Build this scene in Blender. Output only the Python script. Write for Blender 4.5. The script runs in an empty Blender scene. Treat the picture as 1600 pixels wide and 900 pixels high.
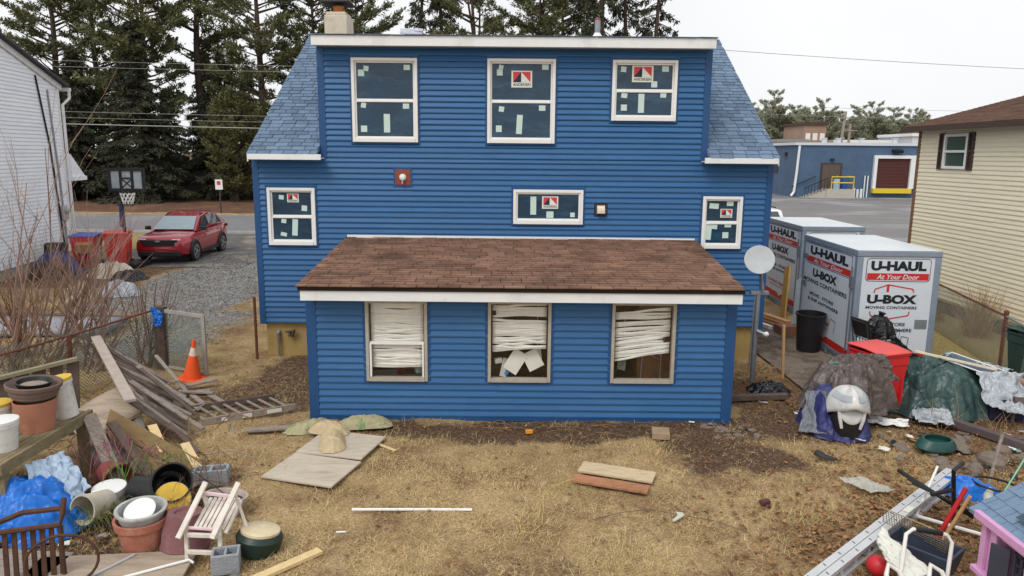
import bpy, math, random
import numpy as np
from mathutils import Matrix, Vector, Euler, noise
R = math.radians
PI = math.pi
scene = bpy.context.scene
C = scene.collection

# ------------------------------------------------------------ camera, sky, sun, exposure
cam = bpy.data.cameras.new('camera')
cam.sensor_width = 36.0
cam.lens = 36.0 * 1150.0 / 1600.0
cam.clip_end = 3000.0
cam.clip_start = 0.05
cam_o = bpy.data.objects.new('camera', cam)
cam_o.matrix_world = Matrix.Translation((0, 0, 3.9)) @ Matrix.Rotation(R(90 - 10.35), 4, 'X') @ Matrix.Rotation(0.009, 4, 'Z')
C.objects.link(cam_o)
scene.camera = cam_o

SUN_EL, SUN_AZ = R(50), R(212)      # high overcast sun behind the camera, azimuth from +Y clockwise
world = bpy.data.worlds.new('World')
scene.world = world
world.use_nodes = True
wt = world.node_tree
bg = wt.nodes['Background']
sky = wt.nodes.new('ShaderNodeTexSky')
sky.sky_type = 'NISHITA'
sky.sun_disc = False
sky.sun_elevation = SUN_EL
sky.sun_rotation = SUN_AZ
sky.dust_density = 4.0
hs = wt.nodes.new('ShaderNodeHueSaturation')
hs.inputs['Saturation'].default_value = 0.25
wt.links.new(sky.outputs[0], hs.inputs['Color'])
tc = wt.nodes.new('ShaderNodeTexCoord')
nz = wt.nodes.new('ShaderNodeTexNoise')
nz.inputs['Scale'].default_value = 2.2
nz.inputs['Detail'].default_value = 4
wt.links.new(tc.outputs['Generated'], nz.inputs['Vector'])
cr = wt.nodes.new('ShaderNodeValToRGB')
cr.color_ramp.elements[0].position = 0.3
cr.color_ramp.elements[0].color = (6.2, 6.3, 6.4, 1)
cr.color_ramp.elements[1].position = 0.75
cr.color_ramp.elements[1].color = (7.3, 7.35, 7.4, 1)
wt.links.new(nz.outputs['Fac'], cr.inputs['Fac'])
mx = wt.nodes.new('ShaderNodeMix')
mx.data_type = 'RGBA'
mx.inputs[0].default_value = 0.93           # cloud cover
wt.links.new(hs.outputs[0], mx.inputs[6])
wt.links.new(cr.outputs[0], mx.inputs[7])
wt.links.new(mx.outputs[2], bg.inputs['Color'])
bg.inputs['Strength'].default_value = 0.112
sun = bpy.data.lights.new('sun', 'SUN')
sun.energy = 1.1
sun.angle = R(25)
sun.color = (1.0, 0.97, 0.93)
sun_o = bpy.data.objects.new('sun', sun)
d = Vector((math.sin(SUN_AZ) * math.cos(SUN_EL), math.cos(SUN_AZ) * math.cos(SUN_EL), math.sin(SUN_EL)))
sun_o.rotation_euler = d.to_track_quat('Z', 'Y').to_euler()
sun_o.location = d * 60
C.objects.link(sun_o)
vs = scene.view_settings
vs.view_transform = 'Standard'
vs.look = 'None'
vs.exposure = 0.42
vs.gamma = 1.0
vs.use_curve_mapping = False
scene.cycles.max_bounces = 6

rnd = random.Random(7)

# ------------------------------------------------------------ helpers
def srgb(r, g, b):
    def f(c):
        c /= 255.0
        return c / 12.92 if c <= 0.04045 else ((c + 0.055) / 1.055) ** 2.4
    return (f(r), f(g), f(b))

MATS = {}
def mat(name, col, rough=0.65, metal=0.0, var=0.18, scale=6.0, bump=0.0, bscale=80.0, col2=None, c2pos=(0.5, 0.7), c2scale=1.5,
        stretch=(1, 1, 1), island=0.0, spec=0.4, coat=0.0, alpha=1.0, backface=None, emit=None, crease=0.0, orand=0.0):
    if name in MATS: return MATS[name]
    m = bpy.data.materials.new(name)
    m.use_nodes = True
    t = m.node_tree; N = t.nodes; L = t.links
    b = N['Principled BSDF']
    b.inputs['Roughness'].default_value = rough
    b.inputs['Metallic'].default_value = metal
    b.inputs['Specular IOR Level'].default_value = spec
    b.inputs['Coat Weight'].default_value = coat
    b.inputs['Alpha'].default_value = alpha
    tcn = N.new('ShaderNodeTexCoord'); mp = N.new('ShaderNodeMapping')
    mp.inputs['Scale'].default_value = stretch
    L.new(tcn.outputs['Object'], mp.inputs['Vector'])
    n = N.new('ShaderNodeTexNoise'); n.inputs['Scale'].default_value = scale; n.inputs['Detail'].default_value = 5; n.inputs['Roughness'].default_value = 0.65
    L.new(mp.outputs[0], n.inputs['Vector'])
    r = N.new('ShaderNodeValToRGB')
    r.color_ramp.elements[0].position = 0.28; r.color_ramp.elements[1].position = 0.72
    lo = [max(0, c * (1 - var)) for c in col]; hi = [min(1, c * (1 + var)) for c in col]
    r.color_ramp.elements[0].color = (*lo, 1); r.color_ramp.elements[1].color = (*hi, 1)
    L.new(n.outputs['Fac'], r.inputs['Fac'])
    out = r.outputs[0]
    if col2 is not None:
        n2 = N.new('ShaderNodeTexNoise'); n2.inputs['Scale'].default_value = c2scale; n2.inputs['Detail'].default_value = 6; n2.inputs['Roughness'].default_value = 0.7
        L.new(mp.outputs[0], n2.inputs['Vector'])
        r2 = N.new('ShaderNodeValToRGB'); r2.color_ramp.elements[0].position = c2pos[0]; r2.color_ramp.elements[1].position = c2pos[1]
        L.new(n2.outputs['Fac'], r2.inputs['Fac'])
        mm = N.new('ShaderNodeMix'); mm.data_type = 'RGBA'
        L.new(r2.outputs[0], mm.inputs[0]); L.new(out, mm.inputs[6]); mm.inputs[7].default_value = (*col2, 1)
        out = mm.outputs[2]
    if orand > 0:       # each piece weathered a little differently
        oi = N.new('ShaderNodeObjectInfo'); mo = N.new('ShaderNodeMapRange'); mo.inputs[3].default_value = 1 - orand; mo.inputs[4].default_value = 1 + orand
        L.new(oi.outputs['Random'], mo.inputs[0]); vo_ = N.new('ShaderNodeVectorMath'); vo_.operation = 'SCALE'
        L.new(out, vo_.inputs[0]); L.new(mo.outputs[0], vo_.inputs['Scale']); out = vo_.outputs[0]
    if island > 0:
        g = N.new('ShaderNodeNewGeometry')
        mr = N.new('ShaderNodeMapRange'); mr.inputs[3].default_value = 1 - island; mr.inputs[4].default_value = 1 + island
        L.new(g.outputs['Random Per Island'], mr.inputs[0])
        vm = N.new('ShaderNodeVectorMath'); vm.operation = 'SCALE'
        L.new(out, vm.inputs[0]); L.new(mr.outputs[0], vm.inputs['Scale'])
        out = vm.outputs[0]
    L.new(out, b.inputs['Base Color'])
    if crease > 0:      # long sharp wrinkles of plastic sheeting
        nw = N.new('ShaderNodeTexNoise'); nw.inputs['Scale'].default_value = crease * .6; nw.inputs['Detail'].default_value = 3
        L.new(mp.outputs[0], nw.inputs['Vector'])
        ad = N.new('ShaderNodeMix'); ad.data_type = 'VECTOR'; ad.inputs[0].default_value = .22
        L.new(mp.outputs[0], ad.inputs[4]); L.new(nw.outputs['Color'], ad.inputs[5])
        hts = []
        for sc_ in (crease * .45, crease):
            vo = N.new('ShaderNodeTexVoronoi'); vo.feature = 'DISTANCE_TO_EDGE'; vo.inputs['Scale'].default_value = sc_
            L.new(ad.outputs[1], vo.inputs['Vector']); hts.append(vo.outputs['Distance'])
        am = N.new('ShaderNodeMath'); am.operation = 'ADD'; L.new(hts[0], am.inputs[0]); L.new(hts[1], am.inputs[1])
        bp = N.new('ShaderNodeBump'); bp.inputs['Strength'].default_value = .75; bp.inputs['Distance'].default_value = .4 / crease
        L.new(am.outputs[0], bp.inputs['Height']); L.new(bp.outputs[0], b.inputs['Normal'])
    elif bump > 0:
        nb = N.new('ShaderNodeTexNoise'); nb.inputs['Scale'].default_value = bscale; nb.inputs['Detail'].default_value = 4
        L.new(mp.outputs[0], nb.inputs['Vector'])
        bp = N.new('ShaderNodeBump'); bp.inputs['Strength'].default_value = bump; bp.inputs['Distance'].default_value = 0.02
        L.new(nb.outputs['Fac'], bp.inputs['Height']); L.new(bp.outputs[0], b.inputs['Normal'])
    if emit: 
        b.inputs['Emission Color'].default_value = (*col, 1); b.inputs['Emission Strength'].default_value = emit
    MATS[name] = m
    return m

def rotm(rx=0, ry=0, rz=0, loc=(0, 0, 0)):
    return Matrix.Translation(loc) @ Euler((R(rx), R(ry), R(rz))).to_matrix().to_4x4()

class MB:
    """collects shapes into ONE mesh"""
    def __init__(s): s.v = []; s.f = []; s.m = []; s.cur = 0
    def add(s, vs, fs, M=None):
        b = len(s.v)
        if M is not None: vs = [M @ Vector(p) for p in vs]
        s.v += [tuple(p) for p in vs]
        s.f += [[i + b for i in f] for f in fs]
        s.m += [s.cur] * len(fs)
        return s
    def box(s, c, d, rx=0, ry=0, rz=0, M=None):
        hx, hy, hz = d[0] / 2, d[1] / 2, d[2] / 2
        A = rotm(rx, ry, rz, c)
        if M is not None: A = M @ A
        return s.add([(-hx, -hy, -hz), (hx, -hy, -hz), (hx, hy, -hz), (-hx, hy, -hz), (-hx, -hy, hz), (hx, -hy, hz), (hx, hy, hz), (-hx, hy, hz)],
                     [(0, 3, 2, 1), (4, 5, 6, 7), (0, 1, 5, 4), (1, 2, 6, 5), (2, 3, 7, 6), (3, 0, 4, 7)], A)
    def span(s, a, b, M=None):
        return s.box([(a[i] + b[i]) / 2 for i in range(3)], [abs(a[i] - b[i]) for i in range(3)], M=M)
    def beam(s, p0, p1, w, h, up=(0, 0, 1), M=None):
        p0 = Vector(p0); p1 = Vector(p1); d = p1 - p0; l = d.length; d.normalize()
        up = Vector(up)
        if abs(d.dot(up)) > 0.98: up = Vector((1, 0, 0)) if abs(d.x) < 0.9 else Vector((0, 1, 0))
        sx = d.cross(up).normalized(); u = sx.cross(d)
        A = Matrix((( d.x, sx.x, u.x, 0), (d.y, sx.y, u.y, 0), (d.z, sx.z, u.z, 0), (0, 0, 0, 1)))
        A = Matrix.Translation((p0 + p1) / 2) @ A
        if M is not None: A = M @ A
        return s.box((0, 0, 0), (l, w, h), M=A)
    def tube(s, pts, r, n=6, closed=False, M=None, caps=True):
        P = [Vector(p) for p in pts]; k = len(P)
        rr = r if isinstance(r, (list, tuple)) else [r] * k
        vs = []; fs = []; prev = None
        for i in range(k):
            a = P[(i - 1) % k] if (i > 0 or closed) else P[0]
            b = P[(i + 1) % k] if (i < k - 1 or closed) else P[-1]
            d = (b - a)
            if d.length < 1e-9: d = Vector((0, 0, 1))
            d.normalize()
            if prev is None:
                prev = Vector((0, 0, 1)) if abs(d.z) < 0.9 else Vector((1, 0, 0))
            u = (prev - d * prev.dot(d))
            if u.length < 1e-6: u = d.orthogonal()
            u.normalize(); prev = u; w = d.cross(u)
            for j in range(n):
                t = 2 * PI * j / n
                vs.append(P[i] + (u * math.cos(t) + w * math.sin(t)) * rr[i])
        for i in range(k if closed else k - 1):
            for j in range(n):
                a = i * n + j; b = i * n + (j + 1) % n; c = ((i + 1) % k) * n + (j + 1) % n; d_ = ((i + 1) % k) * n + j
                fs.append((a, b, c, d_))
        if caps and not closed:
            fs.append(tuple(range(n - 1, -1, -1))); fs.append(tuple((k - 1) * n + j for j in range(n)))
        return s.add(vs, fs, M)
    def lathe(s, prof, n=24, M=None, sx=1.0, sy=1.0, caps=True):
        vs = []; fs = []
        for (r, z) in prof:
            for j in range(n):
                t = 2 * PI * j / n
                vs.append((r * math.cos(t) * sx, r * math.sin(t) * sy, z))
        for i in range(len(prof) - 1):
            for j in range(n):
                fs.append((i * n + j, i * n + (j + 1) % n, (i + 1) * n + (j + 1) % n, (i + 1) * n + j))
        if caps and prof[0][0] > .002: fs.append(tuple(range(n - 1, -1, -1)))
        if caps and prof[-1][0] > .002: fs.append(tuple((len(prof) - 1) * n + j for j in range(n)))
        return s.add(vs, fs, M)
    def prism(s, poly, depth, M=None):
        n = len(poly)
        vs = [(x, y, 0) for x, y in poly] + [(x, y, depth) for x, y in poly]
        fs = [tuple(range(n - 1, -1, -1)), tuple(range(n, 2 * n))] + [(i, (i + 1) % n, n + (i + 1) % n, n + i) for i in range(n)]
        return s.add(vs, fs, M)
    def flat(s, poly, M=None):
        return s.add([(x, y, 0) for x, y in poly], [tuple(range(len(poly)))], M)
    def grid(s, fn, nu, nv, M=None, thick=0.0):
        vs = [fn(i / nu, j / nv) for i in range(nu + 1) for j in range(nv + 1)]
        fs = [(i * (nv + 1) + j, (i + 1) * (nv + 1) + j, (i + 1) * (nv + 1) + j + 1, i * (nv + 1) + j + 1) for i in range(nu) for j in range(nv)]
        s.add(vs, fs, M)
        return s
    def text(s, body, M, width=None, height=None, bold=0.0, shear=0.0):
        """flat lettering, centred on M's origin in its xy plane"""
        cu = bpy.data.curves.new('lettering', 'FONT'); cu.body = body; cu.size = 1.0; cu.offset = bold; cu.shear = shear
        cu.align_x = 'CENTER'; cu.resolution_u = 3
        ob = bpy.data.objects.new('lettering', cu)
        C.objects.link(ob)
        dg = bpy.context.evaluated_depsgraph_get()
        me = bpy.data.meshes.new_from_object(ob.evaluated_get(dg))
        co = [v.co.copy() for v in me.vertices]; fs = [tuple(p.vertices) for p in me.polygons]
        bpy.data.objects.remove(ob); bpy.data.curves.remove(cu); bpy.data.meshes.remove(me)
        if not co: return s
        x0 = min(c.x for c in co); x1 = max(c.x for c in co); y0 = min(c.y for c in co); y1 = max(c.y for c in co)
        kx = width / (x1 - x0) if width else height / (y1 - y0)
        ky = height / (y1 - y0) if height else kx
        return s.add([((c.x - (x0 + x1) / 2) * kx, (c.y - (y0 + y1) / 2) * ky, 0) for c in co], fs, M)
    def build(s, name, mats, parent=None, smooth=False, bevel=0.0, world=False, kind=None, solid=0.0):
        me = bpy.data.meshes.new(name)
        me.from_pydata(s.v, [], s.f)
        if not isinstance(mats, (list, tuple)): mats = [mats]
        for m in mats: me.materials.append(m)
        if len(mats) > 1: me.polygons.foreach_set('material_index', s.m)
        if smooth: me.polygons.foreach_set('use_smooth', [True] * len(me.polygons))
        me.update()
        return link(name, me, parent, bevel, world, kind, solid, smooth)

def link(name, me, parent=None, bevel=0.0, world=False, kind=None, solid=0.0, smooth=False):
    o = bpy.data.objects.new(name, me)
    C.objects.link(o)
    if parent is not None:
        o.parent = parent
        if world and parent.type == 'EMPTY': o.location = -Vector(parent.location)
    if solid:
        md = o.modifiers.new('thickness', 'SOLIDIFY'); md.thickness = solid; md.offset = 0
    if bevel:
        md = o.modifiers.new('bevel', 'BEVEL'); md.width = bevel; md.segments = 2; md.limit_method = 'ANGLE'; md.angle_limit = R(40)
    if smooth and me.polygons:
        try: me.set_sharp_from_angle(angle=R(42))
        except Exception: pass
    if kind: o['kind'] = kind
    return o

def tag(o, label, cat, group=None):
    o['label'] = label; o['category'] = cat
    if group: o['group'] = group
    return o
def thing(name, label, cat, loc=(0, 0, 0), rz=0.0, group=None, rx=0.0, ry=0.0):
    o = bpy.data.objects.new(name, None)
    o.empty_display_size = 0.2
    C.objects.link(o); o.location = loc; o.rotation_euler = (R(rx), R(ry), R(rz))
    return tag(o, label, cat, group)
def copy_tree(o, parent=None):
    c = o.copy(); C.objects.link(c)
    if parent is not None: c.parent = parent
    for ch in [q for q in bpy.data.objects if q.parent == o]: copy_tree(ch, c)
    return c
def nz3(x, y, z=0.0): return noise.noise(Vector((x, y, z)))
def ridge(x, y, z=0.0): return 1.0 - 2.0 * abs(nz3(x, y, z))

def sridge(x, y, z=0.0):
    """soft ridged noise, about -1..1, creases rounded off"""
    n = nz3(x, y, z); return 1.0 - 2.0 * math.sqrt(n * n + 0.004) 
def mound(mb, cx, cy, rx, ry, h, rot=0.0, p=2.0, seed=0.0, fold=0.06, crump=0.05, z0=0.0, nr=26, na=84, hf=None, sq=2.0):
    """a cloth thrown over a heap: polar grid, folds that deepen towards the hem; sq > 2 squares the outline"""
    vs = []; fs = []; c, s_ = math.cos(R(rot)), math.sin(R(rot)); nr = int(nr * 1.5); na = int(na * 1.5)
    for i in range(nr + 1):
        t = i / nr
        for j in range(na):
            a = 2 * PI * j / na
            ca, sa = math.cos(a), math.sin(a)
            k = (abs(ca) ** sq + abs(sa) ** sq) ** (-1 / sq)
            wob = k * (1 + 0.2 * nz3(ca * 1.3 + seed, sa * 1.3, seed) + .09 * nz3(ca * 3.1 + seed, sa * 3.1, seed + 2) + fold * t * t * (math.sin(11 * a + 5 * nz3(ca + seed, sa, 3)) + .6 * math.sin(23 * a + 6 * nz3(ca * 2, sa * 2, seed))))
            x = ca * rx * t * wob; y = sa * ry * t * wob
            z = h * max(0.0, 1 - t ** p)
            if hf: z *= hf(x, y)
            q = 1.1 + 0.9 / max(rx, 0.3); wx = .35 * nz3(x * 2 + seed, y * 2, 5); e = min(1, 3 * (1 - t) + 0.1)
            z += crump * e * (.9 * sridge(x * q * 1.2 + y * .5 + wx + seed, y * q * 2.6 + wx, seed) - .3 + .5 * sridge(x * q * 3.2 - y, y * q * 2.2 + seed, 1.7) + .22 * sridge(x * q * 7, y * q * 7 + seed, 4.1))
            z = max(z, 0.012) if t < 1 else 0.006
            vs.append((cx + x * c - y * s_, cy + x * s_ + y * c, z0 + z))
    for i in range(nr):
        for j in range(na):
            fs.append((i * na + j, (i + 1) * na + j, (i + 1) * na + (j + 1) % na, i * na + (j + 1) % na))
    return mb.add(vs, fs)
def rag(mb, a, b, c, d, amp=0.05, seed=0.0, n=26, freq=4.0, sag=0.0):
    """a crumpled sheet between four corners"""
    a, b, c, d = map(Vector, (a, b, c, d)); n = int(n * 1.8); freq *= .62
    nrm = (b - a).cross(d - a).normalized()
    def fn(u, v):
        p = a.lerp(b, u).lerp(d.lerp(c, u), v); w = .3 * nz3(u * 3 + seed, v * 3, 8)
        e = 0.07 * Vector((nz3(u * 5 + seed, v * 5, 9), nz3(u * 5, v * 5 + seed, 4), 0)) * (b - a).length
        return p + e + nrm * amp * (sridge(u * freq + w + seed, v * freq * 1.9 + w, seed) + .5 * sridge(u * freq * 2.6 + v, v * freq * 2 + seed, 2) + .2 * sridge(u * freq * 6, v * freq * 6, seed)) - Vector((0, 0, sag * 4 * u * (1 - u)))
    return mb.grid(fn, n, n)
# ------------------------------------------------------------ the setting: ground, street, parking lot
def smooth01(t): 
    t = np.clip(t, 0, 1); return t * t * (3 - 2 * t)
def blobmask(X, Y, cx, cy, rx, ry, soft=0.35):
    return 1 - smooth01((np.sqrt(((X - cx) / rx) ** 2 + ((Y - cy) / ry) ** 2) - (1 - soft)) / (2 * soft))
def boxmask(X, Y, x0, x1, y0, y1, s=0.6):
    return smooth01((X - x0) / s + .5) * smooth01((x1 - X) / s + .5) * smooth01((Y - y0) / s + .5) * smooth01((y1 - Y) / s + .5)
_rs = np.random.RandomState(3)
_wx = _rs.uniform(-1, 1, (3, 14)); _ph = _rs.uniform(0, 6.28, 14)
def wav(X, Y, f=1.0):
    """cheap smooth 2-D noise, about -1..1"""
    o = 0
    for k in range(14): o = o + np.sin(f * (X * _wx[0, k] * 3 + Y * _wx[1, k] * 3) + _ph[k]) 
    return o / 5.0
def masks(X, Y):
    w = wav(X, Y, 1.2) * 0.35 + wav(X, Y, 4) * 0.15
    Xw, Yw = X + w, Y + w * 0.8
    dirt = np.maximum.reduce([
        boxmask(Xw, Yw, -2.2, 3.6, 9.75, 10.6, .5) * .95,
        blobmask(Xw, Yw, 3.0, 9.25, 1.15, .75) * .95,
        boxmask(Xw, Yw, 3.3, 5.6, 9.9, 12.6, .8) * .9,
        boxmask(Xw, Yw, 5.2, 9.5, 8.9, 11.5, .9) * .85,
        boxmask(Xw, Yw, -4.9, -3.0, 10.6, 13.9, .8) * .75,
        boxmask(Xw, Yw, -9.0, -3.2, 5.5, 8.6, .8) * .8,
        boxmask(Xw, Yw, -16, -11, 20.5, 25.5, 1.) * .7,
        blobmask(Xw, Yw, 0.6, 6.2, 1.6, .5) * .55, blobmask(Xw, Yw, -.9, 7.2, 1.2, .35) * .38, blobmask(Xw, Yw, 1.9, 7.4, .9, .5) * .42, blobmask(Xw, Yw, -1.8, 6.5, .9, .5) * .4, blobmask(Xw, Yw, 2.6, 8.4, .9, .4) * .4])
    gravel = np.maximum.reduce([boxmask(Xw, Yw, -10.9, -6.9, 17.6, 36, 1.2), boxmask(Xw, Yw, -10.6, -5.6, 21.5, 36, 1.0),
        boxmask(Xw, Yw, -8.8, -6.2, 13.2, 18.2, 1.2) * .7])
    litter = np.maximum.reduce([blobmask(Xw, Yw, 3.7, 6.9, 1.0, .9, .5) * .62, blobmask(Xw, Yw, 4.8, 7.3, 1.3, 1.2, .45) * .7, boxmask(Xw, Yw, 3.4, 5.4, 10.6, 13.3, .8) * .6,
        boxmask(Xw, Yw, 5.3, 8.5, 8.3, 10.4, .8) * .7])
    green = np.maximum.reduce([boxmask(X, Y, -40, -10.6, 26, 35.6, .8), boxmask(X, Y, 7.9, 11.2, 9.5, 22, .5), blobmask(Xw, Yw, 4.2, 9.0, 1.2, .5) * .4])
    return dirt, gravel, litter, green

xs = np.concatenate([[-900, -500, -300, -180, -110], np.arange(-75, -12, 3.0), np.arange(-12, 9.6, 0.11), np.arange(9.7, 12, .6), np.arange(12, 80, 4.0), [110, 180, 300, 500, 900]])
ys = np.concatenate([[-60, -20, -5, 0, 2.5], np.arange(4, 14.2, 0.10), np.arange(14.3, 30, 0.35), np.arange(31, 90, 3.0), [110, 150, 220, 350, 600, 1200]])
GX, GY = np.meshgrid(xs, ys, indexing='ij')
near = boxmask(GX, GY, -11, 9, 4.5, 16, 2.0)
gz = near * (0.022 * wav(GX, GY, 1.6) + 0.012 * wav(GX, GY, 6.0)) - 0.01
dirt, gravel, litter, green = masks(GX, GY)
nx_, ny_ = GX.shape
me = bpy.data.meshes.new('ground')
idx = np.arange(nx_ * ny_).reshape(nx_, ny_)
fc = np.stack([idx[:-1, :-1], idx[1:, :-1], idx[1:, 1:], idx[:-1, 1:]], -1).reshape(-1, 4)
me.from_pydata(np.stack([GX, GY, gz], -1).reshape(-1, 3).tolist(), [], fc.tolist())
at = me.color_attributes.new('regions', 'FLOAT_COLOR', 'POINT')
at.data.foreach_set('color', np.stack([dirt, gravel, litter, green], -1).astype(np.float32).ravel())
me.polygons.foreach_set('use_smooth', [True] * len(me.polygons))
gm = bpy.data.materials.new('yard_ground'); gm.use_nodes = True
t = gm.node_tree; N = t.nodes; L = t.links; b = N['Principled BSDF']
b.inputs['Roughness'].default_value = 0.95; b.inputs['Specular IOR Level'].default_value = 0.1
tcn = N.new('ShaderNodeTexCoord')
def gn(scale, detail=6, rough=.65, st=None):
    n = N.new('ShaderNodeTexNoise'); n.inputs['Scale'].default_value = scale; n.inputs['Detail'].default_value = detail; n.inputs['Roughness'].default_value = rough
    L.new(tcn.outputs['Object'], n.inputs['Vector']); return n.outputs['Fac']
def ramp(f, stops):
    r = N.new('ShaderNodeValToRGB'); e = r.color_ramp.elements
    while len(e) < len(stops): e.new(.5)
    for k, (p, c) in enumerate(stops): e[k].position = p; e[k].color = (*c, 1)
    L.new(f, r.inputs['Fac']); return r.outputs[0]
def mixc(f, a, c):
    m = N.new('ShaderNodeMix'); m.data_type = 'RGBA'
    L.new(f, m.inputs[0]); L.new(a, m.inputs[6]); L.new(c, m.inputs[7]); return m.outputs[2]
straw = mixc(ramp(gn(1.1), [(.4, (0, 0, 0)), (.62, (1, 1, 1))]),
             ramp(gn(38), [(.3, srgb(122, 101, 72)), (.5, srgb(176, 150, 110)), (.72, srgb(208, 186, 146))]),
             ramp(gn(30), [(.3, srgb(86, 68, 50)), (.5, srgb(134, 108, 78)), (.75, srgb(178, 152, 114))]))
dirtc = ramp(gn(22), [(.28, srgb(58, 44, 36)), (.5, srgb(92, 72, 57)), (.74, srgb(134, 112, 92))])
vor = N.new('ShaderNodeTexVoronoi'); vor.inputs['Scale'].default_value = 26; L.new(tcn.outputs['Object'], vor.inputs['Vector'])
gravc = mixc(ramp(gn(1.4), [(.45, (0, 0, 0)), (.7, (1, 1, 1))]), ramp(vor.outputs['Color'], [(.1, srgb(86, 86, 88)), (.5, srgb(132, 131, 130)), (.9, srgb(176, 174, 170))]), ramp(gn(20), [(.3, srgb(104, 94, 82)), (.7, srgb(140, 128, 112))]))
litc = ramp(gn(34), [(.3, srgb(66, 50, 38)), (.5, srgb(112, 86, 62)), (.72, srgb(160, 128, 96))])
grnc = ramp(gn(16), [(.3, srgb(112, 102, 64)), (.5, srgb(148, 134, 90)), (.75, srgb(176, 158, 112))])
ca = N.new('ShaderNodeVertexColor'); ca.layer_name = 'regions'
sp = N.new('ShaderNodeSeparateColor'); L.new(ca.outputs['Color'], sp.inputs[0])
def edge(m):
    """break the region's edge up with noise"""
    a = N.new('ShaderNodeMath'); a.operation = 'MULTIPLY_ADD'; L.new(gn(7, 6, .75), a.inputs[0]); a.inputs[1].default_value = 1.3; a.inputs[2].default_value = -0.65
    c = N.new('ShaderNodeMath'); c.operation = 'ADD'; L.new(a.outputs[0], c.inputs[0]); L.new(m, c.inputs[1])
    r = N.new('ShaderNodeMapRange'); r.inputs[1].default_value = .35; r.inputs[2].default_value = .75; L.new(c.outputs[0], r.inputs[0]); return r.outputs[0]
col = mixc(edge(ca.outputs['Alpha']), straw, grnc)
col = mixc(edge(sp.outputs[0]), col, dirtc)
col = mixc(edge(sp.outputs[1]), col, gravc)
col = mixc(edge(sp.outputs[2]), col, litc)
L.new(col, b.inputs['Base Color'])
bp = N.new('ShaderNodeBump'); bp.inputs['Strength'].default_value = .7; bp.inputs['Distance'].default_value = .03
L.new(gn(45), bp.inputs['Height']); L.new(bp.outputs[0], b.inputs['Normal'])
me.materials.append(gm)
link('ground', me, kind='structure')

def sheet_obj(name, poly, z, m, kind='structure'):
    mb = MB(); mb.flat(poly, Matrix.Translation((0, 0, z))); return mb.build(name, m, kind=kind)
ASPH = mat('asphalt', srgb(118, 118, 121), .85, var=.12, scale=.5, bump=.3, bscale=120, col2=srgb(140, 140, 142), c2pos=(.5, .62), c2scale=.12)
LOT = mat('lot_asphalt', srgb(116, 112, 112), .7, var=.14, scale=.35, col2=srgb(176, 178, 182), c2pos=(.5, .72), c2scale=.13, stretch=(.6, 1, 1), bump=.2, bscale=60)
sheet_obj('street', [(-120, 35.6), (9, 35.0), (9, 45.2), (-120, 46.2)], .004, ASPH)
sheet_obj('parking_lot', [(8.6, 23.5), (90, 25), (90, 82), (9, 78)], .008, LOT)
sheet_obj('driveway', [(-14.8, 24.9), (-9.2, 24.6), (-9.4, 35.8), (-15.6, 35.9)], .003, mat('old_blacktop', srgb(92, 90, 90), .9, var=.2, scale=2, bump=.5, bscale=90, col2=srgb(134, 126, 114), c2pos=(.5, .6), c2scale=.9))
mb = MB()
for k in range(30): mb.box((-100 + k * 3.6, 35.45 - .003 * k, .05), (3.55, .16, .12))
mb.build('kerb', mat('kerb_stone', srgb(168, 166, 160), .9), kind='structure')
sheet_obj('pine_needle_bank', [(-120, 48.4), (9, 47.0), (9, 300), (300, 300), (300, 1300), (-800, 1300), (-800, 300), (-120, 300)], .004, mat('needle_mulch', srgb(96, 66, 50), .95, var=.35, scale=1.2, col2=srgb(128, 98, 66), c2pos=(.5, .7), c2scale=.4, bump=.6, bscale=30))
sheet_obj('side_slab', [(4.95, 11.9), (6.25, 11.7), (6.3, 15.4), (5.05, 18.5), (4.85, 18.5)], .022, mat('old_concrete', srgb(122, 110, 98), .9, var=.25, scale=3, col2=srgb(78, 66, 56), c2pos=(.45, .6), c2scale=1.4, bump=.4, bscale=40))

def scatter(name, n, region, seed, kind_, m, label=None, lo=.06, hi=.16, wid=.004, flatness=.35):
    rs = np.random.RandomState(seed)
    x, y = region(rs, n)
    k = len(x)
    a = rs.uniform(0, 2 * PI, k); l = rs.uniform(lo, hi, k); e = np.abs(rs.normal(0, flatness, k))
    dx, dy, dz = np.cos(a) * np.cos(e) * l, np.sin(a) * np.cos(e) * l, np.sin(e) * l + .012
    px, py = -np.sin(a) * wid, np.cos(a) * wid
    z0 = 0.022 * wav(x, y, 1.6) + 0.012 * wav(x, y, 6.0) - .012
    if kind_ == 'blade':
        V = np.stack([np.stack([x - px, y - py, z0], -1), np.stack([x + px, y + py, z0], -1), np.stack([x + dx, y + dy, z0 + dz], -1)], 1)
        F = np.arange(3 * k).reshape(-1, 3)
    else:
        w = l * .33
        qx, qy = -np.sin(a) * w, np.cos(a) * w
        up = rs.uniform(.005, .035, k); z1 = z0 + .022
        V = np.stack([np.stack([x, y, z1], -1), np.stack([x + dx * .5 + qx, y + dy * .5 + qy, z1 + up], -1), np.stack([x + dx, y + dy, z1 + rs.uniform(0, .02, k)], -1), np.stack([x + dx * .5 - qx, y + dy * .5 - qy, z1 + up * rs.uniform(.2, 1, k)], -1)], 1)
        F = np.arange(4 * k).reshape(-1, 4)
    me = bpy.data.meshes.new(name)
    nv = V.shape[1]
    me.vertices.add(k * nv); me.vertices.foreach_set('co', V.astype(np.float32).ravel())
    me.loops.add(k * nv); me.loops.foreach_set('vertex_index', F.astype(np.int32).ravel())
    me.polygons.add(k); me.polygons.foreach_set('loop_start', np.arange(0, k * nv, nv, dtype=np.int32)); 
    me.update(calc_edges=True)
    me.materials.append(m)
    o = link(name, me, kind='stuff')
    if label: tag(o, *label)
    return o
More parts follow.
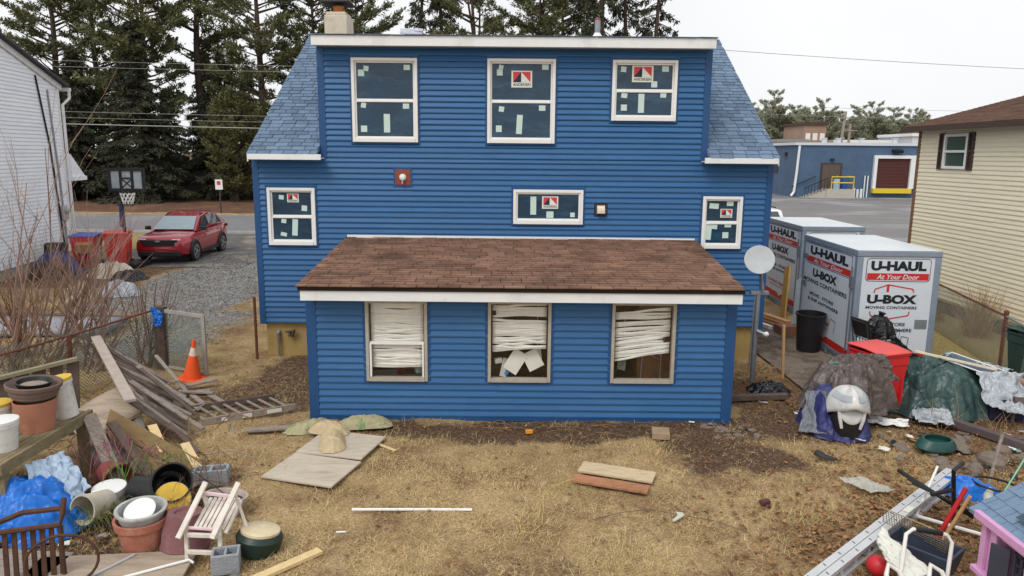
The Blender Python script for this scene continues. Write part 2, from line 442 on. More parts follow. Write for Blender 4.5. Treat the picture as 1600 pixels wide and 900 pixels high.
def off_house(x, y):
    return ~(((x > -3.05) & (x < 3.35) & (y > 10.38)) | ((x > -4.9) & (x < 4.9) & (y > 13.75)))
def yard(rs, n):
    y = 5.0 + 11.5 * rs.uniform(0, 1, n) ** 1.5; x = rs.uniform(-1, 1, n) * (y * .72 + .8)
    x = np.clip(x, -8.6, 8.0)
    d_, g_, l_, gr = masks(x, y)
    clump = .5 + .6 * wav(x, y, 2.2) + .45 * wav(x, y, 7) + .3 * wav(x, y, 15)
    keep = off_house(x, y) & (rs.uniform(0, 1, n) > np.maximum.reduce([d_ * .93, g_ * .9, l_ * .8])) & (rs.uniform(0, 1, n) < np.clip(clump, .08, 1))
    return x[keep], y[keep]
GRASS = mat('dead_grass_blades', srgb(198, 173, 128), .9, var=.12, island=.38, spec=.1, col2=srgb(158, 138, 96), c2pos=(.5, .65), c2scale=.7)
scatter('dead_grass', 520000, yard, 11, 'blade', GRASS, ('matted straw coloured dead grass covering the back yard', 'grass'), .03, .10, .003, .2)
def tufts(rs, n):
    cx = rs.uniform(-8, 6.5, 150); cy = rs.uniform(5.6, 13.2, 150)
    k = rs.randint(0, 150, n); x = cx[k] + rs.normal(0, .13, n); y = cy[k] + rs.normal(0, .11, n)
    d_, g_, l_, gr = masks(x, y); keep = off_house(x, y) & (rs.uniform(0, 1, n) > d_ * .8) & (l_ < .7)
    return x[keep], y[keep]
scatter('grass_tufts', 14000, tufts, 12, 'blade', mat('tuft_blades', srgb(188, 168, 120), .9, var=.12, island=.35, spec=.1), ('longer tufts of pale dry grass standing in the yard', 'grass'), .07, .17, .003, .45)
def leaves(rs, n):
    x = np.concatenate([rs.normal(3.7, .75, n // 3), rs.normal(4.9, .8, n // 3), rs.uniform(4.0, 8.2, n // 3)]); y = np.concatenate([rs.normal(6.9, .65, n // 3), rs.normal(7.7, .8, n // 3), rs.uniform(8.3, 13.6, n // 3)])
    keep = off_house(x, y) & (y > 5); return x[keep], y[keep]
LEAF = mat('fallen_leaves', srgb(140, 104, 72), .85, var=.2, island=.5, spec=.15)
scatter('fallen_leaves', 3600, leaves, 13, 'leaf', LEAF, ('brown fallen leaves drifted over the right of the yard', 'leaves'), .03, .085)
def leaves2(rs, n):
    x = np.concatenate([rs.uniform(-6, 4, n // 2), rs.normal(-6, 2.2, n // 2)]); y = np.concatenate([rs.uniform(5.5, 10.3, n // 2), rs.normal(9, 2, n // 2)]); x[:900] = rs.uniform(-5.3, -3.3, 900); y[:900] = rs.uniform(6.8, 8.8, 900)
    keep = off_house(x, y) & (y > 5); return x[keep], y[keep]
scatter('stray_leaves', 2600, leaves2, 14, 'leaf', LEAF, ('stray dry leaves and chips scattered over the lawn', 'leaves'), .025, .07)
def pebbles(rs, n):
    x = rs.uniform(-11.5, -4.9, n); y = rs.uniform(13.5, 28, n); d_, g_, l_, gr = masks(x, y); keep = (rs.uniform(0, 1, n) < g_) & off_house(x, y); return x[keep], y[keep]
scatter('gravel', 16000, pebbles, 15, 'leaf', mat('gravel_stones', srgb(136, 135, 134), .9, var=.1, island=.45), ('loose grey gravel on the drive beside the blue house', 'gravel'), .03, .08)
# ------------------------------------------------------------ shared building pieces
def siding(parent, x0, x1, z0, z1, M, m, holes=(), exp=.1016, out=.027, world=True, name='siding_board'):
    """one mesh object per course and run; local x along the wall, -y outwards, z up"""
    z = z0
    while z < z1 - .01:
        zt = min(z + exp, z1)
        cuts = sorted({x0, x1, *[min(max(h[0], x0), x1) for h in holes if h[2] < zt and h[3] > z], *[min(max(h[1], x0), x1) for h in holes if h[2] < zt and h[3] > z]})
        runs = []
        for a, c in zip(cuts[:-1], cuts[1:]):
            if c - a < .01: continue
            mid = (a + c) / 2; iv = [(z, zt)]
            for h in holes:
                if h[0] <= mid <= h[1]:
                    nv = []
                    for lo, hi in iv:
                        if h[2] > lo: nv.append((lo, min(hi, h[2])))
                        if h[3] < hi: nv.append((max(lo, h[3]), hi))
                    iv = [q for q in nv if q[1] - q[0] > .008]
            for lo, hi in iv:
                if runs and abs(runs[-1][1] - a) < 1e-6 and runs[-1][2:] == (lo, hi): runs[-1] = (runs[-1][0], c, lo, hi)
                else: runs.append((a, c, lo, hi))
        cutr = []
        for a, c, lo, hi in runs:       # panels come in 3.66 m lengths: staggered butt joints
            x = a
            while c - x > 4.2 and exp < .11: e = x + rnd.uniform(2.2, 3.66); cutr.append((x, e - .0015, lo, hi)); x = e
            cutr.append((x, c, lo, hi))
        for a, c, lo, hi in cutr:
            j = rnd.uniform(-.003, .003)
            mb = MB()
            prof = [(-.001, hi), (-.003, hi - .002), (-out + j, lo + .02), (-out + .002 + j, lo + .001), (-.001, lo + .014)]
            mb.add([(a, y, q) for y, q in prof] + [(c, y, q) for y, q in prof],
                   [(0, 1, 2, 3, 4), (9, 8, 7, 6, 5)] + [(k, 5 + k, 5 + (k + 1) % 5, (k + 1) % 5) for k in range(5)], M)
            mb.build(name, m, parent, world=world)
        z = zt

def shingles(parent, P0, U, V, wu, wv_, m, exp=.145, tab=.3, seed=1, edges=None, th=.009, world=True, wander=0.0):
    """asphalt tabs on the slope P0 + u*U + v*V (u along the eave, v up the slope), joined into one part"""
    rr = random.Random(seed)
    P0, U, V = Vector(P0), Vector(U).normalized(), Vector(V).normalized(); Nn = U.cross(V).normalized()
    mb = MB(); rows = int(math.ceil(wv_ / exp))
    for r in range(rows):
        v0 = r * exp - .02; v1 = min(v0 + exp + .03, wv_)
        ua, ub = (edges(v0) if edges else (0, wu))
        u = ua - rr.uniform(0, tab)
        while u < ub:
            a, c = max(u, ua), min(u + tab - .013, ub)
            if c - a > .02:
                e = rr.uniform(-.012, .012) * wander; h = th * rr.uniform(.85, 1.5); lift = rr.uniform(0, .003)
                q = [P0 + U * a + V * (v0 + e) + Nn * (.002 + h + lift), P0 + U * c + V * (v0 + e) + Nn * (.002 + h + lift * .4), P0 + U * c + V * v1 + Nn * .004, P0 + U * a + V * v1 + Nn * .004,
                     P0 + U * a + V * (v0 + e) + Nn * .001, P0 + U * c + V * (v0 + e) + Nn * .001]
                mb.add(q, [(0, 1, 2, 3), (4, 5, 1, 0), (4, 0, 3), (5, 2, 1)])
            u += tab
    return mb.build('shingles', m, parent, world=world, kind='stuff')

def hull_part(name, pts, fs, m, parent, world=True, bevel=0):
    mb = MB(); mb.add(pts, fs); return mb.build(name, m, parent, world=world, bevel=bevel)
def xprism(mb, yz, x0, x1):
    n = len(yz)
    return mb.add([(x0, y, z) for y, z in yz] + [(x1, y, z) for y, z in yz], [tuple(range(n)), tuple(range(2 * n - 1, n - 1, -1))] + [(i, n + i, n + (i + 1) % n, (i + 1) % n) for i in range(n)])
def glass_mat(name, tint=(.9, .95, .95), refl=.09):
    m = bpy.data.materials.new(name); m.use_nodes = True; t = m.node_tree
    for n in list(t.nodes): t.nodes.remove(n)
    o = t.nodes.new('ShaderNodeOutputMaterial'); a = t.nodes.new('ShaderNodeBsdfTransparent'); g = t.nodes.new('ShaderNodeBsdfGlossy'); x = t.nodes.new('ShaderNodeMixShader')
    a.inputs[0].default_value = (*tint, 1); g.inputs['Roughness'].default_value = .03; x.inputs[0].default_value = refl
    t.links.new(a.outputs[0], x.inputs[1]); t.links.new(g.outputs[0], x.inputs[2]); t.links.new(x.outputs[0], o.inputs[0])
    return m
WHITE = mat('white_trim', (.78, .79, .79), .45, var=.04, scale=3, col2=(.62, .62, .6), c2pos=(.55, .8), c2scale=2.5)
VINYL = mat('white_vinyl', (.8, .8, .78), .4, var=.03)
BLUE = mat('blue_siding', srgb(43, 95, 145), .45, orand=.05, var=.07, scale=2.5, stretch=(1, 1, 6), bump=.05, bscale=150, col2=srgb(52, 103, 150), c2pos=(.5, .75), c2scale=.8)
BLUET = mat('blue_trim', srgb(33, 76, 124), .5, var=.05)
PANE = mat('dark_pane', srgb(30, 58, 80), .06, var=.3, scale=2.2, stretch=(1, 1, 3), spec=.5, col2=srgb(52, 88, 112), c2pos=(.5, .72), c2scale=1.5)  # opaque glass, dimness of the room behind put into its colour
STICK = mat('pale_sticker', srgb(196, 216, 208), .7, var=.05)
RED = mat('logo_red', srgb(206, 66, 74), .6, var=.05); NAVY = mat('logo_navy', srgb(30, 40, 66), .6, var=.05); SWHITE = mat('logo_white', srgb(222, 226, 216), .7, var=.03)
BROWNSH = mat('brown_shingle', srgb(142, 110, 93), .95, var=.22, scale=4, island=.2, bump=.6, bscale=260, col2=srgb(106, 82, 70), c2pos=(.46, .66), c2scale=1.3, spec=.15)
BLUESH = mat('blue_grey_shingle', srgb(113, 133, 156), .95, var=.14, scale=7, island=.2, bump=.6, bscale=260, spec=.15)
STUCCO = mat('tan_stucco', srgb(172, 146, 92), .95, var=.12, scale=4, bump=.5, bscale=70, col2=srgb(138, 118, 80), c2pos=(.5, .7), c2scale=1.2)
DARK = mat('dark_void', srgb(46, 40, 36), .95, var=.2)
METAL = mat('galvanised', srgb(150, 155, 160), .45, .7, var=.12)
BLACKP = mat('black_plastic', srgb(30, 30, 32), .45, var=.2)

# ------------------------------------------------------------ the blue house
HY, EY = 13.8, 10.44
house = thing('blue_house', 'blue clapboard house with white windows, shed dormer and brown roofed sunroom', 'house', (0, 18.1, 0))
WT = lambda y: Matrix.Translation((0, y, 0))
wins = {  # x0, x1, z0, z1, sash split (fraction up) or None
 'A': (-2.94, -1.745, 4.085, 5.575, .5), 'B': (-.48, .755, 4.085, 5.58, .5), 'C': (1.78, 2.955, 4.505, 5.575, .5),
 'D': (-4.57, -3.68, 2.17, 3.24, .5), 'E': (.01, 1.31, 2.605, 3.245, None), 'F': (3.54, 4.28, 2.175, 3.15, .5)}
J = .035
holes = [(a - J, b_ + J, c - J, d_ + J) for a, b_, c, d_, s in wins.values()]
holes += [(-2.2, -1.88, 3.29, 3.61), (1.52, 1.77, 2.76, 3.0)]
mb = MB(); mb.span((-4.78, 13.83, .67), (4.78, 13.95, 3.82)); wall = mb.build('rear_wall', BLUET, house, world=True)
siding(wall, -4.71, 4.70, .67, 3.80, WT(HY), BLUE, holes + [(-3.0, 3.27, 0, 2.33)])
mb = MB(); mb.span((-3.5, 13.83, 3.825), (3.52, 13.95, 5.9)); dw = mb.build('dormer_wall', BLUET, house, world=True)
siding(dw, -3.43, 3.45, 3.8, 5.77, WT(HY), BLUE, holes)
def corner_board(x0, x1, z0, z1, y, ret=.1):
    mb = MB(); mb.span((x0, y - .026, z0), (x1, y + ret, z1)); mb.build('corner_board', BLUET, house, world=True, bevel=.004)
corner_board(-4.83, -4.711, .64, 3.80, HY); corner_board(4.701, 4.82, .62, 3.80, HY)
corner_board(-3.56, -3.431, 3.79, 5.77, HY); corner_board(3.451, 3.575, 3.79, 5.77, HY)
corner_board(-2.985, -2.84, -.03, 1.90, EY); corner_board(3.11, 3.265, -.05, 1.90, EY)
mb = MB(); mb.span((-4.74, 13.87, -.2), (4.74, 14.05, .669)); mb.span((-4.74, 14.05, -.2), (-4.6, 22.3, .669)); mb.span((4.6, 14.05, -.2), (4.74, 22.3, .669)); mb.build('foundation', STUCCO, house, world=True)
for sx in (-1, 1):
    mb = MB(); xprism(mb, [(13.951, .67), (22.35, .67), (22.35, 3.9), (18.1, 6.5), (13.951, 3.95)], sx * 4.78, sx * 4.66)
    gw = mb.build('gable_wall', BLUET, house, world=True)
    siding(gw, 0, 8.4, .67, 3.8, Matrix.Translation((sx * 4.785, 13.95 if sx > 0 else 22.35, 0)) @ Matrix.Rotation(R(90 * sx), 4, 'Z'), BLUE)
    mb = MB(); xprism(mb, [(13.951, 3.98), (13.951, 5.84), (18.0, 6.48)], sx * 3.54, sx * 3.42); mb.build('dormer_cheek', BLUE, house, world=True)
mb = MB(); mb.span((-4.66, 22.2, .67), (4.66, 22.35, 3.9)); mb.build('front_wall', BLUE, house, world=True)
# main roof
SL = Vector((0, 4.58, 2.72)); SLn = SL.length
mb = MB(); xprism(mb, [(13.52, 3.86), (18.1, 6.58), (22.68, 3.86), (22.68, 3.76), (18.1, 6.46), (13.52, 3.78)], -4.8, -3.56)
xprism(mb, [(13.52, 3.86), (18.1, 6.58), (22.68, 3.86), (22.68, 3.76), (18.1, 6.46), (13.52, 3.78)], 3.56, 4.8)
xprism(mb, [(17.9, 6.5), (18.1, 6.58), (22.68, 3.86), (22.68, 3.76), (18.1, 6.46)], -3.559, 3.559)
roof = mb.build('main_roof', BLUESH, house, world=True)
shingles(roof, (-4.82, 13.5, 3.855), (1, 0, 0), SL, 1.27, SLn, BLUESH, seed=3, exp=.14, tab=.24, th=.013, wander=1)
shingles(roof, (3.57, 13.5, 3.855), (1, 0, 0), SL, 1.25, SLn, BLUESH, seed=4, exp=.14, tab=.24, th=.013, wander=1)
mb = MB()
for k in range(33): mb.box((-4.67 + k * .29, 18.1, 6.6), (.3, .26, .02), rx=0, ry=rnd.uniform(-1, 1), rz=0)
mb.build('ridge_cap', BLUESH, house, world=True)
mb = MB(); xprism(mb, [(13.48, 5.925), (18.1, 6.575), (18.1, 6.5), (13.48, 5.85)], -3.57, 3.56); dr = mb.build('dormer_roof', mat('dark_roof_edge', srgb(92, 92, 96), .9), house, world=True)
shingles(dr, (-3.58, 13.46, 5.924), (1, 0, 0), (0, 4.62, .65), 7.15, 4.6, BLUESH, seed=5, exp=.3, tab=.6, th=.008)
for x0, x1, z0, z1 in ((-4.8, -3.47, 3.775, 3.845), (3.46, 4.79, 3.775, 3.845), (-3.57, 3.55, 5.765, 5.905)):
    mb = MB(); mb.span((x0, 13.47, z0 - .02), (x1, 13.497, z1 + .01)); f = mb.build('fascia', WHITE, house, world=True, bevel=.004)
    mb = MB(); mb.span((x0 + .01, 13.498, z0), (x1 - .01, 13.80, z0 + .02)); mb.build('soffit', WHITE, f, world=False)
for sx in (-1, 1):
    mb = MB(); xprism(mb, [(13.53, 3.85), (18.1, 6.56), (22.6, 3.85), (22.6, 3.72), (18.1, 6.43), (13.53, 3.72)], sx * 4.801, sx * 4.825); mb.build('rake_board', WHITE, house, world=True)
mb = MB(); mb.span((-4.34, 17.6, 6.2), (-3.82, 18.3, 6.98)); mb.span((-4.31, 17.63, 6.98), (-3.85, 18.27, 7.05)); ch = mb.build('chimney', mat('chimney_render', srgb(206, 196, 176), .95, var=.1, scale=5, bump=.4, bscale=50, col2=srgb(176, 164, 146), c2scale=3), house, world=True, bevel=.02)
mb = MB(); mb.lathe([(.13, 0), (.13, .16), (.105, .16), (.1, .02)], 20, Matrix.Translation((-4.07, 17.95, 7.05))); mb.build('flue_pot', mat('clay_orange', srgb(210, 132, 74), .8, var=.2), ch)
mb = MB()
for dx in (-.16, -.05, .06, .17): mb.tube([(-4.07 + dx * .7, 17.85, 7.12), (-4.07 + dx * 1.3, 17.85, 7.28)], .01, 5)
mb.add([(-4.4, 17.55, 7.26), (-3.74, 17.55, 7.26), (-3.74, 18.35, 7.26), (-4.4, 18.35, 7.26), (-4.3, 17.7, 7.38), (-3.84, 17.7, 7.38), (-3.84, 18.2, 7.38), (-4.3, 18.2, 7.38)], [(0, 3, 2, 1), (4, 5, 6, 7), (0, 1, 5, 4), (1, 2, 6, 5), (2, 3, 7, 6), (3, 0, 4, 7)])
mb.build('chimney_cap', mat('sooty_metal', srgb(52, 52, 56), .6, .5), ch)
mb = MB(); mb.tube([(1.92, 17.8, 6.45), (1.92, 17.8, 6.93)], .065, 14); vp = mb.build('vent_pipe', METAL, house, world=True, smooth=True)
mb = MB(); mb.lathe([(.14, 0), (.075, .09), (.07, .11)], 16, Matrix.Translation((1.92, 17.8, 6.55))); mb.build('pipe_boot', WHITE, vp)
mb = MB(); mb.tube([(1.92, 17.8, 6.931), (1.92, 17.8, 6.98)], .062, 14); mb.build('pipe_rim', mat('rust_red', srgb(160, 88, 62), .8), vp)

def logo(u, v, w, h, y, parent):
    mb = MB(); M = Matrix.Translation((u, y, v)) @ Matrix.Rotation(R(90), 4, 'X')
    w2, h2 = w / 2, h / 2; a = h * .62
    mb.cur = 0; mb.prism([(-w2, -h2), (w2, -h2), (w2, h2), (-w2, h2)], .002, M)
    T = M @ Matrix.Translation((0, 0, .004)); s = w * .42; yt = h2 * .86; yb = yt - a
    mb.cur = 1; mb.flat([(-s, yb), (s, yb), (s, yt), (-s, yt)], T)
    T = M @ Matrix.Translation((0, 0, .006))
    mb.cur = 2; mb.flat([(-s, yb), (-.03 * w, yb), (-.03 * w, yt)], T)
    mb.cur = 0; mb.flat([(-.03 * w, yb), (s, yb), (-.03 * w, yt)], T)
    mb.cur = 2; mb.text('ANDERSEN', M @ Matrix.Translation((0, -h2 * .66, .005)), width=w * .84, height=h * .17, bold=.01)
    mb.build('logo_sticker', [SWHITE, RED, NAVY], parent)
pxb = {'A': (549, 91, 654, 222), 'B': (762, 92, 867, 224), 'C': (957, 94, 1055, 189), 'D': (418, 293, 496, 383), 'E': (802, 296, 910, 350), 'F': (1097, 307, 1157, 388)}
stk = {'A': [(572, 107, 8, 8, 8), (564, 114, 10, 10, 0), (637, 105, 10, 8, 0), (567, 164, 8, 8, 10), (635, 165, 10, 8, 0), (567, 201, 10, 10, 0), (604, 192, 10, 29, 0)],
 'B': [(783, 105, 7, 7, 12), (781, 113, 9, 9, 0), (851, 104, 10, 8, 0), (784, 170, 8, 8, 8), (847, 168, 10, 8, 0), (780, 201, 9, 10, 0), (812, 194, 9, 29, 3)],
 'C': [(974, 108, 8, 8, 5), (1037, 107, 10, 8, 0), (1021, 131, 9, 9, 0), (976, 149, 9, 7, 6), (1035, 148, 9, 7, 0), (976, 168, 9, 9, 0), (1002, 161, 9, 28, 0)],
 'D': [(440, 308, 8, 7, 5), (477, 325, 9, 9, 4), (443, 345, 8, 7, 8), (461, 355, 9, 27, 4), (442, 366, 10, 6, 12)],
 'E': [(833, 321, 9, 28, 0), (859, 335, 11, 10, 0), (894, 335, 7, 7, 0)],
 'F': [(1115, 322, 14, 8, 4), (1139, 318, 10, 7, 0), (1108, 361, 9, 26, 3), (1117, 354, 8, 7, 6), (1137, 351, 10, 7, 0), (1134, 367, 9, 9, 0)]}
lg = {'B': (815, 123, 32, 25), 'C': (1003, 115, 32, 24), 'D': (459, 309, 19, 14), 'E': (859, 316, 25, 19), 'F': (1134, 333, 18, 13)}
wl = {'A': 'large double hung window with no logo sticker', 'B': 'large double hung window with red and blue logo sticker', 'C': 'short double hung upstairs window', 'D': 'double hung window left of the sunroom', 'E': 'wide fixed window above the sunroom roof', 'F': 'narrow double hung window by the satellite dish'}
for k, (x0, x1, z0, z1, sp) in wins.items():
    w = .055; yf = HY - .06
    mb = MB()
    mb.span((x0, yf, z0), (x0 + w, HY, z1)); mb.span((x1 - w, yf, z0), (x1, HY, z1)); mb.span((x0 + w, yf, z1 - w), (x1 - w, HY, z1)); mb.span((x0 + w, yf - .012, z0), (x1 - w, HY, z0 + w + .02))
    win = mb.build('window', VINYL, house, world=True, bevel=.006); win['label'] = wl[k]
    mb = MB()
    for a, c in (((x0 - J, z0 - J), (x0, z1 + J)), ((x1, z0 - J), (x1 + J, z1 + J)), ((x0, z1), (x1, z1 + J)), ((x0, z0 - J), (x1, z0))): mb.span((a[0], HY - .03, a[1]), (c[0], HY + .001, c[1]))
    mb.build('casing', BLUET, win)
    zs = [(z0 + w + .02, z1 - w)] if sp is None else [(z0 + w + .02, z0 + (z1 - z0) * sp), (z0 + (z1 - z0) * sp, z1 - w)]
    for q, (a, c) in enumerate(zs):
        ys = HY - (.035 if q == 0 else .012); r = .03
        mb = MB(); xa, xb = x0 + w, x1 - w
        mb.span((xa, ys, a), (xa + r, ys + .03, c)); mb.span((xb - r, ys, a), (xb, ys + .03, c)); mb.span((xa + r, ys, a), (xb - r, ys + .03, a + r)); mb.span((xa + r, ys - (.012 if q else 0), c - r), (xb - r, ys + .03, c))
        mb.build('sash', VINYL, win, bevel=.004)
        mb = MB(); mb.span((xa + r, ys + .018, a + r), (xb - r, ys + .022, c - r)); mb.build('pane', PANE, win)
    bx = pxb[k]
    def uv(px, py): return x0 + (x1 - x0) * (px - bx[0]) / (bx[2] - bx[0]), z1 - (z1 - z0) * (py - bx[1]) / (bx[3] - bx[1])
    kx = (x1 - x0) / (bx[2] - bx[0])
    for (px, py, sw, sh, ro) in stk[k]:
        u, v = uv(px, py); up = sp is not None and v > z0 + (z1 - z0) * sp
        ys = HY + (.004 if up else -.019)
        mb = MB(); mb.box((u, ys, v), (sw * kx, .002, sh * kx), ry=ro); mb.build('sticker', STICK, win)
    if k in lg:
        px, py, sw, sh = lg[k]; u, v = uv(px, py); up = sp is not None and v > z0 + (z1 - z0) * sp
        logo(u, v, sw * kx, sh * kx, HY + (.003 if up else -.02), win)
# wall light and dryer vent
mb = MB(); mb.span((-2.18, HY - .03, 3.31), (-1.9, HY + .01, 3.59)); pl = mb.build('light_mount', mat('brown_board', srgb(138, 72, 58), .8, var=.25, scale=12), house, world=True, bevel=.006)
mb = MB(); mb.lathe([(.065, 0), (.065, .02), (.045, .05), (0.0, .06)], 18, Matrix.Translation((-2.04, HY - .031, 3.45)) @ Matrix.Rotation(R(90), 4, 'X')); mb.build('round_lamp', VINYL, pl, smooth=True)
mb = MB(); mb.tube([(-2.04, HY - .07, 3.4), (-2.04, HY - .09, 3.33)], .018, 8); mb.build('bulb_socket', METAL, pl)
mb = MB()
for a, c in (((-2.215, 3.275), (-1.865, 3.31)), ((-2.215, 3.59), (-1.865, 3.625)), ((-2.215, 3.31), (-2.18, 3.59)), ((-1.9, 3.31), (-1.865, 3.59))): mb.span((a[0], HY - .022, a[1]), (c[0], HY + .01, c[1]))
mb.build('mount_trim', BLUET, pl)
mb = MB(); mb.span((1.53, HY - .028, 2.77), (1.76, HY + .01, 2.99)); dv = mb.build('dryer_vent', mat('dark_brown_plate', srgb(66, 50, 48), .7), house, world=True, bevel=.006)
mb = MB(); mb.add([(1.57, HY - .03, 2.81), (1.72, HY - .03, 2.81), (1.72, HY - .03, 2.96), (1.57, HY - .03, 2.96), (1.575, HY - .12, 2.82), (1.715, HY - .12, 2.82), (1.71, HY - .06, 2.95), (1.58, HY - .06, 2.95)], [(4, 5, 6, 7), (0, 1, 5, 4), (1, 2, 6, 5), (2, 3, 7, 6), (3, 0, 4, 7), (0, 3, 2, 1)])
for k in range(3): mb.span((1.575, HY - .125, 2.83 + k * .035), (1.715, HY - .118, 2.84 + k * .035))
mb.build('vent_hood', mat('cream_plastic', srgb(226, 214, 196), .5, var=.05), dv)
mb = MB(); mb.tube([(-4.5, 13.8, -.05), (-4.5, 13.8, .34)], .022, 8); mb.tube([(-4.5, 13.8, .3), (-4.5, 13.8, .46), (-4.5, 13.84, .5)], .035, 8); mb.build('conduit', METAL, house, world=True)
mb = MB(); mb.tube([(-4.28, 13.87, .46), (-4.28, 13.78, .45), (-4.28, 13.76, .4)], .025, 8); mb.tube([(-4.36, 13.8, .48), (-4.2, 13.79, .5)], .018, 6); mb.tube([(-4.24, 13.8, .4), (-4.18, 13.78, .52)], .03, 6); mb.build('hose_tap', mat('old_brass', srgb(92, 82, 66), .6, .4), house, world=True)

# sunroom
ew = [(-2.105, -1.245), (-.325, .555), (1.475, 2.365)]; EZ0, EZ1 = .62, 1.775
eh = [(a - .02, b_ + .02, EZ0 - .03, EZ1 + .015) for a, b_ in ew]
mb = MB(); xs_ = [-2.9] + [v for a in ew for v in a] + [3.2]
for i in range(0, 8, 2): mb.span((xs_[i], EY + .001, .02), (xs_[i + 1], EY + .1, 1.95))
for a, c in ew: mb.span((a, EY + .002, .02), (c, EY + .1, EZ0)); mb.span((a, EY + .002, EZ1), (c, EY + .1, 1.95))
INW = mat('sunroom_inside', srgb(104, 92, 80), .9, var=.2)
xw = mb.build('sunroom_wall', BLUET, house, world=True)
siding(xw, -2.839, 3.109, .045, 1.86, WT(EY), BLUE, eh)
mb = MB(); mb.span((-2.86, EY - .018, -.02), (3.12, EY + .02, .042)); mb.build('skirt_board', BLUET, house, world=True)
for sx in (-1, 1):
    xx = -2.9 if sx < 0 else 3.2
    mb = MB(); xprism(mb, [(EY + .1, .02), (13.8, .02), (13.8, 2.26), (EY + .1, 2.0)], xx, xx - sx * .1); sw_ = mb.build('sunroom_side_wall', BLUET, house, world=True)
    siding(sw_, 0, 3.25, .045, 2.0, Matrix.Translation((xx + sx * .002, EY + .1 if sx > 0 else 13.79, 0)) @ Matrix.Rotation(R(90 * sx), 4, 'Z'), BLUE)
mb = MB(); mb.span((-2.8, EY + .1, .04), (3.1, 13.78, .1)); mb.build('sunroom_floor', DARK, house, world=True)
mb = MB(); mb.span((-2.8, 12.3, .1), (3.1, 12.4, 2.1)); mb.build('sunroom_partition', mat('shabby_panelling', srgb(74, 58, 46), .9, var=.3, scale=3), house, world=True)
RT = [(-3.12, 13.785, 2.325), (3.45, 13.785, 2.315), (3.26, 10.1, 2.06), (-3.0, 10.1, 2.06)]
mb = MB(); mb.add(RT + [(p[0], p[1], p[2] - .07) for p in RT], [(0, 3, 2, 1), (4, 5, 6, 7), (0, 1, 5, 4), (1, 2, 6, 5), (2, 3, 7, 6), (3, 0, 4, 7)])
sr = mb.build('sunroom_roof', mat('roof_felt', srgb(46, 36, 32), .95), house, world=True)
shingles(sr, (-3.01, 10.08, 2.058), (1, 0, 0), (0, 3.685, .262), 6.4, 3.7, BROWNSH, exp=.142, tab=.305, seed=9, edges=lambda v: (-.005 - .03 * v, 6.27 + .05 * v), wander=.8, th=.012)
mb = MB(); mb.beam((-3.1, 13.765, 2.35), (3.42, 13.765, 2.335), .03, .05); mb.build('roof_flashing', WHITE, house, world=True)
mb = MB(); mb.span((-2.97, 10.12, 1.845), (3.235, 10.15, 2.005)); f = mb.build('fascia', WHITE, house, world=True, bevel=.004)
mb = MB(); mb.span((-2.95, 10.151, 1.87), (3.21, 10.42, 1.89)); mb.build('soffit', WHITE, f)
ALU = mat('aged_aluminium', srgb(176, 168, 154), .55, .15, var=.12, scale=14); SLAT = mat('blind_slat', srgb(238, 236, 228), .55, var=.06, island=.06)
CLEAR = glass_mat('window_glass', (1, 1, 1), .04)
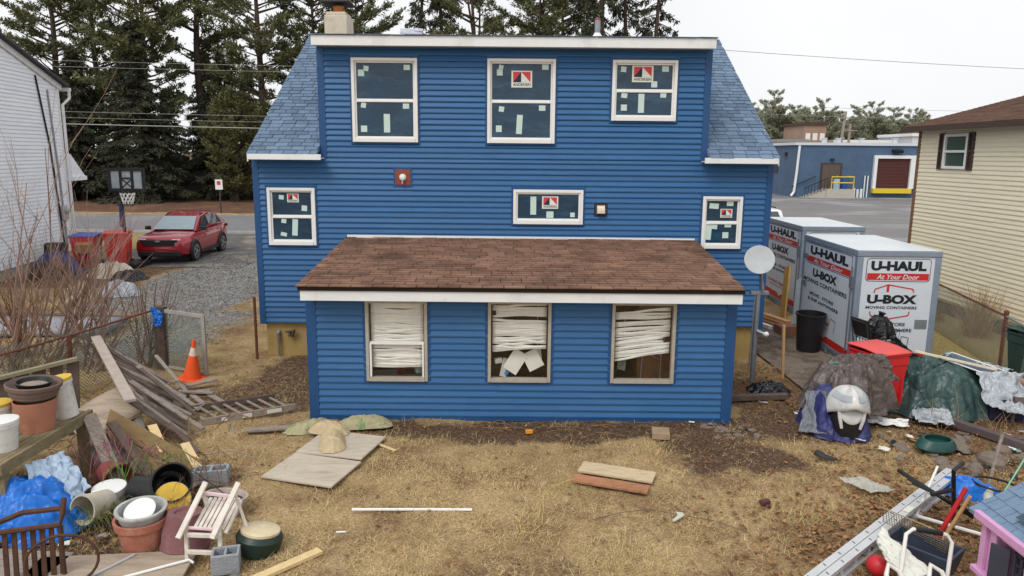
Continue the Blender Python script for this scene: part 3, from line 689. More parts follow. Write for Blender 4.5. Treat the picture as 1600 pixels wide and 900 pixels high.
for wi, (a, c) in enumerate(ew):
    mb = MB(); w = .036; yf = EY - .045
    mb.span((a - .02, yf, EZ0 - .03), (a + w - .01, EY + .05, EZ1 + .015)); mb.span((c - w + .01, yf, EZ0 - .03), (c + .02, EY + .05, EZ1 + .015)); mb.span((a + w - .01, yf, EZ1 - w + .02), (c - w + .01, EY + .05, EZ1 + .015)); mb.span((a + w - .01, yf - .012, EZ0 - .03), (c - w + .01, EY + .05, EZ0 + w - .01))
    win = mb.build('sunroom_window', ALU, house, world=True, bevel=.004)
    win['label'] = ['left sunroom window with drooping closed blinds', 'middle sunroom window with papers heaped behind torn blinds', 'right sunroom window with blinds hanging askew'][wi]
    mb = MB()
    for q in ((a - .06, c + .06, EZ1 + .016, EZ1 + .05), (a - .06, c + .06, EZ0 - .07, EZ0 - .032), (a - .06, a - .021, EZ0 - .032, EZ1 + .016), (c + .021, c + .06, EZ0 - .032, EZ1 + .016)): mb.span((q[0], EY - .026, q[2]), (q[1], EY + .005, q[3]))
    mb.build('casing', BLUET, win)
    zm = EZ0 + (EZ1 - EZ0) * .47
    if wi == 0:
        mb = MB(); mb.span((a + .035, EY - .02, zm - .02), (c - .035, EY + .02, zm + .02)); mb.span((a + .035, EY - .04, EZ0 + .035), (a + .06, EY, zm)); mb.span((c - .06, EY - .04, EZ0 + .035), (c - .035, EY, zm)); mb.build('sash', VINYL, win)
    mb = MB(); mb.span((a + .035, EY + .012, EZ0 + .03), (c - .035, EY + .016, EZ1 - .02)); mb.build('pane', CLEAR, win)
    n = (44, 33, 27)[wi]; ztop = (1.745, 1.735, 1.66)[wi]; zbot = (.8, 1.07, .98)[wi]
    for k in range(n):
        f_ = k / (n - 1); z = ztop + (zbot - ztop) * f_
        w_ = nz3(k * .37 + wi * 9, wi * 3.3, .5); z += .012 * nz3(k * 1.7, wi, 2) * (1 + wi); til = {0: .05 * w_ + rnd.uniform(-.006, .006), 1: .11 * w_ + (.06 if k > 22 else 0) * rnd.choice((-1, 1)), 2: -.03 - .09 * f_ + .12 * w_}[wi]
        if (wi, k) in ((1, 9), (1, 10), (2, 5), (0, 31)): continue
        sag = rnd.uniform(.0, .016) + .03 * abs(w_); xa, xb = a + .045, c - .045
        if wi == 1 and k < 8 and k > 3: xa += .05
        if wi == 2 and k in (17, 18, 19): xb -= .09
        mb = MB(); yb = EY + .045 + rnd.uniform(0, .012)
        def sl(u, v, xa=xa, xb=xb, z=z, til=til, sag=sag, yb=yb, k=k): 
            x = xa + (xb - xa) * u
            return (x, yb + .006 * math.sin(v * PI), z - til * (u - .5) - sag * math.sin(u * PI) * math.cos(3 * u + k) + (v - .5) * .034)
        mb.grid(sl, 10, 2); mb.build('blind_slat', SLAT, win, smooth=True, solid=.001)
    for f_ in (.2, .8):
        mb = MB(); mb.tube([(a + (c - a) * f_, EY + .04, zbot), (a + (c - a) * f_, EY + .04, ztop)], .002, 4); mb.build('blind_cord', SLAT, win)
# clutter seen through the sunroom windows
def clutter(name, label, cat, m, fn, bevel=0, group=None):
    mb = MB(); fn(mb); return tag(mb.build(name, m, bevel=bevel), label, cat, group)
PAPER = mat('paper', srgb(216, 214, 204), .8, var=.06)
for i, (x, z, w, h, ro, y) in enumerate(((.06, .86, .23, .34, 33, 10.57), (.32, .88, .24, .28, -28, 10.59), (.4, .97, .09, .2, -8, 10.66), (-.1, .75, .1, .28, 12, 10.63))):
    clutter('paper_sheet', ['large white sheet leaning behind middle sunroom window', 'creased sheet of paper right of the big sheet, middle sunroom window', 'narrow upright paper strip at right edge of middle sunroom window', 'thin pale folder low in middle sunroom window'][i], 'paper', PAPER, lambda mb: mb.box((x, y, z), (w, .004, h), rx=-12, ry=ro), group='papers in the sunroom')
clutter('plastic_tub', 'small white box at left of middle sunroom window', 'box', VINYL, lambda mb: mb.box((-.2, 10.66, .85), (.12, .08, .08), rz=20, ry=-5), .012)
clutter('blue_packet', 'small bright blue packet low in middle sunroom window', 'packet', mat('bright_blue', srgb(40, 130, 190), .5), lambda mb: mb.box((-.06, 10.58, .7), (.05, .02, .1), ry=25))
clutter('teal_box', 'teal and white box between blinds of middle sunroom window', 'box', mat('teal_card', srgb(80, 180, 170), .6), lambda mb: mb.box((-.05, 10.58, 1.46), (.16, .06, .06)), .004)
clutter('storage_shelf', 'dark cluttered shelf inside the sunroom behind middle window', 'shelf', mat('dark_wood_shelf', srgb(70, 52, 44), .8, var=.3), lambda mb: [mb.box((.15, 11.0, z), (1.1, .4, .03)) for z in (.35, .68)] + [mb.box((x, 11.0, .45), (.04, .38, .7)) for x in (-.38, .68)])
clutter('red_blanket', 'dark red blanket on a heap behind left sunroom window', 'blanket', mat('dark_red_cloth', srgb(128, 56, 52), .95, var=.25), lambda mb: mound(mb, -1.55, 10.95, .5, .3, .62, seed=4, z0=.1))
clutter('clear_tub', 'small translucent tub at right corner behind left sunroom window', 'tub', mat('pale_green_plastic', srgb(140, 156, 148), .4), lambda mb: mb.lathe([(.07, 0), (.085, .1), (.09, .12), (.08, .12)], 16, Matrix.Translation((-1.38, 10.66, .66))))
clutter('tub_stand', 'dark box carrying the clear tub behind left sunroom window', 'box', DARK, lambda mb: mb.span((-1.6, 10.57, .1), (-1.25, 10.9, .659)))
clutter('towel_rack', 'thin white wire rack behind right sunroom window', 'rack', VINYL, lambda mb: [mb.tube(p, .008, 5) for p in ([(2.05, 11.1, .9), (2.14, 11.1, 1.35), (2.4, 11.1, 1.3), (2.33, 11.1, .75), (2.05, 11.1, .9)], [(2.22, 11.1, .84), (2.3, 11.1, 1.32)], [(2.05, 11.1, .9), (2.0, 11.1, .1)], [(2.33, 11.1, .75), (2.33, 11.1, .1)])])
clutter('cardboard_box', 'orange brown cardboard box high behind right sunroom window', 'box', mat('cardboard', srgb(176, 124, 84), .85), lambda mb: mb.span((1.98, 11.2, .1), (2.5, 11.6, 1.85)), .004)
clutter('hanging_rag', 'grey green rag hanging at left of right sunroom window', 'rag', mat('grey_green_rag', srgb(110, 122, 112), .9), lambda mb: rag(mb, (1.58, 10.62, .75), (1.7, 10.62, .72), (1.72, 10.62, 1.05), (1.6, 10.62, 1.08), .02, 3, 10))
mb = MB(); mb.box((-2.32, 17.3, 6.55), (.5, .3, .06), rz=8, rx=8); mb.box((-2.3, 17.3, 6.612), (.5, .3, .06), rz=3, rx=8); sb = mb.build('shingle_bundle', mat('bundle_wrap', srgb(220, 222, 228), .5, col2=srgb(200, 90, 90), c2pos=(.52, .56), c2scale=3), bevel=.008)
tag(sb, 'white and red wrapped shingle bundles left on the roof behind the dormer edge', 'bundle')
# ------------------------------------------------------------ white house on the left
WSID = mat('white_siding', srgb(236, 240, 246), .5, var=.05, scale=1.5, stretch=(1, 1, 5), col2=srgb(222, 228, 236), c2pos=(.5, .75), c2scale=.5)
wh = thing('white_house', 'white clapboard house at the left edge seen along its gable wall', 'house', (-16.0, 26.6, 0))
Mw = Matrix.Translation((-14.74, 17.69, 0)) @ Matrix.Rotation(R(98.05), 4, 'Z')
mb = MB(); n = [(0, .3), (9, .3), (9, 6.05), (2, 7.94), (0, 7.4)]
mb.add([(x, .004, z) for x, z in n] + [(x, .16, z) for x, z in n], [(0, 1, 2, 3, 4), (9, 8, 7, 6, 5)] + [(i, 5 + i, 5 + (i + 1) % 5, (i + 1) % 5) for i in range(5)], Mw)
gw = mb.build('gable_wall', WSID, wh); gw.matrix_parent_inverse = Matrix.Translation((16.0, -26.6, 0))
z = .3
while z < 7.8:
    s = max(0.0, (z + .12 - 6.05) / .27); siding(gw, max(0, 2 * (z - 7.4) / .54) if z > 7.4 else 0, 8.9 - s, z, z + .12, Mw, WSID, exp=.12, out=.018, world=False); z += .12
def wp(name, fn, m, bevel=0, smooth=False):
    mb = MB(); fn(mb); o = mb.build(name, m, wh, bevel=bevel, smooth=smooth); o.matrix_parent_inverse = Matrix.Translation((16.0, -26.6, 0)); return o
wp('foundation', lambda mb: mb.span((0, .02, -.1), (9, .3, .295), M=Mw), mat('pale_block', srgb(168, 160, 150), .9, var=.15, scale=4))
wp('rake_board', lambda mb: mb.beam((9.15, -.05, 6.06), (2, -.05, 8.0), .06, .22, M=Mw), WHITE)
wp('corner_board', lambda mb: mb.span((8.9, -.03, .3), (9.03, .1, 6.1), M=Mw), WHITE)
wp('far_wall', lambda mb: mb.span((8.85, .17, .3), (9, 8, 6.05), M=Mw), WSID)
wp('roof', lambda mb: mb.add([(9.35, -.25, 6.08), (2, -.25, 8.09), (2, 9, 8.09), (9.35, 9, 6.08), (9.35, -.25, 6.16), (2, -.25, 8.17), (2, 9, 8.17), (9.35, 9, 6.16), (-4, -.25, 6.45), (-4, 9, 6.45), (-4, -.25, 6.53), (-4, 9, 6.53)], [(0, 3, 2, 1), (4, 5, 6, 7), (0, 1, 5, 4), (0, 4, 7, 3), (1, 2, 9, 8), (5, 10, 11, 6), (1, 8, 10, 5), (3, 7, 6, 2)], Mw), mat('dark_shingle', srgb(70, 70, 74), .95))
wp('gutter', lambda mb: mb.beam((9.42, -.25, 6.0), (9.42, 9, 6.0), .13, .12, M=Mw), WHITE)
wp('downspout', lambda mb: mb.tube([(9.42, -.2, 5.95), (9.4, -.2, 5.7), (9.08, -.09, 5.45), (9.05, -.09, .4)], .05, 8, M=Mw), WHITE)
wp('service_cable', lambda mb: mb.tube([(7.4, -.04, 6.3), (7.55, -.05, 5.6), (7.95, -.04, 4), (8.1, -.05, 2.4), (8.3, -.05, .5)], .028, 6, M=Mw), BLACKP)
wp('cable_pipe', lambda mb: mb.tube([(8.15, -.04, 5.9), (8.4, -.05, 3), (8.5, -.05, .5)], .03, 6, M=Mw), mat('grey_pvc', srgb(150, 150, 152), .6))
wp('electric_meter', lambda mb: (mb.span((8.25, -.14, 1.45), (8.6, -.02, 1.95), M=Mw), mb.lathe([(.12, 0), (.12, .08), (.08, .12), (0, .13)], 16, Mw @ Matrix.Translation((8.42, -.14, 1.8)) @ Matrix.Rotation(R(90), 4, 'X'))), mat('meter_grey', srgb(176, 178, 178), .5), .01)
wp('porch_roof', lambda mb: (mb.add([(9.05, -.2, 2.95), (10.1, -.2, 2.95), (9.05, -.2, 3.75), (9.05, 3, 2.95), (10.1, 3, 2.95), (9.05, 3, 3.75)], [(0, 1, 2), (5, 4, 3), (0, 3, 4, 1), (1, 4, 5, 2), (0, 2, 5, 3)], Mw), mb.span((9.04, -.25, 2.8), (10.15, 3, 2.949), M=Mw)), WSID)

# ------------------------------------------------------------ tan house on the right
TSID = mat('cream_siding', srgb(238, 228, 202), .55, var=.04, scale=2, stretch=(1, 1, 5)); DKB = mat('dark_brown_trim', srgb(74, 58, 52), .7, var=.12)
th = thing('cream_house', 'cream clapboard house with brown roof and shuttered window at the right edge', 'house', (10.95, 14, 0))
Mt = Matrix.Translation((10.95, 20.2, 0)) @ Matrix.Rotation(R(-90), 4, 'Z')
def tp(name, fn, m, bevel=0, par=None):
    mb = MB(); fn(mb); return mb.build(name, m, par or th, world=par is None, bevel=bevel)
tw = tp('side_wall', lambda mb: mb.span((0, .02, .3), (12.5, .2, 4.68), M=Mt), TSID)
tp('far_gable_wall', lambda mb: mb.add([(.2, 0.2, .3), (.2, 10.2, .3), (.2, 10.2, 4.7), (.2, 5.1, 6.05), (.2, .2, 4.7), (.05, 0.2, .3), (.05, 10.2, .3), (.05, 10.2, 4.7), (.05, 5.1, 6.05), (.05, .2, 4.7)], [(0, 1, 2, 3, 4), (9, 8, 7, 6, 5)], Mt), TSID)
siding(tw, .06, 12.5, .36, 4.66, Mt, TSID, [(.93, 2.42, 3.60, 4.50)], exp=.105, out=.017, world=False)
tp('foundation', lambda mb: mb.span((.03, .03, -.2), (12.5, .25, .35), M=Mt), mat('brown_foundation', srgb(86, 72, 62), .95, var=.25, scale=4))
tp('corner_trim', lambda mb: mb.span((-.06, -.03, .3), (.055, .1, 4.68), M=Mt), mat('rust_brown_trim', srgb(122, 88, 66), .7))
tw2 = tp('window', lambda mb: [mb.span(a, c, M=Mt) for a, c in (((1.18, -.05, 3.62), (1.25, .02, 4.48)), ((2.1, -.05, 3.62), (2.17, .02, 4.48)), ((1.25, -.05, 4.41), (2.1, .02, 4.48)), ((1.25, -.06, 3.62), (2.1, .02, 3.69)), ((1.25, -.045, 4.02), (2.1, .02, 4.08)))], VINYL, .005)
tp('pane', lambda mb: mb.span((1.25, .0, 3.69), (2.1, .01, 4.41), M=Mt), mat('greenish_pane', srgb(70, 88, 80), .12, var=.15, scale=1.2, spec=.5), par=tw2)
for x in (.945, 2.18):
    sh = tp('shutter', lambda mb: [mb.span(a, c, M=Mt) for a, c in (((x, -.04, 3.6), (x + .05, .0, 4.5)), ((x + .18, -.04, 3.6), (x + .23, .0, 4.5)), ((x + .05, -.04, 4.45), (x + .18, .0, 4.5)), ((x + .05, -.04, 3.6), (x + .18, 0, 3.65)), ((x + .05, -.04, 4.03), (x + .18, 0, 4.08)))], DKB)
    tp('louvre_panel', lambda mb: [mb.box((x + .115, -.018, 3.67 + k * .03), (.13, .03, .006), rx=40, M=Mt) for k in range(26)], DKB, par=sh)
rf = tp('roof', lambda mb: mb.add([(-.35, -.32, 4.70), (13, -.32, 4.70), (13, 5.1, 6.15), (-.35, 5.1, 6.15), (-.35, -.32, 4.62), (13, -.32, 4.62), (13, 5.1, 6.07), (-.35, 5.1, 6.07), (-.35, 10.5, 4.7), (13, 10.5, 4.7), (-.35, 10.5, 4.62), (13, 10.5, 4.62)], [(0, 1, 2, 3), (7, 6, 5, 4), (0, 4, 5, 1), (0, 3, 7, 4), (1, 5, 6, 2), (3, 2, 9, 8), (10, 11, 6, 7), (8, 10, 7, 3)], Mt), mat('brown_roof', srgb(96, 74, 64), .95, var=.15, scale=5))
BR2 = mat('cream_house_shingle', srgb(104, 80, 68), .95, var=.15, scale=8, island=.16, bump=.5, bscale=200, spec=.12)
shingles(rf, (10.61, 20.57, 4.702), (0, -1, 0), (5.42, 0, 1.45), 13, 5.6, BR2, seed=21, exp=.15, tab=.33, world=False)
tp('fascia', lambda mb: mb.span((-.36, -.36, 4.56), (13, -.325, 4.7), M=Mt), DKB)
tp('soffit', lambda mb: mb.span((-.3, -.32, 4.6), (13, .0, 4.615), M=Mt), DKB)

# ------------------------------------------------------------ blue commercial building
BLK = mat('painted_block', srgb(76, 98, 124), .85, var=.1, scale=1.5, bump=.5, bscale=9, col2=srgb(82, 106, 136), c2pos=(.45, .7), c2scale=.5)
cb = thing('blue_warehouse', 'long flat roofed blue masonry warehouse with a loading door', 'building', (40, 75, 0))
def cp(name, fn, m, par=None, bevel=0):
    mb = MB(); fn(mb); return mb.build(name, m, par or cb, world=par is None, bevel=bevel)
cp('wall', lambda mb: mb.span((27.2, 72, -.1), (72, 92, 4.95)), BLK)
cp('parapet_cap', lambda mb: [mb.span((27.05, 71.85, 4.951), (72, 72.5, 5.2)), mb.span((27.05, 72.5, 4.951), (27.6, 92, 5.2))], mat('white_metal_cap', srgb(206, 212, 220), .4, var=.05))
cp('downspout', lambda mb: mb.tube([(27.45, 71.85, 4.9), (27.35, 71.85, 2.5), (27.2, 71.8, .5), (26.9, 71.7, .1)], .12, 8), WHITE)
dd = cp('door', lambda mb: mb.span((29.85, 71.9, .85), (31.55, 72, 3.15)), mat('bronze_door', srgb(92, 80, 72), .6))
cp('door_frame', lambda mb: [mb.span((29.7, 71.88, .85), (29.85, 72, 3.28)), mb.span((31.55, 71.88, .85), (31.7, 72, 3.28)), mb.span((29.85, 71.88, 3.15), (31.55, 72, 3.28))], DKB, dd)
cp('door_handle', lambda mb: mb.span((31.25, 71.8, 1.9), (31.33, 71.9, 2.1)), METAL, dd)
cp('landing', lambda mb: mb.span((29.8, 70.4, -.1), (32.4, 71.995, .84)), mat('pale_concrete', srgb(182, 176, 166), .9, var=.1))
for k in range(5): cp('step', lambda mb: mb.span((29.8 - .4 * (k + 1), 70.5, -.1), (29.8 - .4 * k, 71.98, .84 - .155 * (k + 1))), MATS['pale_concrete'])
YEL = mat('safety_yellow', srgb(222, 190, 50), .5, var=.08)
cp('yellow_rail', lambda mb: [mb.tube(p, .06, 6) for p in ([(30.2, 70.45, .84), (30.2, 70.45, 2.0), (32.3, 70.45, 2.0), (32.3, 70.45, .84)], [(30.2, 70.45, 1.45), (32.3, 70.45, 1.45)], [(32.3, 70.45, 2.0), (32.3, 71.9, 2.0)])], YEL)
cp('stair_rail', lambda mb: [mb.tube([(27.7, 70.6, .9), (29.9, 70.6, 1.9), (29.9, 70.6, .84)], .045, 5), mb.tube([(26.9, 71.8, .95), (29.2, 71.8, 2.0)], .045, 5)] + [mb.tube([(27.8 + k * .3, 70.6, 0.05 + k * .11), (27.8 + k * .3, 70.6, .95 + k * .136)], .025, 4) for k in range(7)], BLACKP)
ld = cp('loading_door', lambda mb: mb.span((35.0, 71.93, 1.0), (38.2, 72, 3.75)), mat('brown_shutter', srgb(84, 44, 40), .7, var=.1))
cp('shutter_rib', lambda mb: [mb.span((35.0, 71.9, 1.1 + k * .3), (38.2, 71.93, 1.13 + k * .3)) for k in range(9)], MATS['brown_shutter'], ld)
cp('door_surround', lambda mb: [mb.span((34.7, 71.7, .9), (35, 72, 4.05)), mb.span((38.2, 71.7, .9), (38.9, 72, 4.05)), mb.span((35, 71.7, 3.75), (38.2, 72, 4.05))], WHITE, ld)
cp('dock_bumper', lambda mb: mb.span((34.7, 71.5, .45), (38.4, 72, .899)), YEL, ld)
for q_, w_, r_ in (((36.8, 71.7, 4.45), (.9, .5, .25), 15), ((30.7, 71.85, 3.6), (.3, .25, .2), 0), ((27.15, 74.5, 4.1), (.3, .5, .35), 0)): cp('wall_lamp', lambda mb: mb.box(q_, w_, rx=r_), BLACKP)
cp('side_window', lambda mb: mb.span((27.15, 76.5, 2.2), (27.25, 77.6, 3.9)), PANE)
for i, x in enumerate((33.0, 34.5, 37, 40.5)):
    mb = MB(); mb.span((x, 80, 5.0), (x + .4, 80.4, 5.75)); mb.box((x + .2, 80.2, 5.8), (.5, .5, .08)); mb.build('roof_vent', WHITE, cb, world=True)
for i, (x, c, l) in enumerate(((31.0, srgb(170, 196, 214), 'pale blue drum beside the yellow rail on the landing'), (31.75, srgb(40, 84, 160), 'deep blue drum by the warehouse door on the landing'))):
    mb = MB(); mb.lathe([(.3, 0), (.3, .3), (.325, .32), (.3, .34), (.3, .62), (.325, .64), (.3, .66), (.29, .95), (.0, .96)], 16, Matrix.Translation((x, 71.2, .84))); tag(mb.build('drum', mat('drum%d' % i, c, .4), smooth=True), l, 'drum', 'drums on the landing')
for x, h in ((32.9, .9), (33.25, .8), (33.6, .85)): mb = MB(); mb.tube([(x, 71.6, 0), (x, 71.6, h)], .12, 8); mb.build('meter_pipe', WHITE, cb, world=True)
for x in (33.95, 34.25): mb = MB(); mb.tube([(x, 71.8, 0), (x, 71.8, 2.1)], .06, 6); mb.build('riser_pipe', WHITE, cb, world=True)
# ------------------------------------------------------------ far buildings, fence, sign, poles and wires
def farb(name, label, x0, x1, y0, y1, h, m, mr, wn=0):
    t_ = thing(name, label, 'building', ((x0 + x1) / 2, y0, 0))
    mb = MB(); mb.span((x0, y0, -.1), (x1, y1, h)); mb.build('wall', m, t_, world=True)
    mb = MB(); mb.span((x0 - .3, y0 - .3, h), (x1 + .3, y1, h + .5)); mb.build('roof', mr, t_, world=True)
    for k in range(wn):
        xx = x0 + (x1 - x0) * (k + .5) / wn; mb = MB(); mb.span((xx - .4, y0 - .05, h * .72), (xx + .4, y0, h * .85)); mb.build('window', WHITE, t_, world=True)
farb('far_brick_building', 'tan brick block rising behind the blue warehouse roof', 50.3, 54.0, 130, 140, 9.2, mat('tan_brick', srgb(158, 132, 118), .9, var=.1, scale=.4), DKB, 3)
farb('far_white_building', 'low white shed just above the right end of the warehouse roof', 68, 80, 128, 140, 7.4, mat('white_shed', srgb(206, 212, 222), .7), WHITE, 0)
farb('far_tan_building', 'long low tan building behind the middle of the warehouse roof', 56.5, 66.5, 132, 140, 6.3, mat('tan_block', srgb(178, 164, 150), .9), WHITE, 4)
farb('far_grey_building', 'low grey building between the house roof and the warehouse', 44.5, 49.2, 126, 140, 6.2, mat('pale_grey_block', srgb(186, 182, 176), .9), mat('grey_roof', srgb(140, 140, 142), .9), 2)
fe = thing('board_fence', 'dark board fence running behind the pines beyond the street', 'fence', (-30, 67, 0))
FEN = mat('dark_fence_board', srgb(76, 70, 68), .9, var=.15, scale=2, stretch=(4, 1, .5)); FEP = mat('fence_post', srgb(98, 92, 90), .9)
for k in range(24):
    x = -62 + k * 2.45
    mb = MB(); mb.span((x + .08, 67.0, .05), (x + 2.37, 67.06, 2.35))
    for q in range(11): mb.span((x + .1 + q * .207, 66.975, .05), (x + .1 + q * .207 + .19, 66.999, 2.3))
    mb.build('fence_panel', FEN, fe, world=True)
    mb = MB(); mb.span((x - .07, 66.93, 0), (x + .075, 67.08, 2.45)); mb.build('post', FEP, fe, world=True)
sg = thing('parking_sign', 'small white and red kerbside sign on a dark post across the street', 'sign', (-18.55, 46.9, 0))
mb = MB(); mb.tube([(-18.55, 46.9, 0), (-18.55, 46.9, 2.0)], .05, 6); mb.build('post', DKB, sg, world=True)
mb = MB(); mb.span((-18.78, 46.8, 1.5), (-18.32, 46.83, 2.13)); pt = mb.build('plate', VINYL, sg, world=True)
mb = MB(); mb.span((-18.66, 46.78, 1.8), (-18.44, 46.795, 2.03)); mb.build('marking', RED, pt)
def wire(pts_, label, r=.009):
    (x0, y0, z0), (x1, y1, z1), sag = pts_
    P = [(x0 + (x1 - x0) * k / 16, y0 + (y1 - y0) * k / 16, z0 + (z1 - z0) * k / 16 - sag * 4 * (k / 16) * (1 - k / 16)) for k in range(17)]
    mb = MB(); mb.tube(P, r, 4); return tag(mb.build('power_line', mat('cable_grey', srgb(160, 160, 154), .7)), label, 'cable', 'overhead cables')
wire(((-60, 40, 9.5), (10, 40, 8.2), .35), 'topmost overhead cable across the pines left of the house')
wire(((-60, 40.5, 9.3), (10, 40.5, 8.0), .4), 'second overhead cable from the top across the left pines')
wire(((-60, 40, 6.8), (10, 40, 5.6), .3), 'upper one of the three middle cables crossing the left pines')
wire(((-60, 40.3, 6.5), (10, 40.3, 5.3), .3), 'lower one of the three middle cables crossing the left pines')
wire(((-60, 40.6, 6.15), (10, 40.6, 5.0), .3), 'lowest of the three middle cables crossing the left pines', .025)
wire(((8, 40, 9.5), (60, 40, 8.0), .5), 'single cable sloping through the white sky right of the house', .014)
for i, (z, w_) in enumerate(((10.9, 'upper'), (9.8, 'lower'))): wire(((20, 100, z), (90, 100, z - .8), .5), w_ + ' faint cable in front of the distant right hand trees', .02)
for i, (x, dx) in enumerate(((54.5, .9), (56.2, .1))):
    mb = MB(); mb.tube([(x, 126, 0), (x + dx, 126, 11.3 - i * 2)], [.3, .2], 8); mb.box((x + dx * .9, 125.8, 10.2 - i * 2), (2.4, .15, .15)); tag(mb.build('utility_pole', mat('grey_pole', srgb(150, 142, 134), .9)), ['taller leaning grey utility pole among the distant trees', 'shorter upright grey utility pole among the distant trees'][i], 'pole', 'distant utility poles')

# ------------------------------------------------------------ vegetation
BARK = mat('pine_bark', srgb(78, 66, 58), .95, var=.25, scale=3)
NEED = mat('pine_needles', srgb(106, 110, 78), .85, var=.25, scale=.25, island=.4, spec=.15, col2=srgb(100, 96, 62), c2pos=(.5, .7), c2scale=.16)
NEED2 = mat('spruce_needles', srgb(70, 72, 58), .9, var=.25, scale=.3, island=.4, spec=.1)
NEED3 = mat('yellow_green_needles', srgb(104, 104, 70), .85, var=.25, scale=.4, island=.35, spec=.15)
NEED4 = mat('hazed_far_needles', srgb(150, 152, 130), .9, var=.25, scale=.3, island=.3, spec=.1)  # distance haze is put into this paler needle colour
def needle_mesh(name, P, D, ln, wd, per, m, seed, droop=0.0):
    """tufts of needle shaped faces at points P, pointing roughly along D"""
    rs = np.random.RandomState(seed)
    P = np.repeat(np.array(P), per, 0); D = np.repeat(np.array(D), per, 0); k = len(P)
    d = D + rs.normal(0, .75, (k, 3)); d[:, 2] -= droop; d /= np.linalg.norm(d, axis=1)[:, None] + 1e-6
    s = np.cross(d, rs.normal(0, 1, (k, 3))); s /= np.linalg.norm(s, axis=1)[:, None] + 1e-6
    L_ = rs.uniform(.55, 1.25, (k, 1)) * ln; W = wd * rs.uniform(.6, 1.3, (k, 1))
    P = P + rs.normal(0, .1 * ln + .05, (k, 3))
    V = np.stack([P - s * W * .4, P + d * L_ * .55 + s * W, P + d * L_, P + d * L_ * .5 - s * W], 1)
    me = bpy.data.meshes.new(name)
    me.vertices.add(4 * k); me.vertices.foreach_set('co', V.astype(np.float32).ravel())
    me.loops.add(4 * k); me.loops.foreach_set('vertex_index', np.arange(4 * k, dtype=np.int32))
    me.polygons.add(k); me.polygons.foreach_set('loop_start', np.arange(0, 4 * k, 4, dtype=np.int32)); me.update(calc_edges=True)
    me.materials.append(m); return me
def conifer(seed, h, base, rmax, m, style, per=7, ln=.55, wd=.09, nb=90, twin=0):
    rr = random.Random(seed); wood = MB(); tw_ = MB(); P = []; D = []
    stems = [(0, 0, rr.uniform(-.6, .6), rr.uniform(-.5, .5), h)]
    for q in range(twin): stems.append((rr.uniform(-.6, .6), rr.uniform(-.5, .5), rr.uniform(-2.2, 2.2), rr.uniform(-1, 1), h * rr.uniform(.8, .97)))
    for (sx, sy, lx, ly, hh) in stems:
        def ctr(z): f = z / hh; return Vector((sx + lx * f * f + .15 * math.sin(z * .5 + seed), sy + ly * f * f, z))
        wood.tube([ctr(hh * k / 10) for k in range(11)], [max(.03, .36 * (1 - k / 10.4) * h / 20 * (1 if twin == 0 else .8)) for k in range(11)], 7)
        for q in range(int(nb / len(stems))):
            f = base + (1 - base) * (q + rr.random()) / (nb / len(stems)); z = hh * f
            g = (f - base) / (1 - base)
            if style == 'spruce': L0 = rmax * (1 - g) ** .75 + .3
            elif style == 'pine': L0 = rmax * (.55 + .6 * math.sin(min(1, g * 1.15) * PI * .72 + .35)) * (1 - .55 * g ** 3) 
            else: L0 = rmax * (.4 + .8 * math.sin(PI * min(.96, .18 + g * .8)))
            L0 *= rr.uniform(.55, 1.12)
            a = rr.uniform(0, 2 * PI); up = {'spruce': -.25, 'pine': .18 + .35 * g, 'round': .35 + .4 * g}[style] + rr.uniform(-.12, .14)
            p0 = ctr(z); dr = Vector((math.cos(a), math.sin(a), up)).normalized()
            pts = [p0 + dr * L0 * t_ + Vector((0, 0, (.12 if style != 'spruce' else -.1) * L0 * t_ * t_ - .04 * L0 * t_)) for t_ in (0, .35, .7, 1)]
            wood.tube(pts, [.07 * L0 / 4 + .02, .045 * L0 / 4 + .015, .025, .012], 4, caps=False)
            nsub = max(3, int(L0 * 2.6))
            for k in range(nsub):
                t_ = (.22 if style == 'spruce' else .38) + (.78 if style == 'spruce' else .62) * (k + rr.random()) / nsub
                pb = pts[0].lerp(pts[3], t_); side = rr.choice((-1, 1)); sd = Vector((-dr.y, dr.x, 0)) * side
                dv = (dr * rr.uniform(.4, .9) + sd * rr.uniform(.3, 1) + Vector((0, 0, {'pine': .12, 'round': .5, 'spruce': -.5}[style]))).normalized()
                sl_ = L0 * rr.uniform(.12, .3) * (1.25 - t_ * .6)
                for w in range(4):
                    c_ = pb + dv * sl_ * (w + .5) / 3.5; P.append(c_); D.append(dv)
    needles = needle_mesh('crown', [tuple(p) for p in P], [tuple(q) for q in D], ln, wd, per, m, seed, droop=.7 if style == 'spruce' else -.25)
    bm_ = bpy.data.meshes.new('trunk'); bm_.from_pydata(wood.v, [], wood.f); bm_.materials.append(BARK)
    return bm_, needles
kinds = {
 'pineA': conifer(1, 23, .16, 4.1, NEED, 'pine', nb=98, per=9, ln=.36, wd=.05), 'pineB': conifer(2, 22, .22, 4.2, NEED, 'pine', nb=104, twin=1, per=9, ln=.36, wd=.05),
 'pineC': conifer(3, 21, .38, 3.5, NEED, 'pine', nb=66, twin=2, per=9, ln=.36, wd=.05), 'spruce': conifer(4, 20, .04, 4.3, NEED2, 'spruce', nb=190, per=8, ln=.42, wd=.06),
 'thin': conifer(5, 22, .25, 2.6, NEED2, 'spruce', nb=80, per=6, ln=.42, wd=.055), 'low': conifer(6, 9.5, .05, 3.0, NEED3, 'round', nb=110, per=9, ln=.36, wd=.055),
 'farA': conifer(7, 12.5, .28, 3.2, NEED4, 'round', nb=72, per=10, ln=.42, wd=.05, twin=2), 'farB': conifer(8, 11.5, .2, 2.8, NEED4, 'pine', nb=66, per=10, ln=.42, wd=.05)}
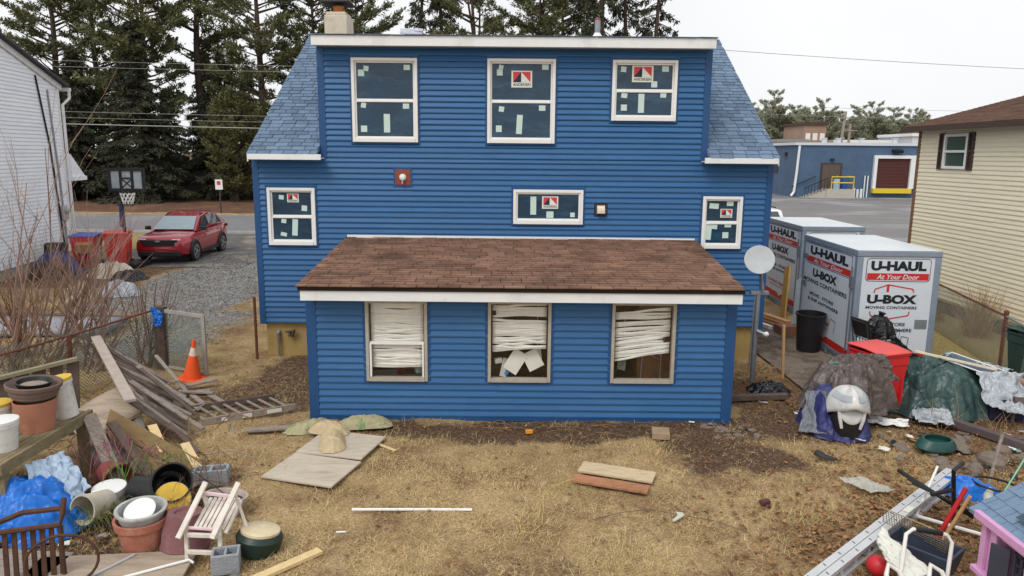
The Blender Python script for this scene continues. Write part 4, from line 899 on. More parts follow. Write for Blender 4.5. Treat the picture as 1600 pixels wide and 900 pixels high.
def tree(kind, x, y, rz, s, label, name='pine_tree', group='pines beyond the street', fat=1.0):
    t_ = thing(name, label, 'tree', (x, y, 0), rz, group); t_.scale = (s * fat, s * fat, s * rnd.uniform(.96, 1.05))
    link('trunk', kinds[kind][0], t_); link('crown', kinds[kind][1], t_); return t_
G1 = 'pines beyond the street'
tree('spruce', -43.5, 60, 0, 1.05, 'dark conifer rising behind the white house roof at far left', 'spruce_tree')
tree('pineA', -36.5, 61, 40, .98, 'tall pine nearest the white house gutter', group=G1)
tree('pineA', -34.3, 62.5, 200, .95, 'slim tall pine just right of the one by the gutter', group=G1)
tree('pineB', -29.3, 60, 90, 1.08, 'broad pine straight above the basketball backboard', group=G1)
tree('spruce', -28.6, 57.5, 30, .68, 'dense drooping dark spruce behind the red car', 'spruce_tree', fat=1.4)
tree('spruce', -34.0, 58.5, 210, .55, 'lower dark spruce left of the basketball backboard', 'spruce_tree', fat=1.5)
tree('spruce', -23.6, 60.5, 130, .6, 'dark spruce beside the street sign', 'spruce_tree', fat=1.3)
tree('pineC', -26.0, 63, 160, 1.1, 'leaning many stemmed pine between backboard and blue roof', group=G1)
tree('low', -21.6, 58, 0, .8, 'low yellow green evergreen at the left edge of the blue house', 'evergreen_tree')
tree('low', -36.5, 59, 90, .8, 'low evergreen beside the white house corner', 'evergreen_tree')
tree('pineA', -20.2, 61, 110, 1.0, 'tall pine directly above the left slope of the blue roof', group=G1)
tree('pineB', -17.0, 64, 10, .95, 'pine directly left of the chimney', group=G1)
tree('pineC', -12.9, 62, 250, 1.0, 'sparse pine directly right of the chimney', group=G1)
tree('thin', -7.3, 60, 0, .95, 'thin drooping conifer above the shingle bundles', 'spruce_tree')
tree('thin', -6.2, 66, 120, 1.05, 'second thin conifer just right of the one above the bundles', 'spruce_tree')
tree('pineC', -3.1, 61, 30, 1.05, 'fan shaped many stemmed pine left of the middle window', group=G1)
tree('pineB', 2.0, 62, 300, 1.0, 'forked pine above the middle of the dormer', group=G1)
tree('pineA', 4.3, 66, 10, .9, 'pine between the forked pine and the vent pipe', group=G1)
tree('thin', 6.9, 60, 60, 1.12, 'dense hanging conifer right behind the vent pipe', 'spruce_tree')
tree('thin', 8.7, 61, 200, 1.0, 'hanging conifer second from the right behind the roof', 'spruce_tree')
tree('thin', 11.0, 60, 280, .97, 'rightmost conifer behind the blue house roof', 'spruce_tree')
nth = ['first', 'second', 'third', 'fourth', 'fifth', 'sixth', 'seventh', 'eighth', 'ninth']
for i, x in enumerate((-60, -54, -47.5, -41.5, -36, -31, -26.3, -21.5, -16.5)): tree('spruce', x, 75 + (i * 13) % 7, i * 50, .5 + .05 * ((i * 7) % 4), nth[i] + ' dark spruce from the left behind the board fence', 'spruce_tree', 'spruces behind the board fence', 1.35)
nth += ['tenth', 'eleventh', 'twelfth', 'thirteenth']
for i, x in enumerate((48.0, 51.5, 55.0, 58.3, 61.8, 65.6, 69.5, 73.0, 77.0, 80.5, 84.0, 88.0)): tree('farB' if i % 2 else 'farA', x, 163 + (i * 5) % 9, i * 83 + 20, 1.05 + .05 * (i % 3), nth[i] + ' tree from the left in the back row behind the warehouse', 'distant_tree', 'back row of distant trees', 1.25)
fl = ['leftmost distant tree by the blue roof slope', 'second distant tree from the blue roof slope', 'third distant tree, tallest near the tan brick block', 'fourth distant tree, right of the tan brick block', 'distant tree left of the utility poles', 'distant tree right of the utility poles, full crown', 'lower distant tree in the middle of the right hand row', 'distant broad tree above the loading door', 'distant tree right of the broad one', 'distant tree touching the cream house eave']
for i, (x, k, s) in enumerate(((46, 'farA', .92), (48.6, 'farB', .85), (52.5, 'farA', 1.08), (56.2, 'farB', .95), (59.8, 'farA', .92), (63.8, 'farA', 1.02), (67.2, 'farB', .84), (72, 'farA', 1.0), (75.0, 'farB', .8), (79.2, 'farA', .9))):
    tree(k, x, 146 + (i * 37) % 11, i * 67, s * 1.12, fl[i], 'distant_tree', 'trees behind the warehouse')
TW = mat('bare_twig', srgb(150, 124, 112), .85, var=.2, scale=3, island=.15); TW2 = mat('brown_stem', srgb(124, 96, 76), .9, var=.2, scale=3)
def bare_shrub(seed, x, y, n, h, spread, label, m, depth=3, lean=(0, 0)):
    rr = random.Random(seed); mb = MB()
    def grow(p, d, l, r, k):
        n_ = 5; pts = [p]; rs_ = [r]
        for i in range(n_):
            d = (d + Vector((rr.uniform(-.13, .13), rr.uniform(-.13, .13), rr.uniform(-.05, .1)))).normalized(); pts.append(pts[-1] + d * l / n_); rs_.append(r * (1 - .7 * (i + 1) / n_))
        mb.tube(pts, rs_, 4 if k < 2 else 3, caps=False)
        if k < depth:
            for i in range(rr.randint(2, 4)):
                f = rr.randint(1, n_ - 1); q = (d + Vector((rr.uniform(-.8, .8), rr.uniform(-.8, .8), rr.uniform(-.1, .5)))).normalized(); grow(pts[f], q, l * rr.uniform(.4, .65), rs_[f] * .7, k + 1)
    for i in range(n):
        a = rr.uniform(0, 2 * PI); s = rr.uniform(.1, spread); p = Vector((x + rr.uniform(-.25, .25), y + rr.uniform(-.25, .25), -.05))
        grow(p, Vector((math.cos(a) * s + lean[0], math.sin(a) * s * .6 + lean[1], 1)).normalized(), h * rr.uniform(.5, 1), rr.uniform(.016, .03), 1)
    return tag(mb.build('bare_shrub', m), label, 'shrub', 'leafless shrubs along the left side')
bare_shrub(1, -8.9, 12.6, 10, 4.4, .5, 'tallest leafless shrub in front of the white wall at far left', TW)
bare_shrub(2, -8.3, 12.9, 13, 3.0, .8, 'spreading leafless shrub in front of the red bins', TW, 4, lean=(.25, 0))
bare_shrub(3, -7.6, 12.8, 13, 2.3, .9, 'leafless shrub left of the fence post with blue bag', TW, 4, lean=(.2, 0))
bare_shrub(4, -6.65, 12.9, 9, 1.9, .8, 'small leafless shrub growing round the fence post with blue bag', TW2, lean=(.15, 0))
bare_shrub(5, -8.0, 10.9, 14, 1.6, 1.0, 'low tangle of brown stems behind the flower pots', TW2, lean=(.1, 0))
bare_shrub(6, -9.3, 13.6, 15, 2.2, 1.0, 'dense brown leafless shrub at the left edge above the pots', TW2)
def dry_clump(x, y, n, h, sp, label, m, seed, r=.006):
    rr = random.Random(seed); mb = MB()
    for i in range(n):
        a = rr.uniform(0, 2 * PI); s = abs(rr.gauss(0, sp)); l = h * rr.uniform(.45, 1); d = Vector((math.cos(a) * s, math.sin(a) * s, 1)).normalized(); p = Vector((x + rr.gauss(0, .12), y + rr.gauss(0, .12), -.02))
        mb.tube([p, p + d * l * .5, p + d * l + Vector((math.cos(a) * .08, math.sin(a) * .08, -.03))], [r, r * .8, r * .3], 3, caps=False)
    return tag(mb.build('dry_bush', m), label, 'shrub')
STALK = mat('dry_stalk', srgb(168, 138, 98), .9, var=.25, scale=4, island=.25)
dry_clump(10.3, 15.9, 230, 1.25, .5, 'tan dried bush against the cream house foundation', STALK, 31)
dry_clump(10.3, 17.6, 80, .6, .7, 'low dry stems left of the tan bush by the cream house', TW2, 32)
dry_clump(6.35, 10.25, 9, .75, .25, 'few pale dry weeds standing before the green tarp', STALK, 33, .005)
dry_clump(7.0, 9.95, 7, .6, .2, 'thin weeds before the silver tarp', STALK, 34, .005)
# ------------------------------------------------------------ right side of the yard
UW = mat('container_panel', srgb(206, 213, 222), .45, var=.05, scale=2, col2=srgb(188, 196, 206), c2pos=(.5, .8), c2scale=2); UG = mat('container_steel', srgb(138, 152, 168), .45, .35, var=.12, scale=5)
UR = mat('container_red', srgb(196, 40, 34), .5, var=.05); UK = mat('container_black', srgb(26, 28, 32), .6, var=.1); UT = mat('container_roof', srgb(212, 218, 222), .4, .1, var=.06, scale=1.2)
def stroke(mb, pts, wd, M):
    for (x0, y0), (x1, y1) in zip(pts[:-1], pts[1:]):
        d_ = Vector((x1 - x0, y1 - y0)).normalized(); n = Vector((-d_.y, d_.x)) * wd / 2
        mb.flat([(x0 - n.x, y0 - n.y), (x1 - n.x, y1 - n.y), (x1 + n.x, y1 + n.y), (x0 + n.x, y0 + n.y)], M)
def ubox_print(panel, M, w, h, roof_marks):
    """printing on a panel whose lower left corner is M's origin"""
    T = lambda e: M @ Matrix.Translation((0, 0, e))
    X = lambda f: f * w
    Y = lambda f: h * (1 - f)
    mb = MB(); mb.cur = 1   # 0 black 1 red 2 white
    a, c, t0, t1 = X(.05), X(.95), Y(.015), Y(.235)
    r = .05
    def rr(x0, x1, y0, y1, r):
        P = []
        for cx, cy, a0 in ((x1 - r, y1 - r, 0), (x0 + r, y1 - r, 90), (x0 + r, y0 + r, 180), (x1 - r, y0 + r, 270)):
            for k in range(5): P.append((cx + r * math.cos(R(a0 + 22.5 * k)), cy + r * math.sin(R(a0 + 22.5 * k))))
        return P
    mb.cur = 0; mb.flat(rr(a, c, t1, t0, .06), T(.003))
    mb.cur = 2; mb.flat(rr(a + .012, c - .012, t1 + .012, t0 - .012, .05), T(.005))
    zr = t1 + (t0 - t1) * .36
    mb.cur = 1; mb.flat([(a + .025, t1 + .028), (c - .025, t1 + .028), (c - .025, zr), (a + .025, zr)], T(.007))
    mb.cur = 0; mb.text('U-HAUL', T(.008) @ Matrix.Translation(((a + c) / 2, (zr + t0) / 2, 0)), width=(c - a) * .86, height=(t0 - zr) * .66, bold=.06)
    mb.cur = 2; mb.text('At Your Door', T(.009) @ Matrix.Translation(((a + c) / 2, (zr + t1) / 2 + .012, 0)), width=(c - a) * .66, height=(zr - t1) * .6, bold=.015, shear=.25)
    o = .06 if roof_marks else 0.0
    if roof_marks:
        mb.cur = 1; stroke(mb, [(X(.19), Y(.345)), (X(.2), Y(.31)), (X(.38), Y(.265)), (X(.73), Y(.305)), (X(.745), Y(.335))], .022, T(.004)); stroke(mb, [(X(.38), Y(.265)), (X(.38), Y(.335))], .045, T(.006))
        stroke(mb, [(X(.155), Y(.525)), (X(.165), Y(.565)), (X(.35), Y(.605)), (X(.7), Y(.56)), (X(.71), Y(.52))], .022, T(.004)); stroke(mb, [(X(.34), Y(.605)), (X(.34), Y(.54))], .045, T(.006))
    mb.cur = 0; mb.text('U-BOX', T(.004) @ Matrix.Translation((X(.45), Y(.405 if roof_marks else .32), 0)), width=X(.7 if roof_marks else .5), height=h * .088, bold=.055)
    mb.text('MOVING CONTAINERS', T(.004) @ Matrix.Translation((X(.45), Y(.485 if roof_marks else .42), 0)), width=X(.72 if roof_marks else .9), height=h * (.028 if roof_marks else .045), bold=.025)
    mb.text('MOVE \u00b7 STORE', T(.004) @ Matrix.Translation((X(.42), Y(.648 if roof_marks else .555), 0)), width=X(.5), height=h * .034, bold=.025)
    mb.text('& SHIP ANYWHERE', T(.004) @ Matrix.Translation((X(.45), Y(.705 if roof_marks else .615), 0)), width=X(.64), height=h * .034, bold=.025)
    yb = .84 if roof_marks else .79
    mb.cur = 1; mb.text('U-Haul App', T(.004) @ Matrix.Translation((X(.38), Y(yb), 0)), width=X(.48), height=h * .05, bold=.025)
    mb.cur = 0; mb.text('1-877-GO-U-HAUL', T(.004) @ Matrix.Translation((X(.4), Y(yb + .05), 0)), width=X(.42), height=h * .02, bold=.005)
    stroke(mb, [(X(.62), Y(yb)), (X(.64), Y(yb - .075)), (X(.74), Y(yb - .06)), (X(.72), Y(yb + .05))], .012, T(.004))
    mb.cur = 1; mb.flat([(0, 0), (w, 0), (w, h * .075), (X(.58), h * .075), (X(.5), h * .035), (X(.44), h * .075), (0, h * .085)], T(.003))
    mb.build('printing', [UK, UR, UW], panel)
def ubox(label, loc, rz, w=1.5, l=2.75, h=2.22):
    t_ = thing('moving_container', label, 'container', loc, rz, 'moving containers beside the house')
    def pt(name, fn, m, bevel=0, par=None):
        mb = MB(); fn(mb); return mb.build(name, m, par or t_, bevel=bevel)
    pt('base', lambda mb: [mb.span((0, 0, .1), (w, l, .17)), mb.span((.03, .03, 0), (.2, l - .03, .1)), mb.span((w / 2 - .1, .03, 0), (w / 2 + .1, l - .03, .1)), mb.span((w - .2, .03, 0), (w - .03, l - .03, .1))] + [mb.span((.0, y, 0.0), (.03, y + .5, .1)) for y in (.05, 1.1, 2.2)], UG, .006)
    for x, y in ((0, 0), (w - .1, 0), (0, l - .1), (w - .1, l - .1)): pt('corner_post', lambda mb: mb.span((x - .006, y - .006, .171), (x + .106, y + .106, h - .11)), UG, .012)
    pt('top_rail', lambda mb: [mb.span((-.012, -.012, h - .109), (w + .012, .1, h)), mb.span((-.012, l - .1, h - .109), (w + .012, l + .012, h)), mb.span((-.012, .1, h - .109), (.1, l - .1, h)), mb.span((w - .1, .1, h - .109), (w + .012, l - .1, h))], UG, .015)
    pt('roof', lambda mb: mb.grid(lambda u, v: (-.005 + (w + .01) * u, -.005 + (l + .01) * v, h + .004 + .03 * math.sin(u * PI) * math.sin(v * PI)), 8, 8), UT)
    z0, z1 = .172, h - .11
    f = pt('front_panel', lambda mb: mb.span((.107, .012, z0), (w - .107, .05, z1)), UW)
    ubox_print(f, Matrix.Translation((.107, .011, z0)) @ Matrix.Rotation(R(90), 4, 'X'), w - .214, z1 - z0, True)
    s = pt('door_panel', lambda mb: mb.span((.012, .107, z0), (.05, l - .107, z1)), UW)
    ubox_print(s, Matrix.Translation((.011, l - .107, z0)) @ Matrix.Rotation(R(-90), 4, 'Z') @ Matrix.Rotation(R(90), 4, 'X'), l - .214, z1 - z0, False)
    pt('side_panel', lambda mb: mb.span((w - .05, .107, z0), (w - .012, l - .107, z1)), UW); pt('back_panel', lambda mb: mb.span((.107, l - .05, z0), (w - .107, l - .012, z1)), UW)
    for z in (.5, 1.15, 1.75): pt('hinge', lambda mb: mb.span((-.012, l - .3, z), (.011, l - .02, z + .09)), METAL, .004, s)
    pt('door_latch', lambda mb: [mb.tube([(-.02, .16, .3), (-.02, .16, 1.9)], .015, 6), mb.span((-.03, .11, 1.5), (.011, .22, 1.72))], METAL, 0, s)
    pt('handle_recess', lambda mb: mb.span((w - .36, .002, .78), (w - .14, .0115, .95)), METAL, 0, f)
    return t_
ubox('near white moving container with red roof marks, shopping cart in front', (6.3, 13.3, 0), -2)
ubox('far white moving container half hidden behind the nearer one', (7.05, 17.85, 0), -1)

def wheelie_bin(label, loc, rz, mbody, mlid, w=.62, d=.68, h=1.08, group=None, open_=0):
    t_ = thing('wheeled_bin', label, 'bin', loc, rz, group)
    a, c = .78, 1.0
    mb = MB(); zz = [(.06, a), (h * .62, .93), (h * .78, .96), (h * .78, 1.0), (h * .93, 1.0), (h * .93, 1.06), (h * .97, 1.06)]
    vs = []; fs = []
    for z, k in zz: vs += [(-w / 2 * k, -d / 2 * k, z), (w / 2 * k, -d / 2 * k, z), (w / 2 * k, d / 2 * k, z), (-w / 2 * k, d / 2 * k, z)]
    for i in range(len(zz) - 1):
        for j in range(4): fs.append((i * 4 + j, i * 4 + (j + 1) % 4, i * 4 + 4 + (j + 1) % 4, i * 4 + 4 + j))
    fs.append((3, 2, 1, 0)); mb.add(vs, fs); b_ = mb.build('body', mbody, t_, bevel=.02)
    for s in (-1, 1): mb = MB(); mb.span((s * w * .36 - .02, -d / 2 * .95 - .012, .05), (s * w * .36 + .02, -d / 2 * .8, h * .6)); mb.build('rib', mbody, b_)
    mb = MB(); nlid = lambda u, v: (-w / 2 * 1.09 + w * 1.09 * u, -d / 2 * 1.1 + d * 1.12 * v, h * .975 + .045 * math.sin(min(1, v * 1.3) * PI * .6) + (.015 if .12 < u < .88 and .12 < v < .8 else 0))
    mb.grid(nlid, 16, 14); mb.build('lid', mlid, t_, smooth=True, solid=.02)
    mb = MB(); mb.tube([(-w * .4, d / 2 * 1.06, h * .95), (-w * .4, d / 2 * 1.2, h * .97), (w * .4, d / 2 * 1.2, h * .97), (w * .4, d / 2 * 1.06, h * .95)], .016, 6); mb.build('handle', mbody, t_)
    for s in (-1, 1):
        mb = MB(); mb.lathe([(.03, -.03), (.12, -.03), (.125, 0), (.12, .03), (.03, .03)], 16, rotm(0, 90, 0, (s * w * .44, d * .36, .125))); mb.build('wheel', BLACKP, t_)
    return t_
RB = mat('red_bin', srgb(206, 44, 46), .45, var=.08, scale=3); RL = mat('red_lid', srgb(218, 84, 82), .5, var=.06)
wheelie_bin('red wheeled bin between the moving containers and the green tarp', (5.72, 11.1, 0), 20, RB, RL, .58, .62, .98)
wheelie_bin('dark green wheeled bin at the right edge of the picture', (9.0, 12.25, 0), 10, mat('green_bin', srgb(38, 62, 58), .5), mat('green_lid', srgb(44, 72, 66), .5), .6, .62, .98)
wheelie_bin('red wheeled bin with blue lid beside the white house', (-14.2, 24.4, 0), 8, RB, mat('blue_lid', srgb(54, 88, 190), .45), .75, .75, 1.12, 'red bins by the white house')
wheelie_bin('red wheeled bin with red lid next to the blue lidded one', (-13.3, 24.7, 0), 14, RB, RL, .72, .75, 1.2, 'red bins by the white house')

def bucket_prof(r0, r1, h, t_=.008, rim=.012): return [(0.001, 0), (r0, 0), (r1, h - .04), (r1 + rim, h - .04), (r1 + rim, h), (r1 - t_, h), (r0 - t_, .012), (.001, .012)]
def bucket(name, label, cat, prof, M, m, group=None, n=26, handle=None, extra=None):
    mb = MB(); mb.lathe(prof, n, M)
    if handle is None and extra is None: return tag(mb.build(name, m, smooth=True), label, cat, group)
    t_ = thing(name, label, cat, M.to_translation(), 0, group)
    mb.build('body', m, t_, smooth=True, world=True)
    if handle:
        r, z, mh, ang = handle
        mb = MB(); mb.tube([(r * math.cos(k * PI / 10), r * math.sin(k * PI / 10) * math.sin(R(ang)), z - r * math.sin(k * PI / 10) * math.cos(R(ang)) * .9) for k in range(11)], .004, 5, M=M); mb.build('handle', mh, t_, world=True)
    if extra:
        for nm, pf, mm in extra: mb = MB(); mb.lathe(pf, n, M); mb.build(nm, mm, t_, smooth=True, world=True)
    return t_
bucket('trash_can', 'tall round black trash can in front of the moving container door', 'trash can', bucket_prof(.22, .28, .78, .012, .018), rotm(2, 0, 0, (6.02, 14.5, .02)), BLACKP)

# satellite dish
sd = thing('satellite_dish', 'grey satellite dish on a galvanised pole at the right corner of the house', 'satellite dish', (4.2, 12.35, 0))
mb = MB(); mb.tube([(0, 0, 0), (0, .0, 1.62)], .045, 12); mb.build('pole', METAL, sd, smooth=True)
mb = MB(); mb.tube([(.06, -.05, 1.62), (.03, -.06, 1.8), (-.02, -.1, 2.0)], .03, 10); mb.span((-.13, -.05, 1.58), (.17, .05, 1.63)); mb.tube([(-.06, -.04, 1.58), (-.07, -.04, 1.1), (-.08, -.03, .3)], .012, 6); mb.tube([(0, -.06, .95), (.12, -.1, .9)], .03, 8); mb.build('mounting_arm', METAL, sd)
mb = MB(); mb.lathe([(.001, 0), (.09, .004), (.17, .014), (.235, .03), (.246, .03), (.246, .018), (.235, .016), (.17, .0), (.001, -.012)], 32, rotm(68, 0, -14, (-.05, -.1, 2.18))); mb.build('reflector', mat('dish_grey', srgb(176, 180, 182), .6, var=.06, scale=9, col2=srgb(150, 152, 154), c2pos=(.55, .7), c2scale=5), sd, smooth=True)
mb = MB(); mb.lathe([(.035, 0), (.045, .05), (.02, .08)], 12, rotm(80, 0, 40, (.12, -.1, .9))); mb.build('cable_clamp', VINYL, sd)
WOOD = mat('raw_wood', srgb(186, 148, 98), .8, var=.15, scale=5, stretch=(1, 8, 8)); OLDW = mat('grey_weathered_wood', srgb(150, 138, 128), .9, var=.22, scale=6, stretch=(1.5, 7, 7), bump=.3, bscale=30, col2=srgb(104, 92, 84), c2pos=(.5, .68), c2scale=2.5)
DKW = mat('dark_weathered_wood', srgb(98, 84, 76), .95, var=.3, scale=6, bump=.3, bscale=30); CREAMW = mat('pale_pine', srgb(214, 188, 140), .75, var=.1, scale=5, stretch=(6, 1, 6)); PLY = mat('weathered_plywood', srgb(168, 152, 134), .9, var=.14, scale=3, stretch=(1, 5, 1), col2=srgb(128, 112, 98), c2pos=(.5, .75), c2scale=1.8, bump=.25, bscale=50)
def plank(name, label, cat, p0, p1, w, h, m, group=None, up=(0, 0, 1)):
    mb = MB(); mb.beam(p0, p1, w, h, up); return tag(mb.build(name, m, bevel=.003), label, cat, group)
plank('wooden_stake', 'upright wooden stake beside the black trash can', 'stake', (4.85, 12.65, -.1), (4.78, 12.6, .98), .045, .045, WOOD)
plank('board', 'ochre board leaning on the far moving container', 'board', (6.55, 17.4, .02), (6.72, 17.75, 1.25), .32, .04, mat('ochre_board', srgb(192, 150, 76), .7, var=.1), up=(1, 0, 0))
plank('board', 'pale blue white panel leaning beside the ochre board', 'board', (6.62, 16.75, .02), (6.85, 17.25, 1.05), .42, .03, mat('pale_panel', srgb(196, 216, 226), .5), up=(1, 0, 0))
LB = [((5.35, 18.2, .12), (6.25, 15.9, .1), .16, 'lowest brown board of the stack behind the trash can', srgb(150, 104, 74)), ((5.45, 18.4, .17), (6.3, 16.1, .15), .2, 'middle board of the stack behind the trash can', srgb(172, 128, 92)), ((5.4, 18.6, .225), (6.28, 16.3, .2), .15, 'top board of the stack behind the trash can', srgb(196, 152, 112))]
for i, (a, c, w, l, cc) in enumerate(LB): plank('lumber_board', l, 'board', a, c, w, .045, mat('stack_wood%d' % i, cc, .8, var=.12, scale=4), 'boards stacked along the house')
plank('white_gutter', 'long white gutter length lying left of the board stack', 'gutter', (5.15, 18.4, .1), (5.9, 16.3, .06), .1, .08, WHITE)
plank('cardboard_box', 'flat brown cardboard carton end at the foot of the board stack', 'box', (5.9, 15.9, .11), (6.5, 15.95, .11), .35, .2, mat('brown_carton', srgb(134, 96, 78), .85))
# shopping cart with bag
sc = thing('shopping_cart', 'black wire shopping cart parked in front of the near container', 'shopping cart', (6.36, 12.5, 0), 12)
mb = MB()
for z, k in ((.62, .92), (.78, 1), (.95, 1.04)): mb.tube([(-.24 * k, -.22, z), (.3 * k, -.22, z), (.3 * k, .22, z), (-.24 * k, .22, z)], .008, 5, closed=True)
for k in range(9):
    x = -.22 + k * .063; mb.tube([(x, -.22, .95), (x * .92, -.21, .6), (x * .92, .21, .6), (x, .22, .95)], .005, 4)
for k in range(6): mb.tube([(-.24, -.2 + k * .08, .95), (-.22, -.2 + k * .08, .6)], .005, 4)
mb.build('basket', BLACKP, sc)
mb = MB(); mb.box((-.3, 0, .98), (.03, .44, .34), ry=-18); mb.build('seat_flap', BLACKP, sc)
mb = MB(); 
for y in (-.2, .2): mb.tube([(-.36, y, 1.1), (-.26, y, .55), (-.2, y, .22), (.26, y, .18)], .012, 6)
mb.tube([(-.36, -.2, 1.1), (-.36, .2, 1.1)], .014, 6); mb.build('frame', mat('cart_steel', srgb(92, 94, 98), .4, .7), sc)
for x in (-.2, .24):
    for y in (-.2, .2): mb = MB(); mb.lathe([(.01, -.015), (.06, -.015), (.06, .015), (.01, .015)], 12, rotm(90, 0, 0, (x, y, .06))); mb.tube([(x, y, .1), (x, y, .2)], .012, 5); mb.build('wheel', BLACKP, sc)
BAG = mat('bin_bag', srgb(24, 24, 28), .25, var=.2, crease=9)
mb = MB(); mound(mb, 6.4, 12.5, .27, .24, .36, seed=9, p=2.6, fold=.1, crump=.06, z0=.8, nr=16, na=40); mb.lathe([(.03, 0), (.025, .04), (.06, .1), (.07, .11), (.0, .06)], 10, rotm(8, 12, 0, (6.4, 12.5, 1.14))); tag(mb.build('trash_bag', BAG, smooth=True), 'knotted black trash bag sitting in the shopping cart', 'trash bag')

# tarp heaps
TB = mat('brown_tarp', srgb(96, 86, 84), .38, crease=5.5, var=.25, scale=7, col2=srgb(78, 66, 60), c2pos=(.45, .6), c2scale=4, bump=.4, bscale=22); TG = mat('green_tarp', srgb(54, 80, 78), .36, crease=4.5, var=.2, scale=5, bump=.4, bscale=18, col2=srgb(46, 66, 66), c2pos=(.5, .7), c2scale=3)
TS = mat('silver_tarp', srgb(168, 174, 180), .4, .1, crease=7, var=.12, scale=10, bump=.6, bscale=26); TBL = mat('blue_tarp', srgb(26, 108, 200), .36, crease=4, var=.15, scale=5, bump=.3, bscale=16); TN = mat('navy_cover', srgb(50, 54, 108), .5, crease=5, var=.2, scale=6, bump=.3, bscale=20)
hx = lambda a, b_, x: max(0, min(1, (x - a) / (b_ - a)))
bt = thing('brown_tarp_heap', 'heap under a creased brown grey tarp in front of the red bin', 'tarp heap', (5.0, 10.75, 0))
mb = MB(); mound(mb, 4.98, 10.5, .66, .52, .68, rot=12, p=4.2, seed=2.2, fold=.07, crump=.1, nr=34, na=110, z0=.24, hf=lambda x, y: 1 - .3 * max(0, -x) / .7); mb.build('tarp', TB, bt, smooth=True, world=True)
mb = MB(); mb.tube([(4.75, 10.62, .86), (4.95, 10.5, .9), (5.2, 10.42, .82), (5.4, 10.4, .62)], .016, 5); mb.build('cord', mat('green_cord', srgb(60, 140, 108), .6), bt, world=True)
mb = MB(); rag(mb, (5.25, 10.3, .62), (5.72, 10.5, .62), (5.6, 10.75, .95), (5.1, 10.6, 1.0), .05, 5.5, 22); mb.build('tarp_flap', TB, bt, smooth=True, world=True, solid=.006)
so = thing('scooter', 'white scooter front poking out under the brown tarp, wrapped in blue cover', 'scooter', (4.74, 9.9, 0), -10)
SCW = mat('white_gloss', srgb(206, 206, 204), .3, var=.14, scale=7, coat=.3, col2=srgb(150, 150, 152), c2pos=(.55, .75), c2scale=4)
def cowl(u, v):
    a = (u - .5) * 2 * PI; k = math.sin(v * PI / 2); f_ = max(0, math.cos(a))
    return (.3 * math.sin(a) * k * (1 - .2 * f_), -.27 * math.cos(a) * k * (1 + .38 * f_ * f_), .74 - .23 * v ** 2.2 - .16 * v * v * (1 - f_ ** 2) + .03 * f_ ** 12 * v * (1 - v) * 4 + .012 * math.cos(6 * a) * v)
mb = MB(); mb.grid(cowl, 48, 14); mb.build('front_fairing', SCW, so, smooth=True, solid=.012)
for s in (-1, 1):
    mb = MB(); mb.grid(lambda u, v: tuple(Vector(cowl(.5 + s * (.03 + .19 * u), .62 + .2 * v - .2 * u)) + Vector((s * .008, -.012, .012))), 6, 6); mb.build('headlight', mat('lamp_lens', srgb(176, 184, 190), .15, spec=.6), so, smooth=True)
    mb = MB(); mb.tube([(s * .16, -.22, .46), (s * .15, -.24, .34), (s * .12, -.24, .2)], [.03, .028, .02], 8); mb.build('fork_leg', SCW, so, smooth=True)
mb = MB(); mb.lathe([(.001, .03), (.09, .028), (.13, .015), (.14, 0), (.13, -.04)], 22, rotm(70, 0, 0, (0, -.23, .4)), 1, 1.0); mb.build('horn_cover', SCW, so, smooth=True)
mb = MB(); mb.lathe([(.001, 0), (.2, .0), (.235, .2), (.235, .4), (.17, .5), (.0, .52)], 24, Matrix.Translation((0, -.02, .02))); mb.build('dark_cavity', BLACKP, so, smooth=True)  # black solid standing in for the shaded hollow under the fairing
cv = MB(); mound(cv, 4.72, 10.22, .5, .62, .62, rot=-6, p=3.4, seed=7.7, fold=.035, crump=.07, nr=34, na=100, hf=lambda x, y: .3 + .7 * max(hx(-.12, -.26, x), hx(-.3, .0, y), .75 * hx(.12, .26, x))); tag(cv.build('blue_cover', TN, smooth=True), 'dark blue cloth cover slumped round the white scooter', 'cover')
mb = MB(); rag(mb, (4.1, 9.95, .03), (4.5, 9.75, .05), (4.55, 10.2, .55), (4.35, 10.35, .5), .04, 8.1, 18); tag(mb.build('grey_sheeting', mat('grey_sheet', srgb(108, 112, 120), .4), smooth=True, solid=.005), 'flap of grey plastic sheeting left of the blue scooter cover', 'sheeting')
gt = thing('green_tarp_heap', 'large heap under a creased dark green tarp right of the red bin', 'tarp heap', (6.75, 11.2, 0))
mb = MB(); mound(mb, 6.75, 11.25, 1.02, .7, .62, rot=-8, p=3.8, seed=5.1, fold=.06, crump=.12, nr=40, na=130, hf=lambda x, y: (1 - .25 * max(0, x)) * (1 + .45 * nz3(x * 1.9 + 3, y * 1.9, 2))); mb.build('tarp', TG, gt, smooth=True, world=True)
mb = MB(); mb.span((7.2, 10.55, .02), (8.0, 11.1, .34)); tag(mb.build('navy_box', mat('navy_box', srgb(34, 36, 66), .6), bevel=.015), 'dark navy box under the silver tarp', 'box')
mb = MB(); rag(mb, (7.0, 10.42, .26), (7.65, 10.4, .1), (7.9, 10.95, .6), (7.2, 11.05, .62), .06, 3.3, 30); tag(mb.build('silver_tarp', TS, smooth=True, solid=.006), 'crumpled silver grey tarp over the right end of the green heap', 'tarp')
mb = MB(); rag(mb, (6.9, 11.5, .68), (7.5, 11.3, .6), (8.2, 11.6, .42), (7.3, 11.95, .62), .06, 6.1, 26); tag(mb.build('grey_plastic_sheet', TS, smooth=True, solid=.006), 'grey plastic sheet draped along the back of the green heap', 'sheeting')
pn = thing('framed_screen', 'dark blue framed panel lying on the green tarp heap', 'panel', (7.2, 11.2, .6))
